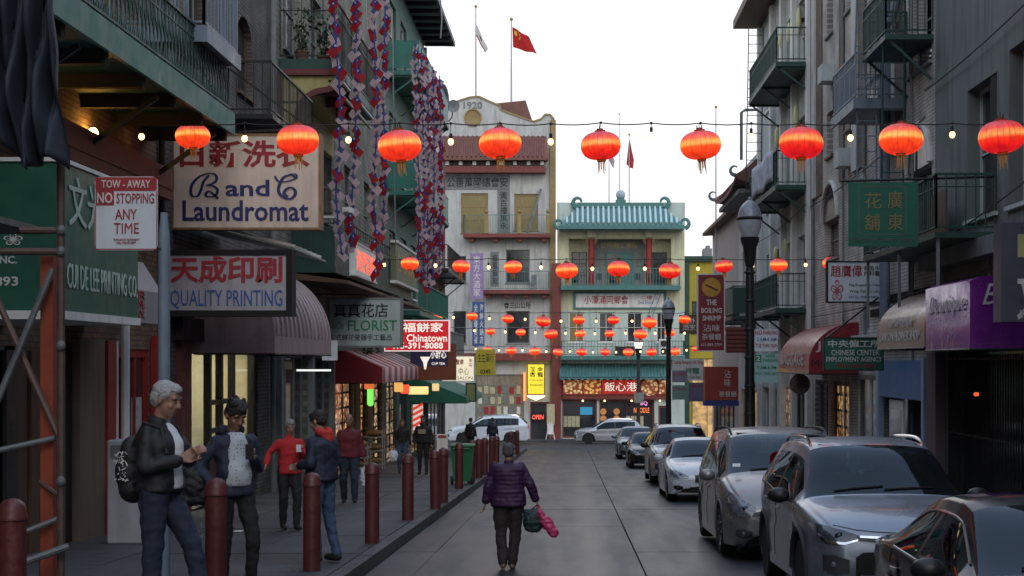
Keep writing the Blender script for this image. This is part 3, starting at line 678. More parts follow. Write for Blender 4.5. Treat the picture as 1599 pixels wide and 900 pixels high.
for i in range(22):
    x = 885.5 + i * 8.05
    t = 0.0
    if x < 905: t = (905 - x) / 32
    if x > 1033: t = (x - 1033) / 33
    a = FE5.p(ex(x), ez(325 + 31 * t * .98), .30 + 1.3 * t); b = FE5.p(ex(x), ez(353), 1.55)
    part('tile_rib', MB().cyl(a + Vector((0, -.05, .05)), b + Vector((0, -.06, .05)), .09, n=6), M['ribpale'], roof)
part('ridge', MB().fbox(FE5, ex(902), ex(1036), ez(325), ez(317.5), .06, .42), M['tealtrim'], roof)
part('eave_board', MB().fbox(FE5, ex(874), ex(1065), ez(361), ez(355), 1.62, 1.72), M['tealtrim'], roof)
def curl(x, y, sx, k, n_=1.5):
    pts = [];
    for i in range(15):
        t = i / 14; a = -1.4 + t * 4.6; r_ = (1 - .55 * t) * k
        pts.append(FE5.p(ex(x) + sx * (math.cos(a) * r_), ez(y) + math.sin(a) * r_ + k, n_))
    return MB().tube(pts, [k * .42 * (1 - .6 * i / 14) for i in range(15)], 6)
for x, y, s_, k in ((1066, 360, 1, .38), (873, 360, -1, .34), (1036, 326, 1, .42), (903, 326, -1, .42)):
    part('roof_curl', curl(x, y, s_, k, 1.5 if y > 340 else .3), M['tealtrim'], roof, smooth=True)
gl = MB().ell(FE5.p(ex(969), ez(305), .2), .33, 14, 10); part('globe', gl, mat('pale_globe', (.35, .45, .5), .4, var=.1), e2, smooth=True)
part('globe_stand', MB().fbox(FE5, ex(961), ex(977), ez(317.4), ez(313), .05, .4).fbox(FE5, ex(963), ex(975), ez(312.9), ez(310), .1, .35), M['tealtrim'], e2)
part('lintel', MB().fbox(FE5, ex(888.2), ex(1047.8), ez(373), ez(362), -.6, -.05), M['cream'], e2)
rec = part('recess_wall', MB().fbox(FE5, ex(928), ex(1009), ez(447), ez(373), -1.55, -1.3), M['greystone'], e2)
for a, b in ((888, 927.8), (1009.2, 1048)): part('recess_side_wall', MB().fbox(FE5, ex(a), ex(b), ez(447), ez(373), -1.58, -1.34), M['ecream'], e2)
text('會所龍工善防', FE5, (ex(938), ez(386), ex(998), ez(376)), -1.29, M['lgold'], e2, bold=.01)
F13 = Frame((0, E5 + 1.3, 0), (1, 0, 0), (0, -1, 0))
window(e2, F13, ex(946), ex(990), ez(447), ez(392), fr=M['tealtrim'], gl=M['glass'], nx=2, ny=1, rec=-.03, name='door', sill=False, fw=.12)
part('door_leaf', MB().fbox(F13, ex(968), ex(988), ez(447), ez(394), .07, .1), M['tealtrim'], e2)
for a, b in ((893, 917), (1020, 1043)): window(e2, F13, ex(a), ex(b), ez(447), ez(392), fr=M['tealdk'], gl=M['glass'], nx=2, ny=3, rec=-.03, sill=False)
for x in (923.5, 1013.5):
    c = part('column', MB().cyl(FE5.p(ex(x), ez(450), -.25), FE5.p(ex(x), ez(371), -.25), .21, n=12), M['red'], e2, smooth=True)
    part('capital', MB().fbox(FE5, ex(x - 6.5), ex(x + 6.5), ez(371), ez(361), -.0, .35), M['cream'], c)
    part('column_bracket', MB().prism(FE5, [(ex(x + 5), ez(372)), (ex(x + 12), ez(372)), (ex(x + 5), ez(383))], -.3, -.15).prism(FE5, [(ex(x - 5), ez(372)), (ex(x - 12), ez(372)), (ex(x - 5), ez(383))], -.3, -.15), M['goldtrim'], c)
b = part('balcony', MB().fbox(FE5, ex(876), ex(1061), ez(454), ez(447), .002, 1.2), M['tealtrim'], e2)
railing(b, FE5, ex(877), ex(1060), .05, 1.1, ez(447), 1.15, M['eteal'], gap=.2, mid=True, r=.016)
for k in range(5):
    u = ex(898 + k * 30 + (k % 2) * 7); 
    q = MB().fbox(FE5, u - .2, u + .2, ez(447) + .4, ez(447) + .45, .4, .8).fbox(FE5, u - .2, u + .2, ez(447) + .45, ez(447) + .85, .4, .44)
    for a in (-.18, .15):
        for c_ in (.42, .75): q.fbox(FE5, u + a, u + a + .03, ez(447), ez(447) + .4, c_, c_ + .03)
    top('metal_chair', q, M['tealdk'], 'dark metal chair on the pagoda building balcony, %s from the left' % ordn[k], 'chair', 'chairs on the pagoda building balcony')
sb = part('signboard', MB().fbox(FE5, ex(895), ex(1040), ez(483), ez(455.5), .002, .12), M['tealtrim'], e2)
part('sign_face', MB().fbox(FE5, ex(899), ex(1036), ez(480.5), ez(459), .12, .15), M['white'], sb)
text('小濠涌同鄉會', FE5, (ex(912), ez(475), ex(981), ez(462)), .155, M['lred'], e2, bold=.01)
text('二樓', FE5, (ex(1000), ez(468), ex(1018), ez(462)), .155, M['lred'], e2)
text('2nd Floor', FE5, (ex(996), ez(475.5), ex(1021), ez(469.5)), .155, M['lblue2'], e2)
for hh in holes2[1:5]: window(e2, FE5, *hh, fr=M['white'], gl=M['yellowglass'] if hh[0] < ex(930) else M['shopglass'], nx=2, ny=2, fw=.08)
b2 = part('balcony', MB().fbox(FE5, ex(876.5), ex(1068), ez(562), ez(556), .002, 1.3), M['tealtrim'], e2)
railing(b2, FE5, ex(877), ex(1067), .05, 1.25, ez(556), 1.0, M['tealdk'], gap=.2)
ladder(e2, FE5.p(ex(1012), ez(500), .8), FE5.p(ex(1031), ez(448), .8), .35, M['tealtrim'], name='fire_ladder')
ac = emp('air_conditioner', FE5.p(ex(1036), ez(556), .7), 'white stacked outdoor air conditioner units on the lower teal balcony', 'air conditioner')
part('casing', MB().fbox(FE5, ex(1028), ex(1045), ez(555.8), ez(530), .5, .95), M['white'], ac)
for yy in (537, 549): part('fan_grille', MB().cyl(FE5.p(ex(1035), ez(yy), .94), FE5.p(ex(1035), ez(yy), .97), .22, n=14), M['black'], ac)
top('black_crate', MB().fbox(FE5, ex(960), ex(990), ez(555.8), ez(542), .4, 1.1), M['black'], 'black box standing on the lower teal balcony between the windows', 'box')
aw = MB()
for i in range(17):
    u0_, u1_ = ex(874) + (ex(1043) - ex(874)) * i / 17, ex(874) + (ex(1043) - ex(874)) * (i + 1) / 17
    aw.mi = 0; aw.add([FE5.p(u0_, ez(568), .1), FE5.p(u1_, ez(568), .1), FE5.p(u1_, ez(588), 1.3), FE5.p(u0_, ez(588), 1.3), FE5.p(u1_, ez(591), 1.3), FE5.p((u0_ + u1_) / 2, ez(594), 1.32), FE5.p(u0_, ez(591), 1.3)], [(0, 1, 2, 3), (3, 2, 4, 5, 6)])
awn = part('tiled_canopy', aw, M['tealtrim'], e2, recalc=False)
for i in range(34): u = ex(876) + (ex(1042) - ex(876)) * i / 33; part('tile_rib', MB().cyl(FE5.p(u, ez(570), .18), FE5.p(u, ez(589), 1.36), .07, n=5), M['eteal'], awn)
fb = emp('restaurant_signboard', FE5.p(ex(963), ez(616), .3), 'lit restaurant signboard with food pictures and red panel of white characters', 'sign')
part('panel', MB().fbox(FE5, ex(876), ex(1047), ez(617), ez(592), .02, .35), M['red'], fb)
def dish(name, c1, c2, c3):
    m, t, b_ = nodes(name); N = t.nodes.new; tc = N('ShaderNodeTexCoord'); v = N('ShaderNodeTexVoronoi'); v.inputs['Scale'].default_value = 5
    cr = N('ShaderNodeValToRGB'); e = cr.color_ramp.elements; e[0].color = c1 + (1,); e[1].color = c2 + (1,); e[1].position = .6; q = e.new(.3); q.color = c3 + (1,)
    t.links.new(tc.outputs['Object'], v.inputs['Vector']); t.links.new(v.outputs['Distance'], cr.inputs[0]); t.links.new(cr.outputs[0], b_.inputs['Base Color']); t.links.new(cr.outputs[0], b_.inputs['Emission Color']); b_.inputs['Emission Strength'].default_value = .55
    return m
M['food1'] = dish('noodle_print', (.75, .38, .10), (.25, .06, .02), (.8, .6, .3)); M['food2'] = dish('stew_print', (.8, .25, .05), (.3, .05, .02), (.9, .6, .15))
M['redlit'] = glow('red_lit_panel', (.6, .03, .02), .5, .35, 2); M['whlit'] = glow('white_lit_letters', (1, .95, .85), 1.0)
for a, b_, mm in ((880, 909, 'food1'), (911, 938, 'food2'), (940, 998, 'redlit'), (1028.5, 1046, 'food1')):
    part('lit_picture', MB().fbox(FE5, ex(a), ex(b_), ez(615), ez(594), .35, .38), M[mm], fb)
part('bowl_picture', MB().cyl(FE5.p(ex(1014), ez(605), .35), FE5.p(ex(1014), ez(605), .39), .58, n=24), M['food1'], fb)
part('bowl_picture', MB().cyl(FE5.p(ex(924), ez(604), .38), FE5.p(ex(924), ez(604), .41), .5, n=24), M['food2'], fb)
text('飯心港', FE5, (ex(944), ez(611), ex(994), ez(597)), .385, M['whlit'], fb)
part('red_fascia', MB().fbox(FE5, ex(877), ex(1047), ez(623.5), ez(617.2), .002, .3), M['redtrim'], e2)
for hh in holes2[5:]:
    window(e2, FE5, *hh, fr=M['redtrim'], gl=M['shopglass'], nx=2 if hh[1] - hh[0] > 1 else 1, ny=1, fw=.12, name='shop_window' if hh[1] - hh[0] > 1 else 'door', sill=False)
M['poster'] = mat('pale_menu_paper', (.5, .48, .30), .7, var=.35, vs=8)
for i in range(8):
    x = 880 + i * 6.4 if i < 4 else 978 + (i - 4) * 7; part('menu_sheet', MB().fbox(FE5, ex(x), ex(x + 5.8), ez(667), ez(650), -.11, -.1), M['poster'], e2)
part('blue_screen', MB().fbox(FE5, ex(906), ex(925), ez(648), ez(636), -.11, -.09), glow('blue_screen', (.05, .35, .6), .6), e2)
for x in (942, 963):
    for y in (643, 654): part('roundel', MB().cyl(FE5.p(ex(x), ez(y), -.11), FE5.p(ex(x), ez(y), -.08), .22, n=16), mat('roundel_orange', (.45, .16, .06), .6, em=(.8, .35, .12), es=.35), e2)
M['neonpink'] = glow('pink_neon', (1, .35, .75), 1.6); M['neonorange'] = glow('orange_neon', (1, .22, .05), 1.8)
text('BBQ', FE5, (ex(996), ez(634), ex(1011), ez(627)), -.1, M['neonpink'], e2)
text('NOODLE', FE5, (ex(990), ez(645), ex(1014), ez(637)), -.1, M['neonorange'], e2)
for x, y in ((910, 626), (944, 626), (986, 626), (1030, 626)):
    part('spotlight', MB().ell(FE5.p(ex(x), ez(y), .36), .07, 8, 6), M['bulb'], e2)

# yellow sign, neon and posters on the dated building's ground floor
ys1 = sign('restaurant_blade_sign', 'lit yellow hanging sign with black characters and glowing pointed base', 'sign', 823, 568, 851, 617, 103.6, th=.3, face=glow('yellow_lit', (1, .78, .04), 1.0, .15, 1.0), frame='redtrim', fw=.06,
  texts=[('金\n龍', (839, 573, 848, 589), 'lblack', dict(bold=.02)), ('飯\n店', (827, 573, 836, 589), 'lblack', dict(bold=.02)), ('Golden Dragon', (827, 592, 848, 596), 'lblack'), ('Restaurant', (828, 599, 847, 603), 'lblack')], hang=[(P(851, 570, 103.7), P(864, 568, 104.6))])
F36 = FE(103.6)
part('lit_point', MB().prism(F36, [(P(823, 617, 103.6).x, P(823, 617.5, 103.6).z), (P(823, 620, 103.6).x, P(823, 620, 103.6).z), (P(837, 626, 103.6).x, P(837, 626, 103.6).z), (P(851, 620, 103.6).x, P(851, 620, 103.6).z), (P(851, 617, 103.6).x, P(851, 617.5, 103.6).z)], -.3, 0), glow('warm_lit', (1, .8, .45), 2.2), ys1)
top('neon_tube', MB().fbox(FE5, ex(817.5), ex(820.5), ez(626), ez(582), .1, .25), glow('orange_tube', (1, .3, .08), 2.0), 'vertical orange neon tube beside the yellow lit sign', 'neon sign')
on = emp('open_sign', FE5.p(ex(840), ez(656), .02), 'small red neon OPEN sign low in the doorway glass', 'neon sign')
part('backing', MB().fbox(FE5, ex(829), ex(851), ez(657), ez(646), .0, .04), M['black'], on)
text('OPEN', FE5, (ex(831), ez(655), ex(849), ez(648)), .045, glow('red_neon', (1, .1, .06), 2.2), on, bold=.01)
for i in range(28):
    x = 745 + (i % 7) * 10; y = 602 + (i // 7) * 16
    part('poster', MB().fbox(FE5, ex(x + random.uniform(0, 2)), ex(x + 7.5), ez(y + 13), ez(y + random.uniform(0, 3)), -.10, -.09), random.choice([M['poster'], M['white'], M['lred'], M['poster'], M['greystone']]), e1)
sign('restaurant_banner', 'tall purple vertical banner with pale characters on the dated building', 'banner', 734, 395, 755, 468, 103, th=.06, face=mat('purple_banner', (.28, .20, .38), .7), texts=[('\n'.join('東方大酒家'), (739, 400, 750, 463), 'lwhite', dict(bold=.01))])
sign('street_banner', 'blue vertical banner in two columns of white characters below the purple one', 'banner', 737, 471, 757, 541, 102.8, th=.06, face=mat('blue_banner', (.04, .09, .22), .7), texts=[('\n'.join('全新優質餐'), (740, 475, 746, 537), 'lwhite', dict(bold=.01)), ('\n'.join('海鮮火鍋店'), (749, 475, 755, 537), 'lwhite', dict(bold=.01))])
ad_ = emp('a_frame_sign', (ex(860), 103, gz(103) + .13), 'white folding A-frame board on the far pavement', 'sign board')
for s in (-1, 1):
    part('leg', MB().bar((ex(860) - .3, 103 + s * .25, gz(103) + .14), (ex(860) - .05, 103, gz(103) + 1.3), .04, .04).bar((ex(860) + .3, 103 + s * .25, gz(103) + .14), (ex(860) + .05, 103, gz(103) + 1.3), .04, .04), M['white'], ad_)
part('board', MB().bar((ex(860), 102.85, gz(103) + .5), (ex(860), 102.97, gz(103) + 1.2), .4, .03, up=(0, 1, 0)), M['white'], ad_)
sp_ = sign('poster_stand', 'tall framed menu poster by the restaurant entrance', 'poster', 853, 630, 867, 664, 103.9, th=.08, face='poster', frame='redtrim')

e3 = emp('yellow_building', (ex(1095), E5 + 4, -3.7), 'mustard yellow building with dark green frame to the right of the pagoda building', 'building')
F7 = FE(E5 + 1)
facade('wall', F7, ex(1060), ex(1180), -4.2, ez(405), [H(1082, 470, 1096, 520), H(1082, 560, 1180, 690)], mat('mustard_paint', (.42, .34, .03), .7, var=.12, dirt=.3), e3, depth=6)
part('frame_pilaster', MB().fbox(F7, ex(1070), ex(1078), -4.2, ez(406), 0, .2), M['tealdk'], e3)
part('cornice', MB().fbox(F7, ex(1068), ex(1181), ez(407), ez(399), -.3, .35), M['tealdk'], e3)
window(e3, F7, *H(1082, 470, 1096, 520), fr=M['tealdk'], nx=1, ny=2)
window(e3, F7, *H(1082, 560, 1180, 690), fr=M['tealdk'], gl=M['litwin'], nx=4, ny=1, name='shop_window', sill=False)
e4 = emp('distant_tower', (ex(1106) * 3, E5 * 3, -4), 'small grey tower far behind the yellow building', 'building')
facade('wall', FE(315), (1099 - 893) * .13125, (1112 - 893) * .13125, -4, 1.72 + (565 - 388) * .13125, [], M['greystone'], e4, depth=5)
part('roof_box', MB().fbox(FE(315), 27.6, 28.4, 24.96, 25.6, -3, -1), M['greystone'], e4)
e5 = emp('side_block', (-30, E5 + 5, -3.7), 'plain pale block further left along the cross street', 'building')
facade('wall', FE5, -60, ex(649), -4.2, 12, [(-14, -12, 1, 3.4), (-18, -16, 1, 3.4), (-14, -12, 5, 7.4), (-18, -16, 5, 7.4)], M['ewhite'], e5, depth=8)
for hh in [(-14, -12, 1, 3.4), (-18, -16, 1, 3.4), (-14, -12, 5, 7.4), (-18, -16, 5, 7.4)]: window(e5, FE5, *hh)
e6 = emp('corner_block', (30, E5 + 5, -3.7), 'plain cream block further right along the cross street', 'building')
hs6 = [(14, 16, -1, 1.4), (18, 20, -1, 1.4), (14, 16, 3, 5.4), (18, 20, 3, 5.4)]
facade('wall', FE5, ex(1182), 60, -4.2, 9, hs6, M['cream'], e6, depth=8)
for hh in hs6: window(e6, FE5, *hh)

# flags on the roofs
def flag_mat(name, kind):
    m, t, b = nodes(name); N = t.nodes.new; L = t.links.new; b.inputs['Roughness'].default_value = .8
    uv = N('ShaderNodeUVMap'); sp = N('ShaderNodeSeparateXYZ'); L(uv.outputs[0], sp.inputs[0])
    def math_(op, a, v=None, clamp=False):
        n = N('ShaderNodeMath'); n.operation = op; n.use_clamp = clamp
        if isinstance(a, (int, float)): n.inputs[0].default_value = a
        else: L(a, n.inputs[0])
        if v is not None:
            if isinstance(v, (int, float)): n.inputs[1].default_value = v
            else: L(v, n.inputs[1])
        return n.outputs[0]
    def mix(f, a, c):
        n = N('ShaderNodeMix'); n.data_type = 'RGBA'; L(f, n.inputs['Factor'])
        for s_, x in (('A', a), ('B', c)):
            if isinstance(x, tuple): n.inputs[s_].default_value = x + (1,)
            else: L(x, n.inputs[s_])
        return n.outputs['Result']
    U, V = sp.outputs['X'], sp.outputs['Y']
    if kind == 'us':
        st = math_('LESS_THAN', math_('FRACT', math_('MULTIPLY', V, 6.5)), .36)
        base = mix(st, (.60, .59, .62), (.36, .03, .05))
        can = math_('MULTIPLY', math_('LESS_THAN', U, .42), math_('GREATER_THAN', V, .46))
        vo = N('ShaderNodeTexVoronoi'); vo.inputs['Scale'].default_value = 14; vo.inputs['Randomness'].default_value = .1; L(uv.outputs[0], vo.inputs['Vector'])
        c2 = mix(math_('LESS_THAN', vo.outputs['Distance'], .22), (.02, .03, .18), (.5, .5, .55)); out = mix(can, base, c2)
    elif kind == 'roc':
        can = math_('MULTIPLY', math_('LESS_THAN', U, .5), math_('GREATER_THAN', V, .5))
        du = math_('SUBTRACT', U, .25); dv = math_('MULTIPLY', math_('SUBTRACT', V, .75), .67)
        r2 = math_('SQRT', math_('ADD', math_('MULTIPLY', du, du), math_('MULTIPLY', dv, dv)))
        out = mix(can, (.36, .012, .018), mix(math_('LESS_THAN', r2, .09), (.02, .03, .25), (.6, .6, .6)))
    elif kind == 'cn':
        out = (.5, .02, .02); first = True
        for (cx, cy, rr) in ((.17, .75, .085), (.34, .9, .03), (.40, .79, .03), (.40, .66, .03), (.34, .55, .03)):
            du = math_('SUBTRACT', U, cx); dv = math_('MULTIPLY', math_('SUBTRACT', V, cy), .67)
            r2 = math_('SQRT', math_('ADD', math_('MULTIPLY', du, du), math_('MULTIPLY', dv, dv)))
            out = mix(math_('LESS_THAN', r2, rr), out, (.7, .5, .05))
    else:
        band = math_('LESS_THAN', V, .2); du = math_('SUBTRACT', U, .45); dv = math_('SUBTRACT', V, .6)
        r2 = math_('SQRT', math_('ADD', math_('MULTIPLY', du, du), math_('MULTIPLY', dv, dv)))
        out = mix(math_('LESS_THAN', r2, .13), mix(band, (.65, .65, .62), (.4, .03, .03)), (.14, .08, .04))
    L(out, b.inputs['Base Color']); m_ = m
    tr = N('ShaderNodeBsdfTranslucent'); mx = N('ShaderNodeMixShader'); mx.inputs[0].default_value = .45
    L(out, tr.inputs['Color']); L(b.outputs[0], mx.inputs[1]); L(tr.outputs[0], mx.inputs[2])
    L(mx.outputs[0], t.nodes['Material Output'].inputs['Surface']); return m
for k in ('us', 'roc', 'cn', 'bear'): M['f' + k] = flag_mat('flag_print_' + k if k not in ('us', 'roc', 'cn') else {'us': 'striped_flag', 'roc': 'red_blue_flag', 'cn': 'red_star_flag'}[k], k)
M['fplain'] = mat('plain_red_flag', (.40, .02, .03), .8, var=.1)
def cloth_flag(fn, nu, nv, mat_, parent, name='flag'):
    mb = MB().grid(fn, nu, nv); me = new_mesh(name, mb, mat_, smooth='all', recalc=False)
    uv = me.uv_layers.new(name='UVMap')
    for p in me.polygons:
        for li in p.loop_indices:
            vi = me.loops[li].vertex_index; uv.data[li].uv = ((vi % (nu + 1)) / nu, (vi // (nu + 1)) / nv)
    o = bpy.data.objects.new(name, me); col.objects.link(o)
    if parent is not None:
        o.parent = parent
        if parent.name in ORG: o.location = -ORG[parent.name]
    return o
def flagpole(x, ytop, ybot, d, label, flag=None, corners=None, r=.05, m=None):
    a = P(x, ybot, d); b = P(x, ytop, d)
    e = emp('flagpole', a, label, 'flagpole')
    part('pole', MB().tube([a, a.lerp(b, .5), b], [r, r * .8, r * .55], 8), m or mat('pole_pale', (.42, .42, .45), .4), e)
    part('finial', MB().ell(b + Vector((0, 0, .08)), r * 1.6, 8, 6), M['gold'], e)
    if flag:
        c = [P(cx, cy, d) for cx, cy in corners]    # bottom-hoist, bottom-fly, top-fly, top-hoist
        def fn(u, v):
            p = c[0].lerp(c[1], u).lerp(c[3].lerp(c[2], u), v); p.y += .22 * math.sin(u * 7 + v * 2) * u; p.z += .08 * math.sin(u * 9) * u; return p
        f = cloth_flag(fn, 12, 6, M[flag], None); tag(f, label.replace('pole', 'flag').split(' flying')[0] + ' hanging from its rooftop pole', 'flag')
    return e
flagpole(743, 12, 160, 108, 'slim rooftop pole at the left behind the 1920 parapet', 'fbear', [(743, 55), (757, 83), (762, 77), (743.5, 37)], r=.07)
flagpole(798.5, 32, 185, 108, 'slim rooftop pole on the red hip roof', 'fcn', [(801, 74), (839, 86), (826, 58), (800, 42)], r=.08)
flagpole(951, 232, 320, 108, 'thin pole left of the rooftop globe', 'fus', [(951, 250), (958, 265), (960, 252), (951.5, 233)], r=.045)
flagpole(967, 180, 300, 108, 'tall thin bare aerial pole above the rooftop globe', r=.04)
flagpole(982.5, 212, 320, 108, 'thin pole right of the rooftop globe', 'fplain', [(978, 257), (989, 266), (990, 250), (982.5, 215)], r=.05)
flagpole(1118, 170, 470, 72, 'tall pale bare pole in front of the beige gable house', r=.045)
# ------------------------------------------------------------------ left side of the street
L_ = FL(-6.3)
def ul(x): return 15120 / (893 - x)
def zl(x, y, X=6.3): s = (893 - x) / X; return 1.72 + (565 - y) / s
M['brickA'] = brick('warm_brick', (.24, .155, .08), (.17, .105, .06), (.10, .08, .065))
M['brickB'] = brick('grey_brick', (.15, .14, .13), (.115, .105, .10), (.07, .065, .06))
M['sidingC'] = brick('painted_brick', (.22, .23, .18), (.19, .205, .165), (.11, .115, .095), bw=.4, bh=.13)
M['sidingD'] = mat('teal_wall', (.05, .13, .11), .7, var=.25, dirt=.4)
M['beige'] = mat('beige_panel', (.19, .14, .105), .7, var=.2, dirt=.4)
M['maroon'] = mat('maroon_paint', (.13, .025, .03), .55, var=.25, dirt=.3)
M['mustard'] = mat('pale_mustard', (.42, .38, .16), .7, var=.15, dirt=.3)
M['dark'] = mat('dark_interior', (.015, .014, .013), .9, var=.3)
M['tarp'] = mat('navy_tarp', (.018, .026, .042), .75, var=.4, vs=2, bump=.4, bs=8)
M['post'] = mat('orange_post', (.26, .045, .02), .6, var=.3, vs=6, dirt=.3)
M['rust'] = mat('rusty_steel', (.11, .07, .06), .6, metal=.3, var=.4, vs=8)

# A: brick building with long iron balcony (nearest)
A = emp('brick_building', (-9, 16, -1), 'warm brown brick building with long green iron balcony over green shop sign', 'building')
hA = [(14.0, 17.6, -1, 1.9), (18.9, 19.9, -.6, 1.9), (21.0, 22.9, -.55, 1.9), (11.5, 13.2, 6.3, 8.6), (15.6, 17.0, 6.3, 8.8), (19.4, 21.0, 6.3, 8.8)]
facade('wall', L_, -45, 23.3, -1.6, 13, hA, M['brickA'], A, depth=7)
for h in hA[3:]: window(A, L_, *h, fr=M['greyblue'], gl=M['glass'], nx=2, ny=9, bw=.05, name='shuttered_window')
part('shop_front', MB().fbox(L_, 14, 17.6, -1, 1.9, -.21, -.1), M['shopglass'], A)
for u0_, u1_, z0, z1, n_, mm in ((17.0, 17.35, -.9, 1.85, .05, 'black'), (17.4, 17.7, -.9, 1.85, .03, 'brown'), (17.75, 18.5, -.9, 1.85, .06, 'brown'), (18.52, 18.85, -.9, 2.1, .1, 'dark'), (19.0, 19.3, -.7, 1.9, -.02, 'dark'),
                          (19.32, 20.35, -.75, 2.0, .12, 'beige'), (20.36, 20.7, -.75, 2.0, .16, 'red'), (20.72, 20.78, -.75, 2.0, .17, 'white')):
    part('shop_panel', MB().fbox(L_, u0_, u1_, z0, z1, .002, max(n_, .02)), M[mm], A)
part('bulkhead', MB().fbox(L_, 17.8, 20.8, -.95, -.70, .0, .22), M['concrete'], A)
pw = window(A, L_, 21.0, 22.9, -.55, 1.9, fr=M['red'], gl=M['shopglass'], nx=3, ny=1, fw=.12, bw=.1, name='shop_window', rec=.05)
for (a, b, c, d, mm) in ((21.15, 21.55, .5, 1.3, 'poster'), (21.7, 22.1, .2, 1.0, 'lblue2'), (22.2, 22.7, .4, 1.2, 'lred'), (21.2, 21.5, -.1, .35, 'white')):
    part('poster', MB().fbox(L_, a, b, c, d, -.062, -.055), mat('faded_poster_%s' % mm, [x * .5 + .1 for x in M[mm].node_tree.nodes['Principled BSDF'].inputs['Base Color'].default_value[:3]], .7, var=.5, vs=9), pw)
part('pilaster', MB().fbox(L_, 22.95, 23.28, -1.0, 2.1, .01, .14), M['red'], A)
part('cornice', MB().fbox(L_, 13, 23.2, 4.15, 4.30, .002, .28).fbox(L_, 13, 23.2, 4.301, 4.6, .002, .30), mat('brown_cornice', (.20, .08, .05), .6, var=.3, dirt=.3), A)
bal = part('balcony', MB().fbox(L_, 10, 22.9, 5.15, 5.32, .002, 1.22), M['tealdk'], A)
part('fascia_beam', MB().fbox(L_, 10, 22.95, 5.10, 5.42, 1.221, 1.27), M['teal'], bal)
for i in range(9):
    u = 11 + i * 1.45; part('floor_joist', MB().fbox(L_, u, u + .12, 4.98, 5.148, .002, 1.2), M['dark'], bal)
for u in (16.2, 19.3, 22.4): part('bracket', MB().bar(L_.p(u, 5.05, 1.1), L_.p(u, 4.3, .05), .06, .06), M['black'], bal)
railing(bal, L_, 10.1, 22.85, .03, 1.2, 5.42, .85, M['tealdk'], gap=.17, ornate=True, mid=True)
fe = emp('fire_escape', L_.p(21, 6.1, .6), 'blue grey steel fire escape platform with bars above the green balcony', 'fire escape')
F_ = L_
part('platform', MB().fbox(L_, 20.8, 22.8, 6.10, 6.24, .0, 1.34), M['greyblue'], fe)
part('platform_edge', MB().fbox(L_, 20.74, 20.79, 6.04, 6.26, .0, 1.38).fbox(L_, 20.8, 22.85, 6.04, 6.26, 1.341, 1.38), M['greyblue'], fe)
railing(fe, L_, 20.8, 22.8, .03, 1.32, 6.24, 2.6, M['greyblue'], gap=.19, r=.016)
for n_ in (.62, .80): part('upright', MB().fbox(L_, 20.9, 21.0, 5.7, 9.5, n_, n_ + .09), M['greyblue'], fe)
part('diagonal_brace', MB().bar(L_.p(20.85, 6.2, 1.1), L_.p(20.85, 9, .75), .05, .05), M['greyblue'], fe)
# pot plants behind the rail and a warm lamp that lights the soffit
top('wall_lamp', MB().ell((-6.2, 19.9, 4.66), (.07, .07, .09), 10, 8), glow('sodium_lamp', (1, .50, .10), 70), 'warm yellow lamp on the brown cornice under the long balcony', 'lamp')
top('wall_lamp', MB().ell((-6.2, 17.6, 4.66), (.05, .05, .07), 10, 8), glow('sodium_lamp', (1, .50, .10), 70), 'second warm lamp further left on the brown cornice nearest the scaffold', 'lamp')

# green wrap-around shop sign
M['palegreen'] = mat('pale_green_letters', (.42, .52, .46), .6, var=.1)
M['greenlit'] = mat('green_sign_board', (.010, .105, .065), .45, var=.2, dirt=.2)
gs = emp('shop_sign', L_.p(15.7, 2.6, .7), 'big green wrap-around shop sign with white characters above the shop', 'sign')
part('sign_box', MB().fbox(L_, 14.45, 17.0, 2.2, 3.60, 0.02, 1.5), M['greenlit'], gs)
part('trim', MB().fbox(L_, 14.42, 17.04, 2.12, 2.20, 0.02, 1.52), M['white'], gs)
part('top_trim', MB().fbox(L_, 14.42, 17.04, 3.601, 3.64, 0.02, 1.52), M['white'], gs)
FS = FL(-4.8); FN = FE(14.45)
text('文光印刷', FS, (14.65, 3.02, 16.85, 3.5), .005, M['palegreen'], gs, bold=.005)
text('CUI DE LEE PRINTING CO.', FS, (14.6, 2.42, 16.95, 2.66), .005, M['palegreen'], gs)
text('INC.', FN, (P(-4, 412, 14.45).x, P(0, 412, 14.45).z, P(27, 402, 14.45).x, P(0, 400, 14.45).z), .005, M['lwhite'], gs, bold=.02)
text('893', FN, (P(-8, 447, 14.45).x, P(0, 447, 14.45).z, P(29, 432, 14.45).x, P(0, 432, 14.45).z), .005, M['lwhite'], gs, bold=.02)
text('❀', FN, (P(6, 383, 14.45).x, P(0, 383, 14.45).z, P(36, 364, 14.45).x, P(0, 364, 14.45).z), .005, M['lwhite'], gs)
aw2 = emp('white_awning', L_.p(19.2, 2.2, .5), 'grey white vinyl awning with red characters behind the no stopping sign', 'awning')
part('cover', MB().prism(Frame((-6.3, 18.6, 0), (1, 0, 0), (0, 1, 0)), [(0, 2.2), (1.0, 2.2), (1.0, 2.6), (.75, 3.0), (.0, 3.12)], 0, 1.3), mat('grey_vinyl', (.28, .27, .29), .45, var=.2, dirt=.3), aw2)
text('\n'.join('快洗衣'), FL(-5.3), (18.7, 2.25, 19.05, 2.6), .004, M['lred'], aw2)

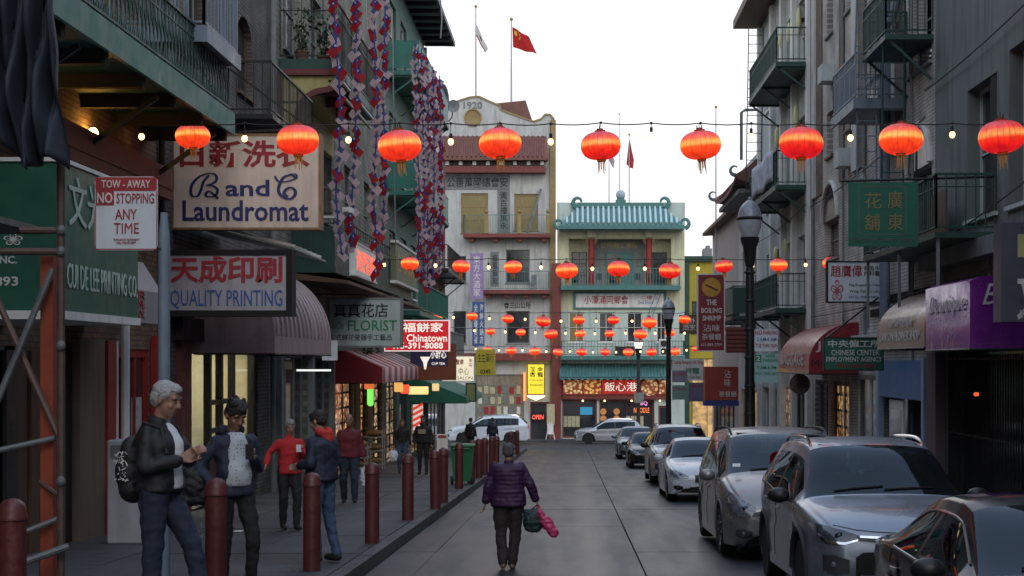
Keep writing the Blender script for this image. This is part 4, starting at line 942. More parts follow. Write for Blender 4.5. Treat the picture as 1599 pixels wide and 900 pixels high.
# white utility box, pipe and street sign pole
ub = emp('utility_cabinet', (-5.45, 19.1, gz(19) + .14), 'white metal utility cabinet standing on the pavement behind the man with the backpack', 'cabinet')
part('body', MB().bbox(-5.75, -5.18, 19.0, 19.4, gz(19) + .14, gz(19) + 1.42, .015), mat('cabinet_paint', (.42, .45, .48), .5, var=.12, dirt=.35), ub)
part('top_panel', MB().box(-5.70, -5.23, 18.985, 18.999, gz(19) + 1.2, gz(19) + 1.36), M['greystone'], ub)
top('drain_pipe', MB().tube([(-6.1, 21, -.6), (-6.1, 21, 4.0)], .06, 8), M['white'], 'white vertical drain pipe beside the blue grey sign pole', 'pipe')
pl = emp('sign_pole', (-3.45, 13.0, gz(13) + .14), 'blue grey steel pole carrying the tow-away sign', 'pole')
part('shaft', MB().tube([(-3.45, 13.0, gz(13) + .14), (-3.45, 13.0, 2.7)], .05, 12), M['greyblue'], pl, smooth=True)
part('neck', MB().lathe([(.05, 2.7), (.05, 2.78), (.036, 2.9), (.03, 2.98)], c=(-3.45, 13.0, 0), n=12), M['greyblue'], pl, smooth=True)
part('sign_arm', MB().bar((-3.46, 12.96, 2.67), (-3.9, 12.96, 2.67), .02, .02), M['black'], pl)
tw = emp('no_stopping_sign', P(197, 390, 12.93), 'white and red TOW-AWAY NO STOPPING ANY TIME sign on the blue grey pole', 'traffic sign')
FT = FE(12.93)
def rrect(x0, y0, x1, y1, d, r, k=4):
    a, b = P(x0, y1, d), P(x1, y0, d); pts = []
    for cx, cz, a0 in ((b.x - r, b.z - r, 0), (a.x + r, b.z - r, 90), (a.x + r, a.z + r, 180), (b.x - r, a.z + r, 270)):
        for i in range(k + 1): t = R(a0 + 90 * i / k); pts.append((cx + r * math.cos(t), cz + r * math.sin(t)))
    return pts
M['signwhite'] = mat('sign_white', (.62, .68, .74), .4, var=.08, dirt=.15)
part('plate', MB().prism(FT, rrect(148, 276, 246, 391, 12.93, .045), -.012, 0), M['signwhite'], tw)
part('border', MB().prism(FT, rrect(149, 277, 245, 298.5, 12.93, .02), 0, .003), M['lred'], tw)
def rb(x0, y0, x1, y1, d): a, b = P(x0, y1, d), P(x1, y0, d); return (a.x, a.z, b.x, b.z)
r_ = rb(149.5, 298.2, 178, 321, 12.93); part('no_panel', MB().fbox(FT, r_[0], r_[2], r_[1], r_[3], 0, .0035), M['lred'], tw)
for x0, x1, y0, y1 in ((148.6, 150, 321, 389.5), (244, 245.4, 299, 389.5), (149, 245, 388.6, 390.2)):
    r_ = rb(x0, y0, x1, y1, 12.93); part('edge_line', MB().fbox(FT, r_[0], r_[2], r_[1], r_[3], 0, .002), M['lred'], tw)
text('TOW - AWAY', FT, rb(159, 281.5, 235, 294, 12.93), .004, M['lwhite'], tw, bold=.01)
text('NO', FT, rb(152, 301, 176, 318, 12.93), .004, M['lwhite'], tw, bold=.015)
text('STOPPING', FT, rb(182, 302, 241, 318, 12.93), .001, M['lred'], tw, bold=.008)
text('ANY', FT, rb(180, 327, 214, 343, 12.93), .001, M['lred'], tw, bold=.006)
text('TIME', FT, rb(178, 348.5, 217, 365, 12.93), .001, M['lred'], tw, bold=0)
text('TOW-AWAY AUTHORITY\nCALL POLICE DEPT.', FT, rb(177, 373, 218, 381, 12.93), .001, M['lred'], tw)

# B: grey brick building, laundromat and print shop
B = emp('grey_brick_building', (-9, 28, -1), 'grey brick building with arched window and bright print shop doorway', 'building')
hB = [(25.2, 30.8, -1.3, 2.05), (28.95, 30.3, 6.85, 8.35), (25, 26.3, 6.0, 8.2)]
facade('wall', L_, 23.3, 32.7, -1.8, 14, hB, M['brickB'], B, depth=0)
part('back_wall', MB().fbox(L_, 23.3, 24.9, -1.8, 14, -7, -.24).fbox(L_, 24.9, 31.2, 2.25, 14, -7, -.24).fbox(L_, 31.2, 32.7, -1.8, 14, -7, -.24), M['brickB'], B)
# arched head
arc = [(28.95, 8.35)] + [(29.625 - .675 * math.cos(math.pi * i / 10), 7.9 + .45 * math.sin(math.pi * i / 10)) for i in range(11)] + [(30.3, 8.35)]
part('arch_head', MB().prism(L_, arc, -.2, -.005), M['brickB'], B)
window(B, L_, 28.95, 30.3, 6.85, 8.35, fr=M['brown'], gl=M['dark'], nx=1, ny=2, name='arched_window')
window(B, L_, 25, 26.3, 6.0, 8.2, fr=M['brown'], nx=1, ny=2)
M['shopwall'] = mat('shop_interior_cream', (.60, .57, .44), .8, var=.12)
room = MB().box(-9.3, -6.55, 25.0, 25.1, -1.3, 2.2).box(-9.3, -6.55, 31.0, 31.1, -1.3, 2.2).box(-9.4, -9.3, 25, 31.1, -1.3, 2.2).box(-9.3, -6.55, 25.1, 31, 2.06, 2.2).box(-9.3, -6.55, 25.1, 31, -1.2, -1.1)
part('shop_room', room, M['shopwall'], B)
part('ceiling_light', MB().box(-8.4, -7.0, 27.6, 28.0, 1.98, 2.05).box(-8.4, -7.0, 29.8, 30.1, 1.98, 2.05), glow('tube_light', (1, .90, .66), 24), B)
for q, (a, b, c, d) in enumerate(((25.6, 27.4, .2, .26), (25.6, 27.4, .8, .86), (28.9, 30.4, .0, .06), (28.9, 30.4, .7, .76))): part('shop_shelf', MB().box(-9.28, -8.9, a, b, c, d), M['greystone'], B)
part('shop_counter', MB().box(-8.6, -7.9, 28.6, 30.6, -1.2, -.1), M['brown'], B)
for q in range(14): part('shelf_box', MB().box(-9.25, -8.95, 25.65 + q % 7 * .25, 25.85 + q % 7 * .25, .26 + (q // 7) * .6, .42 + (q // 7) * .6 + (q % 3) * .06), M[['lblue2', 'lred', 'poster', 'white', 'teal'][q % 5]], B)
sf = part('shop_frame', MB().fbox(L_, 25.2, 30.8, 1.85, 2.05, -.16, -.05), M['black'], B)
for u in (25.25, 27.0, 27.9, 28.9, 30.7): part('mullion', MB().fbox(L_, u - .07, u + .07, -1.25, 1.85, -.16, -.04), M['black'], sf)
for z_ in (.45, .95): part('door_rail', MB().fbox(L_, 27.07, 28.83, z_, z_ + .09, -.15, -.05), M['black'], sf)
part('kick_panel', MB().fbox(L_, 25.25, 30.7, -1.25, -.75, -.17, -.05), M['black'], sf)
M['clear'] = mat('clear_glass', (.9, .95, .92), .03, var=0); M['clear'].node_tree.nodes['Principled BSDF'].inputs['Transmission Weight'].default_value = 1; M['clear'].node_tree.nodes['Principled BSDF'].inputs['IOR'].default_value = 1.1
part('glass_pane', MB().fbox(L_, 25.3, 30.65, -.74, 1.84, -.105, -.1), M['clear'], sf)
part('notice', MB().fbox(L_, 27.3, 27.75, -.45, .05, -.098, -.094), M['maroon'], sf); part('notice', MB().fbox(L_, 28.2, 28.6, -.45, .05, -.098, -.094), M['maroon'], sf)
part('header', MB().fbox(L_, 24.2, 32.5, 2.06, 2.42, .002, .18), mat('dark_maroon', (.03, .012, .015), .7, var=.3), B)
part('red_strip', MB().fbox(L_, 24.5, 25.15, -1.2, 2.05, .002, .08), M['maroon'], B)
part('pipe', MB().tube([(-6.2, 31.9, -1), (-6.2, 31.9, 13)], .06, 8), M['greystone'], B)
part('conduit', MB().tube([(-6.24, 23.4, 1), (-6.24, 23.4, 13)], .05, 8), M['black'], B)
bB = part('balcony', MB().fbox(L_, 28.0, 32.4, 6.15, 6.24, .002, .85), M['black'], B)
railing(bB, L_, 28.0, 32.4, .03, .82, 6.24, .95, M['black'], gap=.15)

sign('laundromat_sign', 'cream B and C Laundromat sign with red characters and navy lettering', 'sign', 268, 209, 501, 359, 24.2, th=.28, face=mat('cream_plastic', (.62, .54, .46), .4, var=.14, vs=1.5, dirt=.35, em=(1, .8, .68), es=.05), frame=mat('rusty_frame', (.30, .17, .08), .6, var=.4, vs=6), fw=.035,
  texts=[('日新洗衣', (281, 219, 484, 262), 'lred', dict(bold=.025)), ('and', (352, 281, 421, 307), 'lblue', dict(bold=.02)), ('Laundromat', (285, 313, 482, 346), 'lblue', dict(bold=.018))],
  hang=[((-6.3, 24.3, 5.3), (-3.9, 24.3, 5.42)), ((-6.3, 24.3, 7), (-4.2, 24.3, 5.45))])
LS = bpy.data.objects['laundromat_sign']
def script_stroke(pts, w_, d, parent, m, closed=False):
    """brush-like lettering from a polyline given on the sign face"""
    q = [P(x, y, d) for x, y in pts]; out = []
    for i in range(len(q) - 1):
        p0, p1, p2, p3 = q[max(i - 1, 0)], q[i], q[i + 1], q[min(i + 2, len(q) - 1)]
        for k in range(5):
            t = k / 5; out.append(.5 * ((2 * p1) + (p2 - p0) * t + (2 * p0 - 5 * p1 + 4 * p2 - p3) * t * t + (3 * p1 - p0 - 3 * p2 + p3) * t ** 3))
    out.append(q[-1]); mb = MB(); vs = []; n = len(out)
    for i, p in enumerate(out):
        t = (out[min(i + 1, n - 1)] - out[max(i - 1, 0)]).normalized(); nn = Vector((-t.z, 0, t.x)); k = w_ * (.55 + .75 * abs(t.z)) * (.6 if i in (0, n - 1) else 1)
        vs += [p + nn * k - Vector((0, .008, 0)), p - nn * k - Vector((0, .008, 0))]
    mb.add(vs, [(2 * i, 2 * i + 1, 2 * i + 3, 2 * i + 2) for i in range(n - 1)]); return part('lettering', mb, m, parent, recalc=False)
script_stroke([(327, 274), (318, 284), (314, 297), (309, 306), (301, 307), (298, 299), (301, 287), (312, 276), (328, 271), (337, 274), (338, 282), (330, 288), (321, 290)], .018, 24.19, LS, M['lblue'])
script_stroke([(321, 290), (333, 291), (340, 297), (337, 305), (328, 308), (321, 305), (326, 299), (336, 306), (341, 311)], .018, 24.188, LS, M['lblue'])
script_stroke([(462, 278), (456, 274), (445, 276), (438, 285), (435, 298), (441, 307), (452, 311), (460, 306), (461, 298), (454, 293), (446, 297), (444, 303), (450, 308)], .020, 24.188, LS, M['lblue'])
script_stroke([(429, 275), (436, 284), (450, 283), (463, 278), (461, 272), (450, 273)], .014, 24.187, LS, M['lblue'])
sign('printing_sign', 'grey QUALITY PRINTING sign with red characters and blue letters in dark frame', 'sign', 256, 390, 456, 494, 23.7, th=.35, face=mat('grey_plastic', (.38, .38, .42), .4, var=.14, vs=1.5, dirt=.35), frame='dark', fw=.09,
  texts=[('天成印刷', (266, 400, 441, 443), 'lred', dict(bold=.03)), ('QUALITY PRINTING', (266, 453, 441, 483), 'lblue2', dict(bold=.004))])
cn = emp('corrugated_canopy', (-5.6, 24.9, 3.6), 'pale green corrugated canopy tucked under the laundromat sign', 'canopy')
part('sheet', MB().add([(-6.25, 24.5, 3.95), (-4.4, 24.5, 3.5), (-4.4, 27.5, 3.5), (-6.25, 27.5, 3.95), (-6.25, 24.5, 3.98), (-4.4, 24.5, 3.53), (-4.4, 27.5, 3.53), (-6.25, 27.5, 3.98)], [(0, 1, 2, 3), (7, 6, 5, 4), (0, 4, 5, 1), (1, 5, 6, 2), (2, 6, 7, 3), (3, 7, 4, 0)]), mat('pale_green_sheet', (.35, .40, .34), .5, var=.2, dirt=.3), cn)
for k in range(6): part('rib', MB().bar((-6.2, 24.48 + k * .5, 4.0), (-4.4, 24.48 + k * .5, 3.56), .05, .04), M['white'], cn)

def dome_awning(name, label, X, u0, u1, n1, zb, zt, m, m2=None, valance=.25, seg=12, stripes=None, ribs=0, cat='awning', side=1, curve=True):
    F = FL(X) if side > 0 else FR(X); e = emp(name, F.p((u0 + u1) / 2, zb, n1 / 2), label, cat)
    prof = [(n1, zb), (n1, zb + valance)]
    if curve: prof += [(n1 * math.cos(math.pi / 2 * i / seg), zb + valance + (zt - zb - valance) * math.sin(math.pi / 2 * i / seg)) for i in range(1, seg + 1)]
    else: prof += [(0, zt)]
    k = stripes or 1
    for i in range(k):
        a = u0 + (u1 - u0) * i / k; b = u0 + (u1 - u0) * (i + 1) / k; mb = MB(); vs = [F.p(a, v, n) for n, v in prof] + [F.p(b, v, n) for n, v in prof]; q = len(prof)
        mb.add(vs, [(j, j + 1, q + j + 1, q + j) for j in range(q - 1)])
        part('cover' if k == 1 else 'stripe', mb, m if i % 2 == 0 or m2 is None else m2, e, smooth='all', recalc=False)
    for u in (u0, u1):
        mb = MB().add([F.p(u, v, n) for n, v in prof] + [F.p(u, zb, 0)], [tuple(range(len(prof) + 1))]); part('end_panel', mb, m, e, recalc=False)
    for i in range(ribs):
        u = u0 + (u1 - u0) * (i + .5) / ribs
        part('rib', MB().tube([F.p(u, v, n) + F.n * .01 for n, v in prof[1:]], .022, 5), m, e, smooth=True)
    fr = MB().tube([F.p(u0, zb, 0), F.p(u0, zb, n1), F.p(u1, zb, n1), F.p(u1, zb, 0)], .018, 5); part('frame', fr, M['black'], e)
    return e
M['pinkgrey'] = mat('weathered_pink_vinyl', (.30, .23, .25), .45, var=.3, vs=2, dirt=.5)
dome_awning('ribbed_awning', 'weathered grey pink ribbed dome awning beside the printing sign', -6.3, 25.6, 31.6, 1.35, 1.85, 3.55, M['pinkgrey'], ribs=14, valance=.3)

def shelves(name, c, s):
    """lit shop interior: rows of mixed goods on shelves, lamps overhead"""
    if name in MATS: return MATS[name]
    m, t, b = nodes(name); N = t.nodes.new; L = t.links.new; tc = N('ShaderNodeTexCoord'); sp = N('ShaderNodeSeparateXYZ'); cb = N('ShaderNodeCombineXYZ'); L(tc.outputs['Object'], sp.inputs[0])
    L(sp.outputs['Y'], cb.inputs['X']); L(sp.outputs['Z'], cb.inputs['Y'])
    bt = N('ShaderNodeTexBrick'); bt.inputs['Scale'].default_value = 1; bt.inputs['Brick Width'].default_value = .35; bt.inputs['Row Height'].default_value = .42; bt.inputs['Mortar Size'].default_value = .035
    bt.inputs['Color1'].default_value = tuple(x * 1.0 for x in c) + (1,); bt.inputs['Color2'].default_value = (c[0] * .25, c[1] * .12, c[2] * .1, 1); bt.inputs['Mortar'].default_value = (.02, .012, .008, 1); L(cb.outputs[0], bt.inputs['Vector'])
    nz = N('ShaderNodeTexVoronoi'); nz.inputs['Scale'].default_value = 7; L(tc.outputs['Object'], nz.inputs['Vector'])
    mr = N('ShaderNodeMapRange'); mr.inputs['From Min'].default_value = 0; mr.inputs['From Max'].default_value = .6; mr.inputs['To Min'].default_value = s * 1.5; mr.inputs['To Max'].default_value = s * .15; L(nz.outputs['Distance'], mr.inputs['Value'])
    L(bt.outputs['Color'], b.inputs['Emission Color']); L(mr.outputs[0], b.inputs['Emission Strength']); b.inputs['Base Color'].default_value = (.03, .025, .02, 1); b.inputs['Roughness'].default_value = .1
    MATS[name] = m; return m
# C: pale green building with projecting balcony
C_ = emp('balcony_building', (-9, 42, -1), 'pale green painted brick building with mustard arch under its plant balcony', 'building')
hC = [(34.5, 36.5, 5.6, 7.4), (38.5, 40.3, 5.3, 7.2), (42.5, 44.3, 5.3, 7.2), (46.5, 48.3, 5.3, 7.2), (33.5, 35.5, 8.6, 10.6), (37, 38.6, 8.6, 10.6), (42, 44, 9, 11), (33.4, 36.6, -1.7, 1.9), (37.0, 39.8, -1.7, 1.9), (40.3, 44.5, -1.8, 1.7), (45, 47.4, -1.9, 1.7), (47.8, 51, -1.9, 1.7)]
facade('wall', L_, 32.7, 51.5, -2.2, 15.5, hC, M['sidingC'], C_, depth=7)
for h in hC[:7]: window(C_, L_, *h, fr=M['greystone'], nx=2, ny=2)
for i, h in enumerate(hC[7:]): window(C_, L_, *h, fr=M['greystone'] if i < 2 else M['black'], gl=M['shopglass'] if i < 2 else shelves('shop_glow_%d' % i, [(1, .50, .18), (1, .72, .38), (.9, .5, .25)][i % 3], 1.9), nx=2 if i % 2 else 3, ny=1, name='shop_window', sill=False, fw=.1, bw=.09)
for u in (32.75, 36.65, 39.85, 44.6, 47.45): part('pilaster', MB().fbox(L_, u, u + .3, -2.1, 2.0, .002, .12), M['greystone'], C_)
part('shop_cornice', MB().fbox(L_, 32.7, 51.4, 2.0, 2.35, .002, .3), M['greystone'], C_)
cb = part('balcony', MB().fbox(L_, 33.0, 40.0, 8.0, 8.22, .002, 1.22), M['tealdk'], C_)
railing(cb, L_, 33.05, 39.95, .03, 1.18, 8.22, 1.35, M['black'], gap=.22, mid=True)
part('screen', MB().fbox(L_, 33.4, 39.9, 8.24, 9.45, 1.13, 1.15), M['tealdk'], cb)
for k, v in enumerate((7.86, 7.70)): part('white_trim', MB().fbox(L_, 33.0, 40.1, v + .02, v + .07, 1.19 - k * .12, 1.25 - k * .12), M['lwhite'], cb)
# arch bracket at the near end
FCn = FE(33.0); xw, xo = -6.3, -5.08
ap = [(xw, 7.99), (xo, 7.99), (xo, 7.62)] + [(xo - .18 - .62 * math.sin(math.pi / 2 * i / 8), 7.0 + .55 * math.cos(math.pi / 2 * i / 8)) for i in range(9)] + [(xo - .80, 6.75), (xw, 6.75)]
part('arch_panel', MB().prism(FCn, ap, -.25, 0), M['mustard'], C_)
at_ = MB()
ar = [(xo, 7.62)] + [(xo - .18 - .62 * math.sin(math.pi / 2 * i / 8), 7.0 + .55 * math.cos(math.pi / 2 * i / 8)) for i in range(9)] + [(xo - .8, 6.7)]
for (a, b), (c, d) in zip(ar[:-1], ar[1:]): at_.bar((a, 32.98, b), (c, 32.98, d), .12, .1, up=(0, 1, 0))
at_.box(xw, xo + .02, 32.9, 33.0 + .2, 7.86, 7.985).box(xw, xo - .72, 32.9, 32.99, 6.62, 6.76).box(xw, xw + .1, 32.9, 32.99, 6.77, 7.85)
part('arch_trim', at_, M['maroon'], C_)
part('soffit', MB().fbox(L_, 33.25, 39.9, 7.0, 7.6, .002, .12).fbox(L_, 33.25, 39.9, 7.61, 7.99, .002, .5), M['mustard'], C_)
for u in (34.6, 36.2, 37.8): part('joist', MB().fbox(L_, u, u + .14, 7.72, 7.99, .51, 1.1), M['maroon'], C_)
# potted plants on the balcony
def plant(name, c, r, h, label, m, n=90, group=None, pot=True):
    e = emp(name, c, label, 'plant', group); c = Vector(c)
    if pot: part('pot', MB().lathe([(.10, 0), (.15, .22), (.17, .24), (.17, .27)], c=c, n=10), M['etile'], e)
    mb = MB()
    for i in range(n):
        a = random.uniform(0, 6.28); t = random.random(); rr = r * random.random() ** .6 * (.4 + .6 * t); z = c.z + (.25 if pot else 0) + h * t
        p = Vector((c.x + rr * math.cos(a), c.y + rr * math.sin(a), z)); s = random.uniform(.04, .09); d = Vector((random.uniform(-1, 1), random.uniform(-1, 1), random.uniform(-.6, 1))).normalized(); b = d.orthogonal().normalized() * s * .5
        mb.add([p - d * s, p + b, p + d * s, p - b], [(0, 1, 2, 3)])
    part('foliage', mb, m, e, kind='stuff', recalc=False)
    st = MB()
    for i in range(5): st.tube([c + Vector((0, 0, .1)), c + Vector((random.uniform(-.5, .5) * r, random.uniform(-.5, .5) * r, h * .7 + .1))], .01, 4)
    part('stem', st, M['brown'], e)
M['leafd'] = mat('dark_leaf', (.025, .055, .02), .6, var=.4, vs=12); M['leafb'] = mat('bright_leaf', (.10, .22, .03), .6, var=.3, vs=12)
plant('potted_plant', (-5.9, 33.6, 8.23), .3, .9, 'bushy dark potted plant at the wall end of the near balcony', M['leafd'], 130)
plant('potted_plant', (-5.5, 34.2, 8.23), .28, 1.0, 'second dark potted plant on the near balcony beside the railing', M['leafd'], 130)
plant('hanging_plant', P(547, 55, 38), .22, .28, 'bright green leafy clump poking out over the plant balcony, upper one', M['leafb'], 80, pot=False)
plant('hanging_plant', P(551, 78, 38), .25, .35, 'bright green leafy clump poking out over the plant balcony, lower one', M['leafb'], 90, pot=False)
plant('shop_plant', P(580, 553, 43), .6, .9, 'dark leafy plant hanging between the florist sign and striped awning', M['leafd'], 200, pot=False)
# lower parapet with lit signs
lp = part('lower_parapet', MB().fbox(L_, 34.5, 51, 3.72, 3.84, .002, 1.0).fbox(L_, 34.5, 51, 3.841, 4.75, .9, .98).fbox(L_, 34.5, 34.58, 3.841, 4.75, .002, .9), M['tealdk'], C_)
railing(lp, L_, 34.5, 51, .03, .96, 4.75, .3, M['black'], gap=.4)
part('pent_eave', MB().prism(Frame((-6.3, 34.0, 0), (1, 0, 0), (0, 1, 0)), [(0.002, 3.55), (1.35, 3.45), (1.35, 3.52), (.002, 3.7)], 0, 17.2), M['brown'], C_)
wb = emp('lit_wall_sign', L_.p(38.5, 3.8, 1.02), 'white lit wall sign with glowing red characters on the dark parapet', 'sign')
part('panel', MB().fbox(L_, 36.7, 40.6, 3.82, 4.55, .985, 1.12), mat('lit_white_plastic', (.5, .55, .55), .4, var=.1, em=(.8, .9, .9), es=.12), wb)
part('frame', MB().fbox(L_, 36.6, 40.7, 4.55, 4.6, .985, 1.15).fbox(L_, 36.6, 40.7, 3.77, 3.82, .985, 1.15), M['white'], wb)
text('海洋酒家', FL(-5.18), (37.0, 3.92, 40.3, 4.45), .002, glow('red_lit_letters', (1, .12, .06), 1.6), wb, bold=.02)
wb2 = emp('green_wall_sign', L_.p(48, 4.3, 1.1), 'olive green wall sign with pale characters further along the parapet', 'sign')
part('panel', MB().fbox(L_, 45.0, 51.0, 4.1, 5.2, .99, 1.15), mat('olive_board', (.14, .16, .09), .5, var=.2, dirt=.3), wb2)
part('frame', MB().fbox(L_, 44.9, 51.1, 5.2, 5.28, .99, 1.2).fbox(L_, 44.9, 51.1, 4.02, 4.1, .99, 1.2), M['white'], wb2)
text('仁和行貿易', FL(-5.15), (45.4, 4.35, 50.6, 5.0), .002, M['lgold'], wb2, bold=.01)
top('security_camera', MB().box(-5.05, -4.85, 33.8, 34.2, 5.0, 5.12).cyl((-4.95, 33.79, 5.06), (-4.95, 33.7, 5.06), .05, n=10).box(-5.6, -5.0, 34.0, 34.05, 4.9, 4.95), M['white'], 'white security camera on the pale green wall beside the flag garland', 'camera')
# wires on poles in front of the wall
sign('florist_sign', 'grey FLORIST sign with red and black characters', 'sign', 512, 465, 628, 543, 38, th=.3, face=mat('mint_grey_plastic', (.40, .48, .46), .4, var=.1, vs=1.5, dirt=.2), frame='greystone', fw=.05,
  texts=[('真真花店', (521, 474, 606, 496), 'lblack', dict(bold=.01)), ('Chu Chu', (513, 502, 537, 514), 'lgreen', dict(slant=.35)), ('FLORIST', (543, 500, 620, 517), 'lgreen', dict(bold=.01)), ('各式鮮花瓷器手工藝品', (514, 522, 612, 532), 'lblack')],
  hang=[((-6.3, 38.1, 3.4), (-4.3, 38.1, 3.35))])
sign('menu_sign', 'small pale yellow sign on the wall under the ribbed awning', 'sign', 438, 562, 458, 579, 33, th=.05, face='poster', frame='brown', fw=.02)
sign('white_box_sign', 'small blank pale sign hanging below the left end of the florist sign', 'sign', 503, 532, 526, 563, 35, th=.12, face='signwhite', frame='white', fw=.02)
top('fluorescent_tube', MB().box(P(463, 0, 34).x, P(516, 0, 34).x, 34, 34.08, P(0, 580, 34).z, P(0, 577, 34).z), glow('tube_white', (.9, .95, .9), 1.2), 'thin white fluorescent tube over the dark doorway under the ribbed awning', 'lamp')
sign('cafe_sign', 'bright red lit Cafe Chinatown sign with white characters and phone number', 'sign', 600, 500, 702, 549, 46, th=.25, face=glow('red_sign_lit', (.62, .012, .02), .85, .1, 1), frame=glow('white_edge_lit', (1, .9, .9), .8), fw=.03,
  texts=[('全福餅家', (608, 504, 692, 519), 'whlit', dict(bold=.015)), ('Café Chinatown', (604, 522, 698, 534), 'whlit', dict(bold=.015)), ('415-391-8088', (610, 535, 692, 545), 'whlit', dict(bold=.02))])
ts_ = sign('tea_shop_sign', 'brown and navy tea shop sign with glowing white blue cup logo', 'sign', 640, 536, 713, 595, 50, th=.2, face=mat('rust_brown_board', (.17, .05, .02), .5, var=.2), frame=None,
  texts=[('小甜心', (672, 548, 697, 560), 'whlit', dict(bold=.02)), ('CUP TEA', (674, 566, 695, 570), 'whlit', dict(bold=.01))])
r_ = rb(641, 537, 700, 572, 50); part('navy_panel', MB().fbox(FE(50), r_[0], r_[2], r_[1], r_[3], .0, .003), mat('navy_board', (.03, .03, .10), .5), ts_)
r_ = rb(656, 555, 672, 577, 50); part('cup_logo', MB().prism(FE(50), [(r_[0], r_[3] - .05), (r_[2], r_[3] - .05), (r_[2] - .1, (r_[1] + r_[3]) / 2), (r_[2] - .14, r_[1]), (r_[0] + .14, r_[1]), (r_[0] + .1, (r_[1] + r_[3]) / 2)], .004, .02), M['whlit'], ts_)
sign('salon_sign', 'bright white lit sign with red and black characters', 'sign', 690, 556, 741, 596, 55, th=.25, face=glow('white_plastic_lit', (1, .9, .66), .95, .08, 1), frame='white', fw=.03,
  texts=[('中心', (716, 574, 732, 586), 'lblack'), ('髮廊', (712, 561, 724, 570), 'lred', dict(bold=.02)), ('SALON', (714, 588, 738, 593), 'lblack'), ('\n'.join('美容'), (732, 560, 738, 573), 'lblack')])
sign('yellow_sign', 'faded yellow hanging sign with black characters and number', 'sign', 742, 545, 774, 587, 60, th=.2, face=mat('faded_yellow', (.40, .34, .03), .5, var=.15, dirt=.2, em=(.6, .5, .02), es=.12), frame=None,
  texts=[('生生藥行', (746, 552, 771, 566), 'lblack'), ('0345', (750, 577, 766, 584), 'lblack', dict(bold=.02))], hang=[(P(740, 547, 60.1), (-6.3, 60.1, P(0, 547, 60).z))])
M['stripew'] = mat('stripe_white', (.50, .44, .43), .6, var=.1, dirt=.2); M['striper'] = mat('stripe_red', (.30, .02, .03), .6, var=.15)
dome_awning('striped_awning', 'red and white striped awning over the lit souvenir shop', -6.3, 40.5, 52.5, 1.3, 1.15, 2.15, M['striper'], M['stripew'], valance=.42, seg=3, stripes=17, curve=False)
dome_awning('green_awning', 'green canvas awning over the stall near the street corner', -6.3, 60, 70, 2.2, .1, 1.2, M['green'], valance=.22, seg=3, curve=False)
sign('small_menu_panel', 'pale hanging panel above the green canvas awning', 'sign', 727, 598, 744, 628, 62, th=.1, face='mustard', frame='green', fw=.06)
nn = top('neon_bird_sign', MB().bbox(P(578, 620, 43).x - .09, P(578, 620, 43).x + .09, 43, 43.1, P(578, 620, 43).z - .26, P(578, 620, 43).z + .26, .05), glow('green_neon', (.25, 1, .15), 1.2), 'small green and yellow neon sign in the souvenir shop window', 'neon sign')
bp_ = emp('barber_pole', P(652, 655, 52), 'red and white diagonal striped lit board by the shop door', 'sign')
F52 = FE(52); r_ = rb(645, 632, 660, 672, 52)
part('panel', MB().fbox(F52, r_[0], r_[2], r_[1], r_[3], -.1, 0), glow('white_panel_dim', (1, .85, .8), .7), bp_)
for k in range(4):
    z0 = r_[1] + (r_[3] - r_[1]) * (.1 + .22 * k); part('stripe', MB().prism(F52, [(r_[0], z0), (r_[2], z0 + .18), (r_[2], z0 + .28), (r_[0], z0 + .1)], 0, .01), glow('red_stripe_lit', (.9, .06, .03), .9), bp_)
for i, (x, y, dd, c, s) in enumerate(((632, 608, 47, (1, .1, .04), 1.2), (622, 605, 46, (1, .55, .15), 1.0), (610, 590, 44.5, (1, .8, .5), 1.6), (653, 610, 54, (1, .75, .3), 1.3), (680, 605, 58, (1, .7, .3), 1.0), (576, 600, 42, (1, .2, .06), .9))):
    top('shop_light', MB().bbox(P(x, y, dd).x - (.13 if i != 3 else .35), P(x, y, dd).x + (.13 if i != 3 else .35), dd, dd + .12, P(x, y, dd).z - .14, P(x, y, dd).z + .14, .02), glow('shop_light_%d' % i, c, s), ['small red light box under the striped awning', 'amber light box under the striped awning middle', 'pale spotlight under the near end of the striped awning', 'wide yellow lit menu box past the striped awning', 'yellow lit box near the green awning', 'orange red light at the near shop window corner'][i], 'light')
# goods standing along the shop fronts
M['fruit'] = mat('mixed_goods', (.25, .15, .06), .7, var=.9, vs=14)

# D: teal building with stacked balconies and dark eaves
D = emp('teal_building', (-9, 58, -2), 'dark teal building with stacked green balconies and wide dark eaves', 'building')
hD = [(53, 55, 0.3 + 7.9, 10.4), (56.5, 58.5, 8.2, 10.4), (60, 62, 8.2, 10.4), (53, 55, 4.2, 6.3), (56.5, 58.5, 4.2, 6.3), (60, 62, 4.2, 6.3), (53, 55, 12.2, 14.3), (56.5, 58.5, 12.2, 14.3), (60, 62, 12.2, 14.3), (52, 55.5, -2, 1.4), (56, 59.5, -2, 1.4), (60, 64.5, -2, 1.4)]
facade('wall', L_, 51.5, 65.5, -2.5, 15.4, hD, M['sidingD'], D, depth=7)
for h in hD[:9]: window(D, L_, *h, fr=M['white'], nx=2, ny=2)
for i, h in enumerate(hD[9:]): window(D, L_, *h, fr=M['black'], gl=shelves('shop_glow_d', (1, .7, .4), 1.1) if i != 1 else M['shopglass'], nx=3, ny=1, name='shop_window', sill=False, bw=.12)
for z_ in (3.3, 7.4, 11.5): balcony(D, L_, 52.4, 64.8, 1.12, z_, .16, 1.0, M['teal'], gap=.2, brackets=4, panel=M['teal'] if z_ != 3.3 else None)
part('eave', MB().prism(Frame((-6.3, 46, 0), (1, 0, 0), (0, 1, 0)), [(-1, 16.6), (1.25, 15.55), (1.25, 15.35), (-1, 15.4)], 5.6, 20.5), M['greystone'], D)
